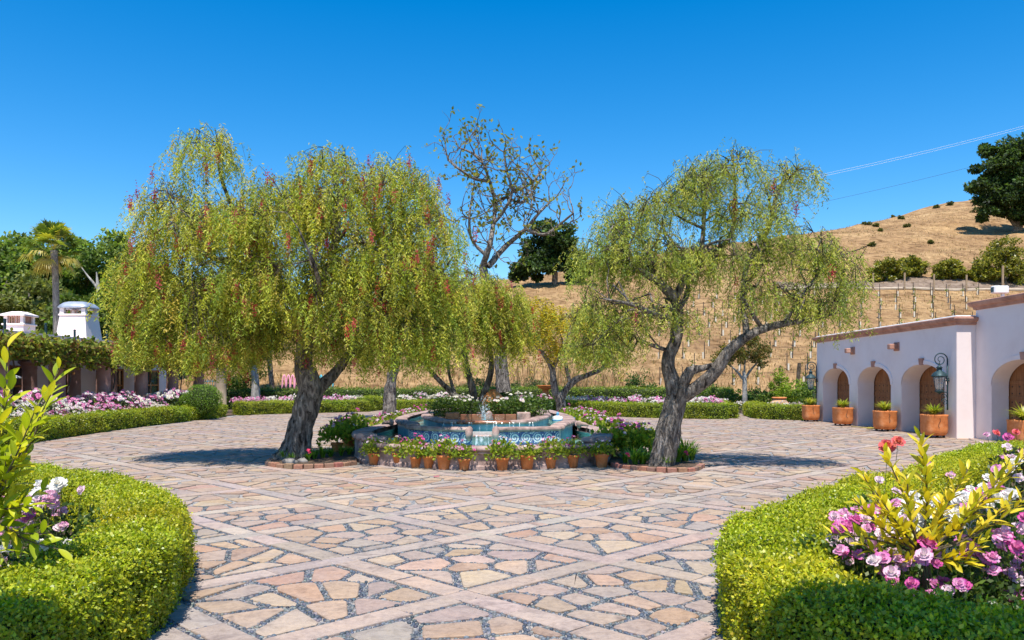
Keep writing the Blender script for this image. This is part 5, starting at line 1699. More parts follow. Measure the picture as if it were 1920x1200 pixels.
# garden gate and pier at the end of the villa
p0 = PY(415, 700, 48.5)
t = thing('gate_pier', 'thick tan stone pier beside the turquoise gate', 'pillar', (p0.x, 48.5, 0))
MB().lathe([(.36, 0), (.36, .15), (.30, .2), (.29, 2.5), (.36, 2.62), (.38, 2.75)], 16).build('shaft', noisy('tan_stone', [(0.3, (0.30, 0.22, 0.14)), (0.7, (0.45, 0.35, 0.24))], 3, .9, .3, .01), t, True)
p0 = PY(394, 700, 48.8)
t = thing('garden_gate', 'turquoise iron garden gate beside the tan pier', 'gate', (p0.x, 48.8, 0))
for k in range(7):
    MB().tube([(-.45 + .15 * k, 0, .05), (-.45 + .15 * k, 0, 1.9)], .018, 6).build('bar', plain('turquoise_iron', (0.10, 0.28, 0.36), .5), t)
for zz in (.15, 1.0, 1.75):
    MB().box(-.5, .5, -.02, .02, zz, zz + .05).build('rail', plain('turquoise_iron', (0.10, 0.28, 0.36), .5), t)
# ------------------------------------------------------------------ trees
def trunk_tube(pts, rad, n=20, lump=0.10, step=0.12, seed=0.0):
    """gnarled tapering limb as verts/faces"""
    P = np.array(smooth_path([np.r_[np.array(p, float), r_] for p, r_ in zip(pts, rad)], step))
    C, rr_ = P[:, :3], np.maximum(P[:, 3], 0.004)
    m = len(C)
    T = nrm(np.gradient(C, axis=0))
    ref = np.array([0.2, 1.0, 0.1])
    V = np.zeros((m, n, 3))
    th = np.arange(n) * 2 * np.pi / n
    for i in range(m):
        u = ref - T[i] * ref.dot(T[i]); u /= np.linalg.norm(u); ref = u
        w = np.cross(T[i], u)
        V[i] = C[i] + (np.cos(th)[:, None] * u + np.sin(th)[:, None] * w) * rr_[i]
    d = V - C[:, None]
    flute = np.sin(th * 5 + seed)[None, :] * 0.35 + np.sin(th * 3 + C[:, 2:3] * 1.3 + seed) * 0.4
    Vs_ = (V + seed) * np.array([1, 1, .45])
    V += d * (lump * (snoise(Vs_, 3.2) * 1.0 + snoise(Vs_, 11.0) * .7 + flute * .6))[:, :, None]
    ii = np.arange(m * n).reshape(m, n)
    Fc = np.stack([ii[:-1], np.roll(ii, -1, 1)[:-1], np.roll(ii, -1, 1)[1:], ii[1:]], -1).reshape(-1, 4)
    return V.reshape(-1, 3), Fc, C

def px_path(pts, Y, base=None):
    """[(px, py, dY, radius)] at depth Y"""
    return [PY(x, y, Y + d) for x, y, d, r_ in pts], [r_ for *_, r_ in pts]

def pepper_tree(label, Y, base_px, trunk, limbs, blobs, n_strand, slen, zmin, cols, wts, leaf=0.085, wid=0.016, step=0.06, per=2, berry=0.0, bark=None, boughs=60, name='pepper_tree', hollow=0.4, group=None, droop=1.0):
    bark = bark or M_bark
    b = PY(base_px[0], base_px[1], Y); b.z = 0
    t = thing(name, label, 'tree', tuple(b), 0, group)
    back = -b
    def put(me, nm, kind=None):
        o = ob_mesh(nm, me, t); o.location = back
        if kind: tag(o, kind=kind)
        return o
    LP = []
    p, r_ = px_path(trunk, Y)
    V, Fc, C = trunk_tube(p, r_, 40, 0.17, 0.05, Y)
    put(indexed_mesh('trunk', V, Fc, np.full((len(V), 3), .3), bark, True), 'trunk')
    for k, lm in enumerate(limbs):
        p, r_ = px_path(lm, Y)
        V, Fc, C = trunk_tube(p, r_, 14 if r_[0] > .08 else 9, 0.11, 0.12, Y + k)
        put(indexed_mesh('limb', V, Fc, np.full((len(V), 3), .3), bark, True), 'limb')
        nl = len(C)
        LP.append(np.c_[C[int(nl * .25):], np.interp(np.linspace(.25, 1, nl - int(nl * .25)), np.linspace(0, 1, len(r_)), r_)])
    LP = np.concatenate(LP)
    k_ = Y / F
    Bc = np.array([list(PY(x, y, Y + dy)) + [rx * k_, ry, rz * k_] for x, y, dy, rx, ry, rz, w in blobs])
    bw = np.array([w for *_, w in blobs], float); bw /= bw.sum()
    # boughs from limbs into the crown
    mbB, tips = MB(), []
    for q in range(boughs):
        i = rng.choice(len(Bc), p=bw)
        d = unit(1)[0]; d[2] = abs(d[2]) * .8
        tgt = Bc[i, :3] + d * Bc[i, 3:] * rng.uniform(.3, .85)
        j = np.argsort(((LP[:, :3] - tgt) ** 2).sum(1) + np.where(LP[:, 2] > tgt[2] + .3, 3, 0))[rng.integers(0, 6)]
        s = LP[j, :3]; r0 = min(LP[j, 3] * .6, .05)
        m1 = s + (tgt - s) * .4 + np.array([0, 0, .25 * np.linalg.norm(tgt - s)]) + rng.normal(size=3) * .12
        m2 = s + (tgt - s) * .75 + np.array([0, 0, .18 * np.linalg.norm(tgt - s)]) + rng.normal(size=3) * .12
        pts = smooth_path([s, m1, m2, tgt], .3)
        mbB.tube(pts, list(np.linspace(r0, .010, len(pts))), 6)
        tips += [np.r_[x, 0] for x in pts[len(pts) // 3:]]
    put(mbB.mesh('boughs', bark, True), 'boughs', 'stuff')
    tips = np.array(tips)[:, :3]
    # hanging strands
    i = rng.choice(len(Bc), n_strand, p=bw)
    d = unit(n_strand); d[:, 2] = np.where(rng.random(n_strand) < .8, np.abs(d[:, 2]), d[:, 2])
    A = Bc[i, :3] + d * Bc[i, 3:] * (hollow + (1 - hollow) * rng.random((n_strand, 1)) ** .6)
    A += rng.normal(size=A.shape) * .1
    cl_ = snoise(A, 2.3 if Y < 20 else 1.2) > (-.42 if Y > 16 else -.25)
    A, d = A[cl_], d[cl_]
    n_strand = len(A)
    ln = slen * (.35 + .8 * rng.random(n_strand))
    zl = zmin(A) + rng.normal(size=n_strand) * .16
    ln = np.minimum(ln, A[:, 2] - zl)
    ok_ = ln > .12
    A, d, ln = A[ok_], d[ok_], ln[ok_]
    ns = len(A)
    out = nrm(np.c_[d[:, :2] + rng.normal(size=(ns, 2)) * .5, np.zeros(ns)])
    # twigs from bough to strand
    tw = MB()
    for q in range(0, ns, 2):
        j = np.argmin(((tips - A[q]) ** 2).sum(1))
        s = tips[j]
        mid = (s + A[q]) / 2 + np.array([0, 0, .12 * np.linalg.norm(A[q] - s)])
        e = A[q] + out[q] * .1 - np.array([0, 0, ln[q] * .5])
        tw.tube([s, mid, A[q], e], [.007, .006, .005, .003], 3, cap=False)
    put(tw.mesh('twigs', M_twig), 'twigs', 'stuff')
    cnt = np.maximum(2, (ln / step).astype(int))
    si = np.repeat(np.arange(ns), cnt)
    tt = (np.arange(len(si)) - np.repeat(np.cumsum(cnt) - cnt, cnt)) / np.repeat(cnt, cnt)
    L = ln[si]
    pos = A[si] + out[si] * (.40 * np.sqrt(tt) * np.minimum(L, 1.0))[:, None] - np.array([0, 0, 1.0]) * (tt * L)[:, None]
    pos += np.stack([np.sin(tt * 5 + si), np.cos(tt * 4.3 + si * 1.7), 0 * tt], -1) * .035
    sc = pal(cols, ns, .14, wts)
    Vs, Cs = [], []
    m = len(pos)
    for k in range(per):
        a = rng.random(m) * 6.28
        D = np.stack([np.cos(a), np.sin(a), -(.25 + 1.25 * rng.random(m)) * droop], -1)
        Lf = leaf * (.6 + .8 * rng.random(m))
        Vs.append(leaf_quads(pos + rng.normal(size=(m, 3)) * .02, D, Lf, wid * (.7 + .6 * rng.random(m)), .05, np.array([.1, -.25, 1.0]), 1.3))
        Cs.append(np.clip(sc[si] * (1 + rng.normal(size=(m, 1)) * .17), .01, .8))
    put(quad_mesh('foliage', np.concatenate(Vs), np.concatenate(Cs), M_leaf), 'foliage', 'stuff')
    if berry > 0:
        nb = int(ns * berry)
        j = rng.choice(ns, nb)
        P, = [A[j] + out[j] * .34 - np.array([0, 0, 1.0]) * (ln[j] * rng.uniform(.15, .9, nb))[:, None]]
        q = 60
        bp = np.repeat(P, q, 0) + rng.normal(size=(nb * q, 3)) * np.array([.026, .026, .085])
        V = leaf_quads(bp, unit(nb * q), .030, .028)
        C = np.repeat(pal([(0.55, 0.055, 0.07), (0.60, 0.11, 0.13), (0.38, 0.035, 0.04)], nb, .15), q, 0)
        put(quad_mesh('berries', V, C, M_petal), 'berries', 'stuff')
    return t

PEP = [(0.45, 0.455, 0.055), (0.34, 0.385, 0.05), (0.58, 0.53, 0.085), (0.22, 0.29, 0.045), (0.50, 0.40, 0.08)]
PW = [.36, .26, .20, .12, .06]
PEPG = [(0.40, 0.43, 0.07), (0.29, 0.345, 0.06), (0.52, 0.50, 0.10), (0.19, 0.26, 0.055)]
PGW = [.36, .28, .22, .14]

# the leaning tree with the wide weeping crown
YL = 17.2
pepper_tree('large weeping pepper tree with leaning gnarled trunk and clusters of red berries', YL, (553, 866),
    [(545, 872, 0, .40), (551, 860, 0, .35), (558, 835, 0, .30), (565, 800, 0, .265), (574, 765, 0, .27), (580, 740, 0, .27), (579, 715, 0, .235), (572, 695, 0, .19)],
    [[(576, 725, 0, .20), (570, 690, 0, .185), (571, 650, -.1, .17), (576, 610, -.15, .155), (572, 578, -.15, .145), (548, 556, -.1, .125), (512, 520, 0, .11), (498, 480, .1, .095), (455, 425, .2, .06), (420, 350, .2, .035), (398, 260, .2, .012)],
     [(590, 735, 0, .15), (612, 715, .1, .13), (640, 685, .3, .11), (680, 625, .5, .09), (722, 530, .6, .075), (748, 420, .6, .05), (752, 320, .6, .015)],
     [(578, 590, -.1, .11), (600, 540, -.4, .09), (628, 460, -.6, .07), (635, 370, -.6, .04), (620, 285, -.6, .012)],
     [(572, 650, 0, .09), (520, 615, .4, .075), (440, 592, .7, .06), (360, 575, .9, .04), (290, 545, 1.0, .015)],
     [(512, 520, 0, .08), (450, 500, -.6, .06), (370, 470, -1.2, .045), (310, 420, -1.4, .015)],
     [(690, 610, .5, .07), (760, 560, .2, .05), (820, 520, 0, .03), (850, 480, 0, .012)],
     [(575, 600, 0, .08), (600, 560, -1.0, .06), (590, 500, -2.0, .04), (560, 430, -2.4, .015)],
     [(580, 620, 0, .08), (560, 570, 1.0, .06), (600, 500, 2.0, .04), (640, 430, 2.4, .015)]],
    [(392, 300, .2, 62, .7, 75, .55), (330, 420, 0, 70, 1.2, 85, 1.0), (300, 540, 0, 70, 1.3, 90, 1.2), (410, 470, -.3, 105, 1.7, 110, 2.0), (520, 440, -.4, 100, 1.9, 100, 1.8), (540, 395, -.2, 70, 1.4, 75, .8),
     (618, 330, -.4, 55, 1.1, 62, .6), (640, 420, -.2, 100, 1.8, 100, 1.7), (745, 370, .3, 85, 1.3, 85, 1.1), (790, 460, .2, 80, 1.4, 100, 1.3), (720, 520, 0, 120, 1.9, 90, 1.9), (560, 540, 0, 150, 2.2, 80, 1.9),
     (400, 580, 0, 130, 1.9, 70, 1.7), (310, 640, 0, 65, 1.2, 40, 1.1), (470, 560, -.8, 90, 1.2, 80, 1.2), (420, 650, -.4, 75, 1.4, 36, .9), (500, 630, .6, 60, 1.2, 40, .5), (640, 655, .5, 70, 1.5, 36, .9), (760, 640, 0, 80, 1.5, 45, 1.2), (835, 640, 0, 40, 1.0, 45, .5), (800, 570, 0, 72, 1.2, 80, 1.1), (660, 600, -.2, 120, 1.9, 60, 1.2), (270, 590, 0, 36, .8, 60, .4)],
    8000, .85, lambda A: 1.84 + .45 * np.exp(-((A[:, 0] + 4.7) / .8) ** 2) + .1 * np.sin(A[:, 0] * 3.1), PEP, PW, leaf=.085, wid=.021, step=.058, per=3, berry=.06, boughs=95)

# the straighter, thinner crown on the garage side
YR = 15.75
pepper_tree('pepper tree with straight grey trunk, open airy crown and long side limb toward the garage', YR, (1243, 877),
    [(1240, 884, 0, .33), (1242, 872, 0, .285), (1247, 845, 0, .25), (1254, 805, 0, .225), (1262, 770, 0, .215), (1270, 740, 0, .21), (1272, 728, 0, .19)],
    [[(1264, 738, 0, .16), (1258, 712, 0, .15), (1252, 690, 0, .135), (1254, 665, 0, .125), (1266, 640, 0, .115), (1270, 600, 0, .11), (1266, 565, 0, .105), (1252, 545, -.1, .095), (1225, 522, -.2, .075), (1195, 505, -.3, .055), (1165, 495, -.3, .03), (1130, 480, -.3, .012)],
     [(1280, 742, 0, .15), (1300, 730, -.1, .14), (1330, 708, -.2, .135), (1345, 690, -.25, .13), (1365, 660, -.3, .11), (1395, 634, -.3, .095), (1430, 617, -.3, .08), (1470, 607, -.3, .06), (1520, 600, -.3, .04), (1575, 585, -.2, .012)],
     [(1276, 730, -.05, .13), (1284, 712, -.12, .12), (1294, 695, -.15, .10), (1318, 690, -.2, .06), (1350, 680, -.2, .045), (1365, 672, -.25, .03)],
     [(1266, 560, 0, .085), (1280, 530, 0, .075), (1296, 500, .1, .065), (1312, 488, .1, .05), (1318, 440, .1, .045), (1322, 380, .1, .03), (1330, 320, .1, .012)],
     [(1285, 520, 0, .06), (1330, 480, .4, .05), (1370, 440, .5, .04), (1378, 370, .5, .03), (1375, 290, .5, .010)],
     [(1400, 630, -.3, .07), (1395, 570, 0, .06), (1400, 500, .3, .055), (1440, 430, .4, .045), (1455, 370, .4, .03), (1480, 320, .4, .010)],
     [(1470, 607, -.3, .05), (1500, 560, -.3, .04), (1535, 510, -.2, .03), (1560, 450, -.2, .012)],
     [(1262, 600, 0, .06), (1230, 590, -.8, .05), (1180, 570, -1.2, .035), (1130, 560, -1.4, .012)],
     [(1268, 590, 0, .06), (1290, 540, 1.0, .05), (1270, 470, 1.6, .035), (1230, 410, 1.8, .012)],
     [(1260, 660, 0, .045), (1225, 648, -.2, .035), (1195, 640, -.3, .025), (1185, 660, -.3, .012)]],
    [(1130, 500, -.3, 60, 1.0, 80, 1.1), (1185, 430, -.1, 75, 1.2, 65, 1.1), (1270, 390, .2, 80, 1.3, 65, 1.2), (1320, 350, .2, 60, 1.0, 60, .8), (1376, 318, .4, 45, .8, 48, .45), (1470, 350, .4, 62, .9, 55, .6), (1410, 420, .4, 85, 1.3, 60, 1.1),
     (1230, 500, 0, 105, 1.6, 70, 1.4), (1360, 500, .2, 105, 1.5, 70, 1.3), (1480, 490, 0, 85, 1.2, 70, 1.0), (1560, 510, -.2, 60, .9, 58, .75), (1130, 600, -.4, 62, 1.1, 60, .9), (1230, 600, -.2, 80, 1.3, 45, .6), (1430, 570, 0, 90, 1.2, 40, .7), (1540, 580, -.2, 68, .8, 34, .5), (1110, 655, -.4, 50, 1.0, 32, .6), (1185, 650, -.2, 50, 1.0, 30, .5), (1590, 545, -.2, 34, .6, 40, .35)],
    5200, .55, lambda A: np.where(A[:, 0] < 2.5, 2.05, 2.45) + .15 * np.sin(A[:, 0] * 2.7), PEPG, PGW, leaf=.075, wid=.017, step=.055, per=3, berry=.003, boughs=130, hollow=.2)

# far side of the fountain, behind the leaning tree
pepper_tree('weeping pepper tree with a dark upright trunk on the far side of the fountain', 37.5, (730, 783),
    [(729, 786, 0, .42), (730, 778, 0, .34), (731, 755, 0, .29), (733, 725, 0, .27), (736, 700, 0, .25), (740, 680, 0, .23)],
    [[(740, 690, 0, .2), (735, 640, 0, .17), (720, 580, 0, .13), (700, 500, 0, .08), (690, 420, 0, .03)], [(742, 680, 0, .17), (765, 620, 0, .13), (790, 550, 0, .1), (810, 470, 0, .05)], [(738, 660, 0, .12), (690, 610, 0, .09), (640, 580, 0, .05)]],
    [(690, 560, 0, 80, 2.2, 70, 1), (780, 540, 0, 75, 2.2, 80, 1), (735, 490, 0, 90, 2.5, 80, 1), (830, 600, 0, 45, 1.5, 60, .6), (650, 630, 0, 50, 1.6, 40, .6)],
    1500, 1.5, lambda A: 2.3 + 0 * A[:, 0], PEP, PW, leaf=.17, wid=.045, step=.13, per=2, berry=.05, boughs=40)

# the multi-stemmed tree rising from the fountain planter
pepper_tree('multi-stemmed weeping pepper tree growing out of the fountain planter', 22.3, (885, 772),
    [(884, 776, 0, .12), (883, 768, 0, .11), (882, 764, 0, .10)],
    [[(874, 774, 0, .11), (862, 752, 0, .095), (845, 735, 0, .085), (825, 715, 0, .075), (805, 692, 0, .06), (795, 660, 0, .045), (800, 600, 0, .02)],
     [(886, 772, 0, .12), (888, 745, .1, .11), (884, 720, .1, .10), (876, 695, .1, .09), (868, 650, .1, .07), (862, 590, .1, .04), (870, 530, .1, .012)],
     [(897, 772, 0, .11), (905, 745, 0, .10), (916, 715, 0, .09), (922, 685, 0, .08), (918, 640, 0, .06), (926, 580, 0, .04), (930, 530, 0, .012)],
     [(855, 745, 0, .05), (842, 700, .2, .045), (838, 650, .3, .035), (830, 590, .4, .012)]],
    [(880, 560, 0, 85, 1.2, 62, 1.2), (830, 610, 0, 52, .9, 60, 1), (935, 590, 0, 55, .9, 70, 1), (880, 620, 0, 90, 1.2, 50, 1.1), (960, 640, 0, 30, .6, 45, .4)],
    1900, .85, lambda A: 1.75 + .2 * np.sin(A[:, 0] * 3), PEP, PW, leaf=.10, wid=.024, step=.072, per=3, berry=.07, boughs=40)

# the smaller yellowing tree on the far garage side
YEL = [(0.54, 0.41, 0.025), (0.42, 0.40, 0.045), (0.32, 0.36, 0.05), (0.62, 0.43, 0.015)]
pepper_tree('small forked tree with yellowing foliage behind the fountain', 42, (1053, 777),
    [(1053, 779, 0, .34), (1053, 770, 0, .27), (1051, 755, 0, .25), (1048, 742, 0, .24), (1046, 736, 0, .2)],
    [[(1043, 742, 0, .19), (1038, 715, 0, .17), (1035, 690, 0, .15), (1020, 665, 0, .11), (1000, 640, 0, .07), (985, 600, 0, .03)],
     [(1054, 745, 0, .2), (1063, 728, 0, .18), (1080, 712, 0, .16), (1105, 702, 0, .13), (1130, 690, 0, .1), (1150, 660, 0, .04)],
     [(1036, 695, 0, .12), (1050, 660, 0, .1), (1070, 620, 0, .08), (1075, 570, 0, .03)],
     [(1070, 720, 0, .1), (1062, 690, 0, .09), (1058, 650, 0, .06), (1040, 600, 0, .02)]],
    [(1060, 610, 0, 62, 1.8, 40, 1.2), (1130, 630, 0, 55, 1.6, 42, 1), (1000, 590, 0, 40, 1.4, 40, .8), (1080, 660, 0, 60, 1.6, 24, .7), (1010, 640, 0, 40, 1.3, 28, .6)],
    1200, .9, lambda A: 2.1 + 0 * A[:, 0], YEL, [.36, .28, .16, .20], leaf=.16, wid=.05, step=.11, per=3, boughs=50, name='yellowing_tree', droop=.5)

# ---------------- general leafy trees
def leafy_tree(name, label, base, trunk, blobs, n, leaf, cols, wts=None, bark=None, limbs=(), group=None, clumps=14, cat='tree', mat=None, core=False, crown='crown'):
    """blobs: world (x,y,z,rx,ry,rz,w) relative to base"""
    t = thing(name, label, cat, base, 0, group)
    bark = bark or M_bark
    if trunk:
        V, Fc, C = trunk_tube([p[:3] for p in trunk], [p[3] for p in trunk], 12, .1, .3, base[0])
        ob_mesh('trunk', indexed_mesh('trunk', V, Fc, np.full((len(V), 3), .3), bark, True), t)
    for lm in limbs:
        V, Fc, C = trunk_tube([p[:3] for p in lm], [p[3] for p in lm], 8, .1, .3, base[1])
        ob_mesh('limb', indexed_mesh('limb', V, Fc, np.full((len(V), 3), .3), bark, True), t)
    B = np.array([b[:6] for b in blobs]); w = np.array([b[6] for b in blobs], float); w /= w.sum()
    nc = max(6, int(clumps * len(B)))
    ci = rng.choice(len(B), nc, p=w)
    d = unit(nc)
    cc = B[ci, :3] + d * B[ci, 3:] * (rng.random((nc, 1)) ** .4)
    cr = B[ci, 3:].min(1) * rng.uniform(.22, .42, nc)
    ctint = rng.uniform(.72, 1.2, nc)
    li = rng.integers(0, nc, n)
    dd = unit(n)
    P = cc[li] + dd * (cr[li] * rng.random(n) ** .45)[:, None] * np.array([1.15, 1.15, .8])
    D = dd * .6 + unit(n) * .8 + np.array([0, 0, -.1])
    L = leaf * (.65 + .7 * rng.random(n))
    C = pal(cols, n, .16, wts) * ctint[li][:, None]
    ob_mesh(crown, quad_mesh(crown, leaf_quads(P, D, L, L * .62, .06, dd * .5 + np.array([0, -.2, .8]), 1.2), C, mat or M_leaf), t)
    return t

# villa-side background trees
SYC = [(0.14, 0.22, 0.032), (0.20, 0.285, 0.045), (0.26, 0.33, 0.065), (0.08, 0.13, 0.022)]
def bgtree(label, px, top, Y, rpx, n, cols, leaf=.34, group=None, bark=None, wts=None, name='background_tree'):
    b = PY(px, 717, Y); k = Y / F
    zt = 1.7 + (717 - top) * k
    r = rpx * k
    z0 = TZ(b.x, b.y)
    hh = zt - z0
    leafy_tree(name, label, (b.x, Y, z0), [(0, 0, -.2, .32), (.2, 0, hh * .3, .26), (-.2, .2, hh * .6, .16), (0, 0, hh * .85, .05)],
               [(0, 0, hh * .72, r * .8, r * .8, hh * .26, 1), (-r * .45, -.4, hh * .5, r * .62, r * .7, hh * .26, .8), (r * .45, .3, hh * .48, r * .62, r * .7, hh * .26, .8), (0, -.8, hh * .3, r * .8, r * .7, hh * .2, .7)],
               n, leaf, cols, wts, bark, [[(0, 0, hh * .3, .18), (r * .35, 0, hh * .5, .12), (r * .6, 0, hh * .68, .04)], [(0, 0, hh * .35, .16), (-r * .3, .3, hh * .55, .1), (-r * .55, .2, hh * .72, .04)]], group, 26)
OLV = [(0.22, 0.245, 0.06), (0.29, 0.31, 0.08), (0.15, 0.18, 0.045)]
bgtree('tall dark green tree at the far edge behind the fan palm', 28, 400, 62, 90, 24000, SYC)
bgtree('broad tree with olive foliage behind the low chimney', -40, 430, 58, 90, 12000, SYC)
bgtree('leafy green tree behind the domed chimney', 205, 430, 64, 74, 20000, SYC, bark=M_bark_pale)
bgtree('lower olive-toned tree below the fan palm', 55, 510, 57, 90, 18000, OLV)
bgtree('round-topped green tree just past the fan palm', 135, 425, 66, 62, 14000, SYC)
bgtree('green tree filling the gap between villa and weeping crown', 235, 520, 55, 55, 11000, SYC)
bgtree('bushy green tree at the end of the villa roof', 262, 455, 58, 62, 10000, [(0.10, 0.17, 0.025), (0.14, 0.21, 0.035), (0.07, 0.12, 0.02)])
bgtree('dark green tree hidden behind the weeping crown', 420, 520, 66, 110, 9000, SYC)
bgtree('dense green tree standing behind the back hedge by the villa', 150, 545, 55, 60, 8000, [(0.09, 0.15, 0.025), (0.13, 0.19, 0.03)])
# pale bare limbs of the sycamore
t = thing('bare_limb_tree', 'pale forked bare trunk showing against the green trees by the domed chimney', 'tree', (PY(195, 717, 61).x, 61, 0))
for pts in ([(195, 640), (190, 570), (182, 540), (165, 518), (152, 500)], [(186, 550), (183, 530), (181, 510)]):
    w = [PY(x, y, 61) - Vector(t.location) for x, y in pts]
    if len(pts) > 3: w = [Vector((0.2, 0, 0))] + w
    V, Fc, C = trunk_tube([tuple(p) for p in w], list(np.linspace(.20, .04, len(w))), 9, .08, .3)
    ob_mesh('limb', indexed_mesh('limb', V, Fc, np.full((len(V), 3), .3), M_bark_pale, True), t)
# trees with pale trunks beyond the shaded hedge
for px, lb in ((478, 'pale slender trunk standing behind the rose bed left of the leaning trunk'), (508, 'thin dark trunk close beside the pale slender one')):
    Yp = 49.5 if px == 478 else 55
    b = PY(px, 717, Yp)
    leafy_tree('garden_tree', lb, (b.x, Yp, 0), [(0, 0, 0, .30 if px == 478 else .2), (.05, 0, 1.5, .24 if px == 478 else .16), (-.1, 0, 3.5, .16), (0, 0, 6, .08)], [(0, 0, 5.2, 2.0, 1.8, 1.6, 1), (-.8, 0, 3.8, 1.6, 1.4, 1.0, .6)], 5000, .2, SYC, None, M_bark_pale if px == 478 else M_bark)

# fan palm
def fan_palm():
    Yp = 48.0
    b = PY(106, 717, Yp)
    t = thing('fan_palm', 'tall fan palm with a slim grey trunk above the villa roof', 'palm', (b.x, Yp, 0))
    top = PY(101, 470, Yp).z
    V, Fc, C = trunk_tube([(0.0, 0, 0), (.02, 0, top * .4), (-.06, 0, top * .8), (-.15, 0, top)], [.30, .21, .18, .20], 14, .03, .15)
    ob_mesh('trunk', indexed_mesh('trunk', V, Fc, np.full((len(V), 3), .3), bark_mat('palm_bark', (0.16, 0.14, 0.12), (0.36, 0.33, 0.29), 9), True), t)
    for i in range(58):
        az = i * 2.39996; el = math.radians(random.uniform(-50, 80)) if i > 13 else math.radians(random.uniform(25, 85))
        old = el < -.2
        d = np.array([math.cos(az) * math.cos(el), math.sin(az) * math.cos(el), math.sin(el)])
        s0 = np.array([-.15, 0, top + .05])
        hub = s0 + d * random.uniform(.85, 1.25)
        Q, Cc = [], []
        side_ = nrm(np.cross(d, [0, 0, 1.0]) + 1e-6)
        up_ = np.cross(side_, d)
        base_c = np.array((0.40, 0.33, 0.07) if old else random.choice([(0.17, 0.23, 0.03), (0.26, 0.31, 0.04), (0.44, 0.41, 0.05), (0.10, 0.15, 0.02)]))
        Q.append([s0 - side_ * .02, s0 + side_ * .02, hub + side_ * .015, hub - side_ * .015]); Cc.append((0.35, 0.30, 0.08))
        nf = 16
        for f in range(nf):
            a = (f / (nf - 1) - .5) * 2.7
            fd = d * math.cos(a) + side_ * math.sin(a) + up_ * (.12 * math.cos(a * 2))
            Lf = random.uniform(.7, .95) * (1 - .15 * abs(a))
            m_ = hub + fd * Lf * .6; e = hub + fd * Lf - np.array([0, 0, .22 * Lf * (1 + old)])
            w_ = nrm(np.cross(fd, up_)) * .048
            k_ = random.uniform(.8, 1.2)
            Q.append([hub - w_ * .2, hub + w_ * .2, m_ + w_, m_ - w_]); Cc.append(base_c * k_)
            Q.append([m_ - w_, m_ + w_, e + w_ * .15, e - w_ * .15]); Cc.append(base_c * k_ * 1.1)
        ob_mesh('frond', quad_mesh('frond', np.array(Q), np.array(Cc, float), M_gloss), t)
fan_palm()

# bare-branched coral tree behind the fountain
def coral_tree():
    Yc = 50.0
    b = PY(945, 717, Yc); b.z = 0
    t = thing('coral_tree', 'tall nearly leafless tree with tangled bare branches behind the fountain', 'tree', tuple(b))
    mb = MB(); tips = []
    def w(px, py, dy=0): return np.array(PY(px, py, Yc + dy)) - np.array(b)
    V, Fc, C = trunk_tube([w(945, 735), w(940, 690), w(935, 640), w(915, 560), w(905, 500)], [.45, .40, .36, .30, .26], 14, .1, .3)
    ob_mesh('trunk', indexed_mesh('trunk', V, Fc, np.full((len(V), 3), .3), M_bark, True), t)
    mains = [[(905, 500), (918, 460), (925, 420), (928, 380), (918, 340), (905, 305)], [(925, 420), (945, 395), (960, 360), (950, 320), (945, 285)], [(918, 340), (890, 335), (865, 320), (840, 300)],
             [(915, 500), (950, 460), (985, 430), (1010, 400), (1030, 380)], [(960, 360), (985, 350), (1000, 340), (1015, 320)], [(912, 480), (885, 450), (880, 410), (885, 370)], [(928, 380), (950, 370), (975, 380), (1000, 360)], [(985, 430), (1020, 440), (1050, 420), (1075, 400)], [(905, 305), (890, 290), (870, 280)]]
    def grow(p, d, L, r_, lev):
        pts = [p]
        n = 4
        for k in range(n):
            d = nrm(d + rng.normal(size=3) * .28 + np.array([0, 0, .08]))
            pts.append(pts[-1] + d * L / n)
        mb.tube(pts, list(np.linspace(r_, r_ * .55, n + 1)), 5, cap=False)
        if lev == 0:
            tips.append(pts[-1]); return
        for q in range(2 if lev > 1 else 3):
            grow(pts[-1 - (q % 2)], d + rng.normal(size=3) * .75, L * .62, r_ * .55, lev - 1)
    for i, mn in enumerate(mains):
        pts = [w(x, y, rng.normal() * .5 if k else 0) for k, (x, y) in enumerate(mn)]
        r0 = .20 if i in (0, 3) else .11
        V, Fc, C = trunk_tube(pts, list(np.linspace(r0, .06, len(pts))), 8, .1, .25, i)
        ob_mesh('limb', indexed_mesh('limb', V, Fc, np.full((len(V), 3), .3), M_bark, True), t)
        for k in range(1, len(pts)):
            for _ in range(3):
                grow(pts[k], rng.normal(size=3) * .8 + np.array([0, 0, .45]), rng.uniform(1.1, 2.0), .045, 2)
    tag(ob_mesh('branches', mb.mesh('branches', bark_mat('bark_grey', (0.10, 0.075, 0.055), (0.34, 0.27, 0.20), 5)), t), kind='stuff')
    T = np.array(tips); n = len(T)
    sel = rng.choice(n, n * 2)
    P = T[sel] + rng.normal(size=(len(sel), 3)) * .12
    V = leaf_quads(P, unit(len(sel)) + np.array([0, 0, .2]), .30, .17)
    tag(ob_mesh('leaves', quad_mesh('leaves', V, pal([(0.22, 0.24, 0.04), (0.30, 0.29, 0.05), (0.15, 0.18, 0.03)], len(sel)), M_leaf), t), kind='stuff')
coral_tree()

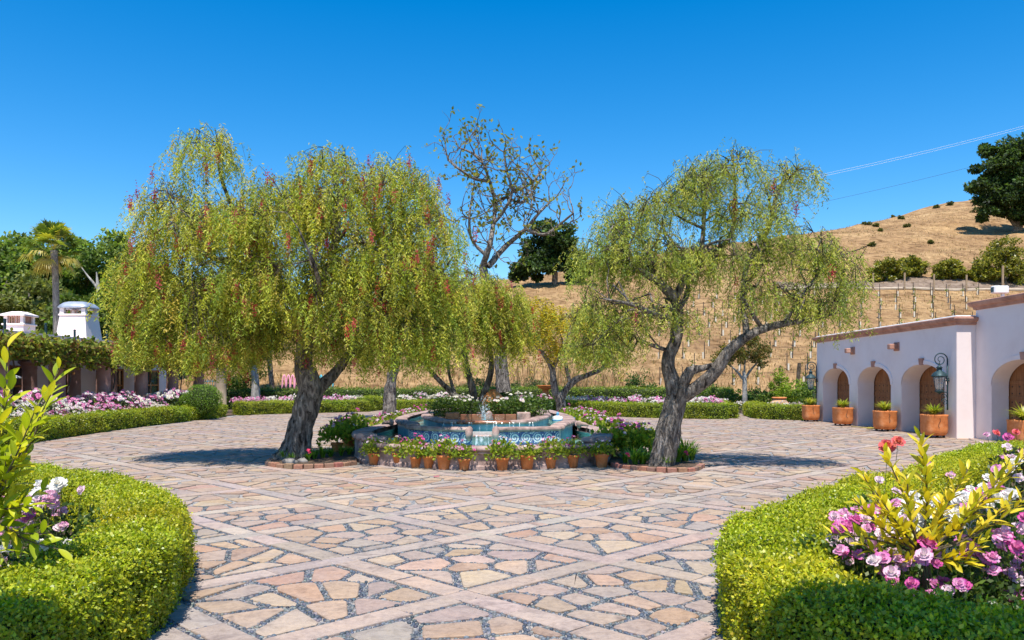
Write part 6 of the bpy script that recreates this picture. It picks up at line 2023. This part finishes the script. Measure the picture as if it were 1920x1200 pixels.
# dark evergreen on the hill behind, and the big oak on the slope
def at_terrain(px, Y):
    x = (px - 960) / F * Y
    return (x, Y, TZ(x, Y) - .2)
OAK = [(0.038, 0.07, 0.016), (0.065, 0.115, 0.024), (0.10, 0.16, 0.036), (0.022, 0.04, 0.012)]
bx_, by_, bz_ = at_terrain(1040, 92)
hh = PY(1040, 402, 92).z - bz_
leafy_tree('evergreen_tree', 'dark dense evergreen on the hill behind the bare-branched tree', (bx_, by_, bz_), [(0, 0, 0, .35), (.1, 0, hh * .5, .25), (0, 0, hh * .8, .1)], [(0, 0, hh * .72, 2.4, 2.2, hh * .26, 1), (-1.6, 0, hh * .5, 1.8, 1.8, hh * .24, .7), (1.5, 0, hh * .5, 1.8, 1.8, hh * .22, .7), (0, 0, hh * .28, 3.6, 2, hh * .18, .9), (-3.2, -.5, hh * .22, 2.4, 2, hh * .2, .8), (3.0, -.5, hh * .2, 2.4, 2, hh * .2, .8)], 16000, .42, OAK)
ox, oy, oz = at_terrain(1905, 128)
leafy_tree('oak_tree', 'big dark oak standing on the bare hillside above the garage', (ox, oy, oz - 1.0), [(0, 0, 0, .8), (.3, 0, 2.5, .65), (-.3, 0, 5, .5), (0, 0, 9, .2)],
    [(-3.2, 0, 11.5, 4.0, 4, 3.0, 1.2), (2.6, 0, 14, 5.0, 4.5, 3.6, 1.4), (-5.2, -1, 8.4, 3.4, 3.4, 2.8, 1.1), (-1.5, -2, 7.6, 4.2, 3.6, 3.2, 1.4), (4.5, 0, 9, 5.5, 4.5, 4.4, 1.4), (-4.8, -1.5, 4.8, 2.6, 2.4, 2.2, .6), (-.8, -2.2, 4.2, 3.2, 2.2, 2.2, .8), (8, 0, 11, 4.5, 4, 4, .9), (3.2, -2, 4.4, 3.6, 2.4, 2.4, .8), (-3.0, -.5, 14.0, 2.2, 2.4, 1.6, .4)],
    60000, .48, OAK, None, M_bark, [[(0, 0, 2, .45), (-2.2, -.5, 5, .35), (-4, -.8, 8, .2)], [(0, 0, 3, .4), (1.6, .2, 7, .3), (2.8, 0, 12, .15)], [(0, 0, 2.4, .3), (-1, -1, 5, .22), (-1.5, -1.8, 7, .1)]], None, 22)
AVO = [(0.19, 0.195, 0.022), (0.29, 0.28, 0.028), (0.10, 0.115, 0.016), (0.38, 0.34, 0.04)]
for px, top, Y, rp, n, lb in ((1662, 478, 92, 42, 7000, 'wide dark avocado tree at the near end of the row on the slope'), (1707, 477, 93, 30, 6000, 'rounded avocado tree pressed against the wide dark one on the slope'),
                              (1782, 482, 91.5, 31, 6000, 'smaller yellow-green avocado tree in the middle of the slope row'), (1885, 440, 91, 55, 9000, 'largest yellow-green avocado tree on the slope below the oak'), (1840, 490, 91, 26, 4000, 'low avocado bush beside the largest one below the oak')):
    bx_, by_, bz_ = at_terrain(px, Y)
    hh = PY(px, top, Y).z - bz_; r = rp * Y / F
    leafy_tree('avocado_tree', lb, (bx_, by_, bz_), [(0, 0, 0, .14), (0, 0, hh * .3, .12), (.1, 0, hh * .6, .07)], [(0, 0, hh * .68, r * .55, r * .55, hh * .30, 1), (-r * .45, 0, hh * .42, r * .55, r * .6, hh * .34, 1), (r * .45, 0, hh * .42, r * .55, r * .6, hh * .34, 1), (0, -.4, hh * .22, r * .8, r * .6, hh * .2, .8)], n, .26, AVO, mat=M_gloss, clumps=22)
# small scrub dots on the upper slope
for px, py, r in ((1690, 410, 1.0), (1700, 425, .7), (1650, 433, .6), (1633, 462, .7), (1757, 378, 1.0), (1780, 378, 1.2), (1832, 398, 1.6), (1674, 402, .6), (1642, 425, .7), (1620, 420, .5), (1600, 436, .6), (1745, 455, .5), (1628, 421, .8)):
    d = (717 - py) / F
    best = min(np.linspace(80, 175, 96), key=lambda y_: abs((TZ((px - 960) / F * y_, y_) - 1.7) / y_ - d))
    x = (px - 960) / F * best
    r *= .65
    leafy_tree('scrub_bush', 'small dark scrub bush dotting the upper dry slope', (x, best, TZ(x, best) - .1), None, [(0, 0, r * .45, r, r, r * .6, 1)], 500, .3, [(0.10, 0.11, 0.035), (0.17, 0.17, 0.05)], group='scrub on the dry slope', cat='bush', clumps=10, crown='leaves')

# small whitish-trunked tree by the garage
b = PY(1396, 717, 48)
leafy_tree('plum_tree', 'small round tree with white-painted trunk and bronze-green leaves before the vineyard', (b.x, 48, 0), [(0, 0, 0, .16), (.02, 0, .9, .14), (0, 0, 1.9, .12), (-.05, 0, 2.4, .09)], [(0, 0, 3.6, 1.4, 1.3, .75, 1), (-1.0, 0, 3.3, .9, 1, .6, .8), (1.0, 0, 3.3, .9, 1, .6, .8), (.2, 0, 4.2, .9, .9, .45, .6)], 6500, .13,
    [(0.16, 0.17, 0.03), (0.24, 0.16, 0.045), (0.10, 0.13, 0.025), (0.30, 0.21, 0.07)], None, M_bark_pale, [[(0, 0, 1.8, .09), (-.6, 0, 2.5, .06), (-1.3, 0, 3.1, .03)], [(0, 0, 1.9, .09), (.5, 0, 2.6, .06), (1.1, 0, 3.2, .03)], [(0, 0, 2.0, .08), (.1, .3, 2.9, .05), (.2, .2, 3.6, .03)]], None, 24)
# loose shrubs along the foot of the hill
SH = [(0.12, 0.20, 0.03), (0.19, 0.26, 0.04), (0.07, 0.12, 0.02)]
for i, (px, Y, h, r, lb) in enumerate(((1200, 52.5, 2.6, 1.1, 'tall dark leafy shrub against the dry slope behind the straight trunk'), (1290, 50, 1.5, 1.3, 'low leafy shrub behind the white-trunked little tree'), (1345, 49.5, 1.5, 1.4, 'dense mid-green shrub on the villa side of the white-trunked tree'), (1440, 48.5, 1.6, 1.4, 'dense mid-green shrub on the garage side of the white-trunked tree'),
                              (1462, 48, 3.0, .55, 'upright bright green shrub standing above the others near the garage'), (1490, 47, 1.9, 1.1, 'bright yellow-green shrub near the far garage lantern'), (1525, 45.5, 2.0, 1.0, 'leafy shrub beside the far garage corner'), (1395, 51, 1.4, 1.8, 'long low shrub at the foot of the vineyard'),
                              (905, 54, 2.0, 1.6, 'loose olive shrub at the foot of the slope behind the fountain'), (1000, 54, 2.0, 1.8, 'feathery pale shrub at the foot of the slope behind the bird bath'), (820, 54, 1.9, 1.8, 'feathery yellow-green shrub beyond the hedge behind the upright dark trunk'), (690, 56, 1.2, 1.5, 'dusty grey-green shrub at the end of the back path'), (455, 52, 3.4, 1.5, 'tall leafy vine-covered shrub between the gate pier and the pale trunk'))):
    b = PY(px, 717, Y)
    cc_ = SH if i not in (8, 9, 10) else [(0.22, 0.25, 0.07), (0.16, 0.20, 0.05)]
    if i == 0: cc_ = OAK[1:3]
    if i in (5, 4): cc_ = [(0.28, 0.36, 0.03), (0.20, 0.28, 0.03)]
    leafy_tree('garden_shrub', lb, (b.x, Y, 0), None, [(0, 0, h * .55, r, r * .8, h * .42, 1), (-r * .5, 0, h * .4, r * .6, r * .6, h * .35, .6), (r * .5, 0, h * .4, r * .6, r * .6, h * .35, .6)], int(1600 * r * h ** .5), .13, cc_, cat='shrub', clumps=26, crown='leaves')

# white rose bushes in the fountain planter
for x, y, s, lb in ((-1.72, 20.6, 1.0, 'white rose bush in the fountain planter at the foot of the leaning stem'), (-1.25, 21.2, .95, 'white rose bush just behind the wet brown corner block of the fountain'), (-.35, 21.0, .9, 'sparse rose bush beside the orange jar in the fountain'), (.12, 20.4, 1.05, 'dark leafy white rose bush behind the pale corner block of the fountain'), (.55, 21.2, 1.05, 'white rose bush at the garage end of the fountain planter')):
    lm3, cm, _ = rose_proto(.9, .5, 1700, .07, 1, P_WHITE, .06)
    t = thing('rose_bush', lb, 'rose bush', (x, y, .74), x * 9)
    t.scale = (s * .95, s * .95, s * .72)
    ob_mesh('leaves', lm3, t); ob_mesh('canes', cm, t)
    lm2, _, it = rose_proto(.9, .5, 10, .05, 12, P_WHITE, .06, [.9, .08, .02])
    tag(ob_mesh('blooms', blooms_mesh('blooms', it), t), kind='stuff')

# vines over the pergola
def vines():
    n = 17000
    y = 21.3 + rng.random(n) * 23
    x = np.where(rng.random(n) < .55, -16.2 + rng.normal(size=n) * .35, -16.5 - rng.random(n) * 3.6)
    z = 3.02 + np.abs(rng.normal(size=n)) * .13 + .08 * snoise(np.stack([y, x, 0 * x], -1), 1.2)
    hang = (rng.random(n) < .55) & (x > -16.9)
    dl = .35 + .35 * (snoise(np.stack([y, 0 * y, 0 * y], -1), 1.9) + 1)
    z = np.where(hang, 3.08 - rng.random(n) * dl, z)
    x = np.where(hang, -15.85 - rng.random(n) * .3, x)
    P = np.stack([x, y, z], -1)
    V = leaf_quads(P, unit(n) + np.array([.4, 0, -.2]), .16 * (.7 + .6 * rng.random(n)), .12)
    C = pal([(0.19, 0.23, 0.028), (0.28, 0.31, 0.04), (0.10, 0.14, 0.018), (0.36, 0.33, 0.06), (0.18, 0.095, 0.03)], n, .2)
    t = thing('climbing_vine', 'dense leafy vine covering the top of the pergola and hanging over its edge', 'vine', (-16.4, 33, 0))
    o = ob_mesh('leaves', quad_mesh('leaves', V, C, M_leaf), t); o.location = -t.location
    mb = MB()
    for Y_ in (25.9, 29.2, 32.5, 35.8, 39.1):
        mb.tube([(-16.2, Y_ + .1, 0), (-16.15, Y_ - .2, 1.0), (-16.25, Y_ + .25, 1.9), (-16.2, Y_, 3.0)], .03, 6)
    o = mb.build('stems', M_twig, t); o.location = -t.location
vines()
# ------------------------------------------------------------------ vineyard on the slope
M_tubew = plain('grow_tube', (0.80, 0.70, 0.54), .7)
M_stake = plain('vine_stake', (0.06, 0.045, 0.035), .8)
st_me = MB().tube([(0, 0, 0), (0, 0, 1.35)], .035, 5).mesh('stake', M_stake)
tb_me = MB().tube([(.12, 0, 0), (.12, 0, .52)], .07, 7).mesh('grow_tube', M_tubew)
nl = 14
sprigs = [quad_mesh('sprig', leaf_quads(rng.normal(size=(nl, 3)) * np.array([.1, .1, .12]) + np.array([.12, 0, .68]), unit(nl), .18, .12), pal([(0.14, 0.20, 0.03), (0.20, 0.26, 0.04)], nl), M_leaf) for _ in range(4)]
vr = random.Random(9)
nv = 0
for r_ in range(10):
    Y0 = 57.5 + r_ * 3.0
    xa, xb = .185 * Y0, .60 * Y0
    n = int((xb - xa) / 1.75)
    row = []
    for k in range(n):
        x = xa + (k + vr.uniform(-.08, .08)) * 1.75 + (.8 if r_ % 2 else 0)
        y = Y0 + .12 * (x - xa) * .2 + vr.uniform(-.1, .1)
        z = TZ(x, y) - .05
        row.append((x, y, z + .85))
        if nv >= 190: continue
        nv += 1
        t = thing('vine_plant', 'young vine in a pale tube in the ' + ORD[r_] + ' row up the dry slope', 'vine', (x, y, z), vr.random() * 6.28, 'young vines on the slope')
        ob_mesh('stake', st_me, t); ob_mesh('grow_tube', tb_me, t)
        if vr.random() < .7: tag(ob_mesh('vine_leaves', vr.choice(sprigs), t), kind='stuff')
    w = MB().tube(row, .010, 4, cap=False).build('drip_line', M_stake)
    tag(w, 'thin dark drip line along the ' + ORD[r_] + ' row of young vines up the slope', 'wire', 'drip lines of the vineyard')

# terrace track with a pale kerb and fence posts above the vines
trk_in, trk_out, kb = [], [], []
for x in np.linspace(30, 92, 32):
    y = 87.6 + (x - 40) * .02
    trk_in.append((x, y)); trk_out.append((x, y + 5))
def strip(name, a, b, mat, dz):
    V = []
    for (x, y), (x2, y2) in zip(a, b):
        for q in range(4):
            t = q / 3
            xx, yy = x + (x2 - x) * t, y + (y2 - y) * t
            V.append((xx, yy, TZ(xx, yy) + dz))
    n = len(a); ii = np.arange(n * 4).reshape(n, 4)
    Fc = np.stack([ii[:-1, :-1], ii[1:, :-1], ii[1:, 1:], ii[:-1, 1:]], -1).reshape(-1, 4)
    return ob_mesh(name, indexed_mesh(name, np.array(V), Fc, None, mat, True))
tag(strip('hill_track', trk_in, trk_out, noisy('track_mulch', [(0.3, (0.12, 0.08, 0.055)), (0.7, (0.30, 0.22, 0.16))], 1.5, .95, .5, .08, 7, True), .03), kind='structure')
mb = MB()
mb.tube([(x, y - .2, TZ(x, y - .2) + .05) for x, y in trk_in], .16, 6)
tag(mb.build('track_kerb', noisy('pale_kerb', [(0.3, (0.42, 0.32, 0.22)), (0.7, (0.56, 0.46, 0.35))], 2, .9, .3, .02, 5, True)), kind='structure')
pm = MB().tube([(0, 0, 0), (0.02, 0, 1.9)], .10, 8).mesh('fence_post', noisy('post_wood', [(0.3, (0.26, 0.17, 0.10)), (0.7, (0.44, 0.33, 0.21))], 5, .9, .3, .01))
for px in (1637, 1696, 1751, 1812, 1880, 1934):
    Y = 87.2
    x = (px - 960) / F * Y
    o = ob_mesh('fence_post', pm); o.location = (x, Y, TZ(x, Y) - .1)
    tag(o, 'weathered wooden fence post at the edge of the hillside track', 'post', 'fence posts along the hillside track')
    if px == 1880: o.scale = (1.2, 1.2, 1.5)
# dark leaning post at the foot of the vineyard
b = PY(1497, 717, 54)
o = MB().tube([(0, 0, 0), (.25, 0, 2.6)], .13, 8).build('end_post', M_twig); o.location = (b.x, 54.5, TZ(b.x, 54.5) - .1)
tag(o, 'dark leaning end post at the foot of the vineyard near the garage', 'post')
# power lines
for (xa, ya), (xb, yb), r_, mt, lb in (((1400, 355), (2050, 200), .02, M_white, 'upper pale power line crossing the sky to the oak'), ((1400, 359), (2050, 204), .02, M_white, 'second pale power line running just under the upper one'), ((1400, 408), (2050, 250), .022, M_iron, 'lower dark power line reaching the oak')):
    pts = []
    for k in range(14):
        t = k / 13
        pts.append(PY(xa + (xb - xa) * t, ya + (yb - ya) * t + 16 * 4 * t * (1 - t) * .5, 150 - 20 * t))
    tag(MB().tube(pts, r_, 5, cap=False).build('power_line', mt), lb, 'cable')

# ------------------------------------------------------------------ near beds: citrus and roses
def leaf_mesh(name, L, W, col, curl):
    """one large leaf, folded along its midrib"""
    m = 6
    vs, cs, fs = [], [], []
    for k in range(m + 1):
        t = k / m
        w = W * .5 * math.sin(math.pi * min(1, t * .93 + .05)) ** .8
        z = -curl * L * t * t
        for s in (-1, 0, 1):
            vs.append((s * w, t * L, z + abs(s) * w * .35))
            cs.append([c * (1.0 if s else 1.12) for c in col])
    for k in range(m):
        for s in (0, 1):
            a = k * 3 + s
            fs.append((a, a + 1, a + 4, a + 3))
    return indexed_mesh(name, np.array(vs), np.array(fs), np.array(cs), M_gloss, True)
def citrus(label, base, trunk, shoots, cols, L, seed, upright=.5, dens=1.5):
    """shoots: end points reached from a fork of the trunk; leaves set along each shoot"""
    r = random.Random(seed)
    t = thing('citrus_tree', label, 'citrus tree', base)
    tk = MB().tube([Vector(p) for p in trunk], list(np.linspace(.026, .018, len(trunk))), 8).build('trunk', bark_mat('citrus_bark', (0.16, 0.12, 0.07), (0.38, 0.31, 0.20), 14), t, True)
    ms = [leaf_mesh('leaf', L * r.uniform(.75, 1.15), L * r.uniform(.27, .36), c, r.uniform(.02, .35)) for c in cols for _ in range(3)]
    fork = Vector(trunk[-1])
    nshoot = len(shoots)
    for i, (e, nl_) in enumerate(shoots):
        e = Vector(e)
        mid = fork.lerp(e, .5) + Vector((r.uniform(-.05, .05), r.uniform(-.05, .05), r.uniform(-.08, .02)))
        pts = [Vector(p) for p in smooth_path([tuple(fork), tuple(mid), tuple(e)], .05)]
        MB().tube(pts, list(np.linspace(.008, .003, len(pts))), 6).build('shoot', MATS['citrus_bark'], t, True)
        nl_ = int(nl_ * dens)
        for k in range(nl_):
            u = .30 + .70 * (k + 1) / nl_
            q = pts[min(len(pts) - 1, int(u * (len(pts) - 1)))]
            d = (pts[-1] - pts[max(0, len(pts) - 4)]).normalized()
            a = k * 2.4 + i
            sd = d.orthogonal().normalized()
            sd2 = d.cross(sd)
            out = (sd * math.cos(a) + sd2 * math.sin(a)) * r.uniform(.6, 1.0) + d * r.uniform(.5, 1.1) * (1 if u < .95 else 1.6) + Vector((0, 0, upright * r.uniform(.2, .8)))
            out.normalize()
            o = bpy.data.objects.new('leaf', r.choice(ms)); link(o, t)
            o.location = q
            o.rotation_euler = (out.to_track_quat('Y', 'Z').to_matrix() @ Matrix.Rotation(r.uniform(-.7, .7), 3, 'Y')).to_euler()
            s = r.uniform(.7, 1.1) * (.75 if u > .97 else 1)
            o.scale = (s, s, s)
    return t
YEL_L = [(0.72, 0.55, 0.03), (0.62, 0.51, 0.03), (0.46, 0.43, 0.025), (0.78, 0.61, 0.05)]
LIM_L = [(0.40, 0.46, 0.020), (0.52, 0.53, 0.025), (0.29, 0.36, 0.018), (0.64, 0.56, 0.03)]
Yc = 4.75
cb = PY(1735, 1132, Yc); cbase = (cb.x, Yc, .035)
def rel(px, py, dy=0.0):
    p = PY(px, py, Yc + dy); return (p.x - cbase[0], dy, p.z - cbase[2])
sh = [((1725, 822), 0, 20), ((1660, 850), .05, 12), ((1618, 890), .1, 14), ((1600, 935), 0, 11), ((1640, 920), -.15, 12), ((1700, 890), -.1, 12), ((1660, 960), .1, 10), ((1815, 880), .1, 14), ((1840, 930), -.1, 12), ((1890, 870), .05, 14), ((1925, 850), .1, 14), ((1905, 930), 0, 12), ((1770, 930), .15, 12), ((1600, 1010), 0, 8), ((1560, 1000), .05, 7),
      ((1680, 990), -.1, 8), ((1850, 1010), -.1, 9), ((1830, 1060), -.1, 8), ((1790, 990), .1, 8), ((1690, 1040), -.1, 5), ((1735, 1000), -.05, 6), ((1630, 1060), .05, 5), ((1960, 900), 0, 12)]
citrus('small citrus tree with yellow leaves among magenta roses inside the hedge', cbase, [(0, 0, 0), rel(1735, 1090), rel(1738, 1068), rel(1728, 1040)], [(rel(x, y, dy), n) for (x, y), dy, n in sh], YEL_L, .108, 4, 1.0, 2.2)
Yc = 4.95
cb = PY(-60, 1090, Yc); cbase = (cb.x, Yc, .035)
sh = [((110, 690), .1, 14), ((95, 740), -.1, 11), ((50, 800), .05, 11), ((15, 650), 0, 9), ((40, 880), .1, 9), ((70, 760), -.2, 10), ((20, 730), 0, 11), ((10, 850), -.1, 10), ((60, 950), -.1, 10), ((95, 1000), -.1, 8), ((40, 1010), 0, 9), ((80, 920), .1, 7), ((20, 940), 0, 9), ((-60, 700), .1, 9), ((-80, 800), .1, 9), ((110, 1030), -.1, 5), ((15, 1060), -.1, 5)]
citrus('large-leaved lemon tree with lime-yellow leaves beside white and pink roses inside the hedge', cbase, [(0, 0, 0), rel(-55, 1060), rel(-45, 1000), rel(-35, 960)], [(rel(x, y, dy), n) for (x, y), dy, n in sh], LIM_L, .17, 8, .5, 1.5)

# near rose bushes: each bloom is its own piece
PAL_NEAR = {'magenta': [((0.62, 0.012, 0.30), (0.80, 0.38, 0.58)), ((0.66, 0.05, 0.38), (0.86, 0.60, 0.72)), ((0.70, 0.09, 0.42), (0.88, 0.75, 0.80))],
            'white': [(WHITE, (0.86, 0.83, 0.70)), (WHITE, WHITE)], 'blush': [((0.80, 0.40, 0.60), WHITE), (BLUSH, WHITE), (PINK, WHITE)], 'coral': [((0.80, 0.10, 0.16), (0.75, 0.25, 0.10)), ((0.78, 0.12, 0.22), (0.8, 0.2, 0.1))]}
BLM = {}
for nm_, pl_ in PAL_NEAR.items():
    BLM[nm_] = [blooms_mesh('bloom', [(Vector((0, 0, 0)), .046, (0, 0, 1), c_, k_)], True) for c_, k_ in pl_ for _ in range(3)]
def near_bush(label, base, h, rad, nleaf, blooms, leafcols=ROSE_LEAF, leaf=.045, seed=1):
    r = random.Random(seed)
    t = thing('rose_bush', label, 'rose bush', base)
    d = unit(nleaf)
    P = d * (rng.random((nleaf, 1)) ** .5) * np.array([rad[0], rad[1], h * .46]) + np.array([0, 0, h * .5])
    V = leaf_quads(P, d * .5 + unit(nleaf) * .8 + np.array([0, 0, .2]), leaf * (.7 + .6 * rng.random(nleaf)), leaf * .62, .05)
    ob_mesh('leaves', quad_mesh('leaves', V, pal(leafcols, nleaf, .2), M_gloss), t)
    mb = MB()
    for (p, kind, s) in blooms:
        q = Vector(p)
        a = Vector((q.x * .25, q.y * .25, 0))
        mb.tube([a, a.lerp(q, .55) + Vector((0, 0, -.05)), q], [.0035, .003, .002], 5)
    mb.build('canes', plain('rose_cane', (0.13, 0.15, 0.05), .7), t)
    for (p, kind, s) in blooms:
        o = bpy.data.objects.new('bloom', r.choice(BLM[kind])); link(o, t)
        o.location = p
        ax = Vector((r.uniform(-.5, .5), -.55 + r.uniform(-.4, .3), .75))
        o.rotation_euler = ax.to_track_quat('Z', 'Y').to_euler()
        k = s * r.uniform(.8, 1.15)
        o.scale = (k, k, k)
    return t
def blooms_at(Y, base, spots):
    out = []
    for px, py, kind, s, dy in spots:
        p = PY(px, py, Y + dy)
        out.append(((p.x - base[0], dy + Y - base[1], p.z - base[2]), kind, s))
    return out
rs = random.Random(21)
def cloud(x0, x1, y0, y1, n, kinds, s=1.0, dmin=-.2, dmax=.25):
    return [(rs.uniform(x0, x1), rs.uniform(y0, y1), rs.choice(kinds), s * rs.uniform(.85, 1.15), rs.uniform(dmin, dmax)) for _ in range(n)]
m3 = ['magenta', 'magenta', 'magenta', 'blush']
b1 = (2.28, 5.35, .035)
near_bush('magenta rose bush in front of the small citrus tree by the inner hedge', b1, .72, (.46, .35, 0), 2600, blooms_at(5.2, b1, cloud(1565, 1640, 950, 1000, 17, m3) + cloud(1560, 1680, 1000, 1055, 22, ['magenta', 'blush', 'blush']) + cloud(1640, 1700, 940, 1030, 8, ['magenta', 'blush'])), seed=3)
b2 = (2.62, 4.75, .035)
near_bush('low magenta rose bush crowding round the citrus trunk', b2, .55, (.5, .3, 0), 2600, blooms_at(4.7, b2, cloud(1640, 1720, 1040, 1115, 17, m3) + cloud(1745, 1810, 1080, 1120, 9, m3) + cloud(1690, 1760, 1010, 1060, 6, m3)), seed=4)
b3 = (3.1, 5.6, .035)
near_bush('white rose bush behind the small citrus tree', b3, .80, (.5, .4, 0), 2400, blooms_at(5.5, b3, cloud(1680, 1835, 930, 1000, 42, ['white'], 1.2) + cloud(1740, 1800, 1000, 1050, 7, ['white'], 1.1) + cloud(1790, 1850, 920, 960, 9, m3)), seed=5)
b4 = (3.22, 4.95, .035)
near_bush('pink rose bush with large open blooms on the far side of the citrus trunk', b4, .75, (.45, .4, 0), 2600, blooms_at(4.9, b4, cloud(1860, 1915, 985, 1030, 9, m3, 1.15) + cloud(1845, 1895, 1040, 1080, 7, m3, 1.15) + cloud(1880, 1940, 1080, 1120, 7, m3, 1.1) + cloud(1790, 1830, 1015, 1040, 5, ['magenta']) + cloud(1900, 1960, 960, 1060, 9, m3)), seed=6)
b5 = (3.55, 5.9, .035)
near_bush('pale rose bush with white and pink blooms under the tallest yellow shoots', b5, .95, (.5, .4, 0), 2400, blooms_at(5.8, b5, cloud(1810, 1920, 900, 965, 16, ['blush', 'magenta', 'white']) + cloud(1840, 1860, 885, 945, 6, ['white'], 1.1) + cloud(1860, 1930, 850, 900, 7, ['magenta', 'white', 'blush'])), seed=7)
b6 = (3.0, 6.6, .035)
near_bush('leggy dark-leaved rose with two coral red blooms high above the hedge', b6, .78, (.32, .28, 0), 700, blooms_at(6.4, b6, [(1684, 828, 'coral', 1.5, 0), (1664, 838, 'coral', 1.4, .1), (1648, 900, 'blush', .9, 0), (1738, 872, 'blush', .9, .1), (1680, 920, 'blush', .8, 0), (1782, 892, 'blush', 1.0, .2), (1695, 928, 'blush', .7, 0)]), seed=8)
b7 = (6.0, 9.3, .035)
near_bush('rose bush with pink and orange blooms in front of the tall wing arch', b7, 1.0, (.5, .4, 0), 1300, blooms_at(9.2, b7, [(1868, 812, 'coral', 1.3, 0), (1890, 820, 'magenta', 1.4, 0), (1888, 838, 'blush', 1.6, -.2), (1850, 815, 'blush', .8, 0), (1905, 810, 'coral', 1.2, 0), (1880, 858, 'magenta', 1.3, -.3), (1915, 850, 'blush', 1.2, 0), (1840, 830, 'blush', .6, 0), (1930, 830, 'magenta', 1.4, 0)]), [(0.06, 0.11, 0.03), (0.10, 0.15, 0.04), (0.12, 0.06, 0.03)], .06, seed=9)
c1 = (-3.55, 6.3, .035)
near_bush('rose bush with white blooms over pink ones beside the lemon tree', c1, .75, (.42, .4, 0), 1500, blooms_at(6.2, c1, cloud(60, 125, 905, 930, 12, ['white'], 1.2) + cloud(35, 130, 925, 950, 16, ['blush', 'magenta', 'blush'], 1.1) + [(153, 919, 'blush', 1.1, 0), (105, 962, 'blush', 1.1, 0), (118, 958, 'blush', 1.0, 0), (112, 990, 'blush', 1.2, -.1), (120, 985, 'blush', .9, -.1), (102, 948, 'blush', .9, 0), (125, 1018, 'white', .8, -.2)] + cloud(25, 70, 945, 985, 9, ['blush', 'magenta'], 1.05)), seed=10)
c2 = (-3.5, 5.4, .035)
near_bush('rose bush half hidden behind the lemon leaves', c2, .6, (.4, .35, 0), 1300, blooms_at(5.3, c2, cloud(-10, 60, 940, 990, 10, ['blush', 'magenta', 'white']) + cloud(60, 95, 1010, 1050, 4, ['white'], .9) + cloud(-30, 10, 1000, 1060, 6, ['blush', 'white'])), seed=11)
# the rest of the two near rose beds
for i, (x, y) in enumerate(((4.6, 6.2), (5.6, 7.4), (4.4, 5.0), (6.8, 8.6), (7.6, 10.0), (5.6, 5.6), (6.6, 6.6), (8.6, 11.4), (8.0, 8.2), (9.4, 9.8))):
    plant_bush(R2.choice(far_white if i % 3 == 0 else far_pink), x, y, ORD[i] + ' rose bush past the citrus tree in the bed before the garage wing', 'roses before the garage wing', 1.0)
for i, (x, y) in enumerate(((-4.4, 6.0), (-5.2, 7.2), (-4.5, 4.6), (-6.2, 8.4), (-5.6, 5.4), (-6.8, 6.8), (-7.6, 9.4), (-7.9, 7.6))):
    plant_bush(R2.choice(far_white if i % 3 == 0 else far_pink), x, y, ORD[i] + ' rose bush past the lemon tree in the near bed', 'roses past the lemon tree', 1.0)
# leaf litter on the soil of the bed by the lemon tree
n = 900
P = np.stack([-4.2 + rng.random(n) * 1.3, 4.2 + rng.random(n) * 2.6, .045 + rng.random(n) * .012], -1)
D = unit(n); D[:, 2] *= .15
tag(ob_mesh('leaf_litter', quad_mesh('leaf_litter', leaf_quads(P, D, .05, .022), pal([(0.30, 0.19, 0.12), (0.42, 0.30, 0.22), (0.16, 0.10, 0.06)], n), M_leaf)), 'dry fallen leaves on the bare soil under the lemon tree', 'leaf litter', kind='stuff')
# fallen petal on the paving
g = G(812, 895)
o = ob_mesh('fallen_petals', quad_mesh('fallen_petals', np.array([[(g.x, g.y, .014), (g.x + .10, g.y + .02, .016), (g.x + .11, g.y + .08, .022), (g.x + .01, g.y + .07, .015)]]), np.array([[.75, .12, .25]]), M_petal))
tag(o, 'pink fallen petals lying on the open paving before the fountain', 'petals')
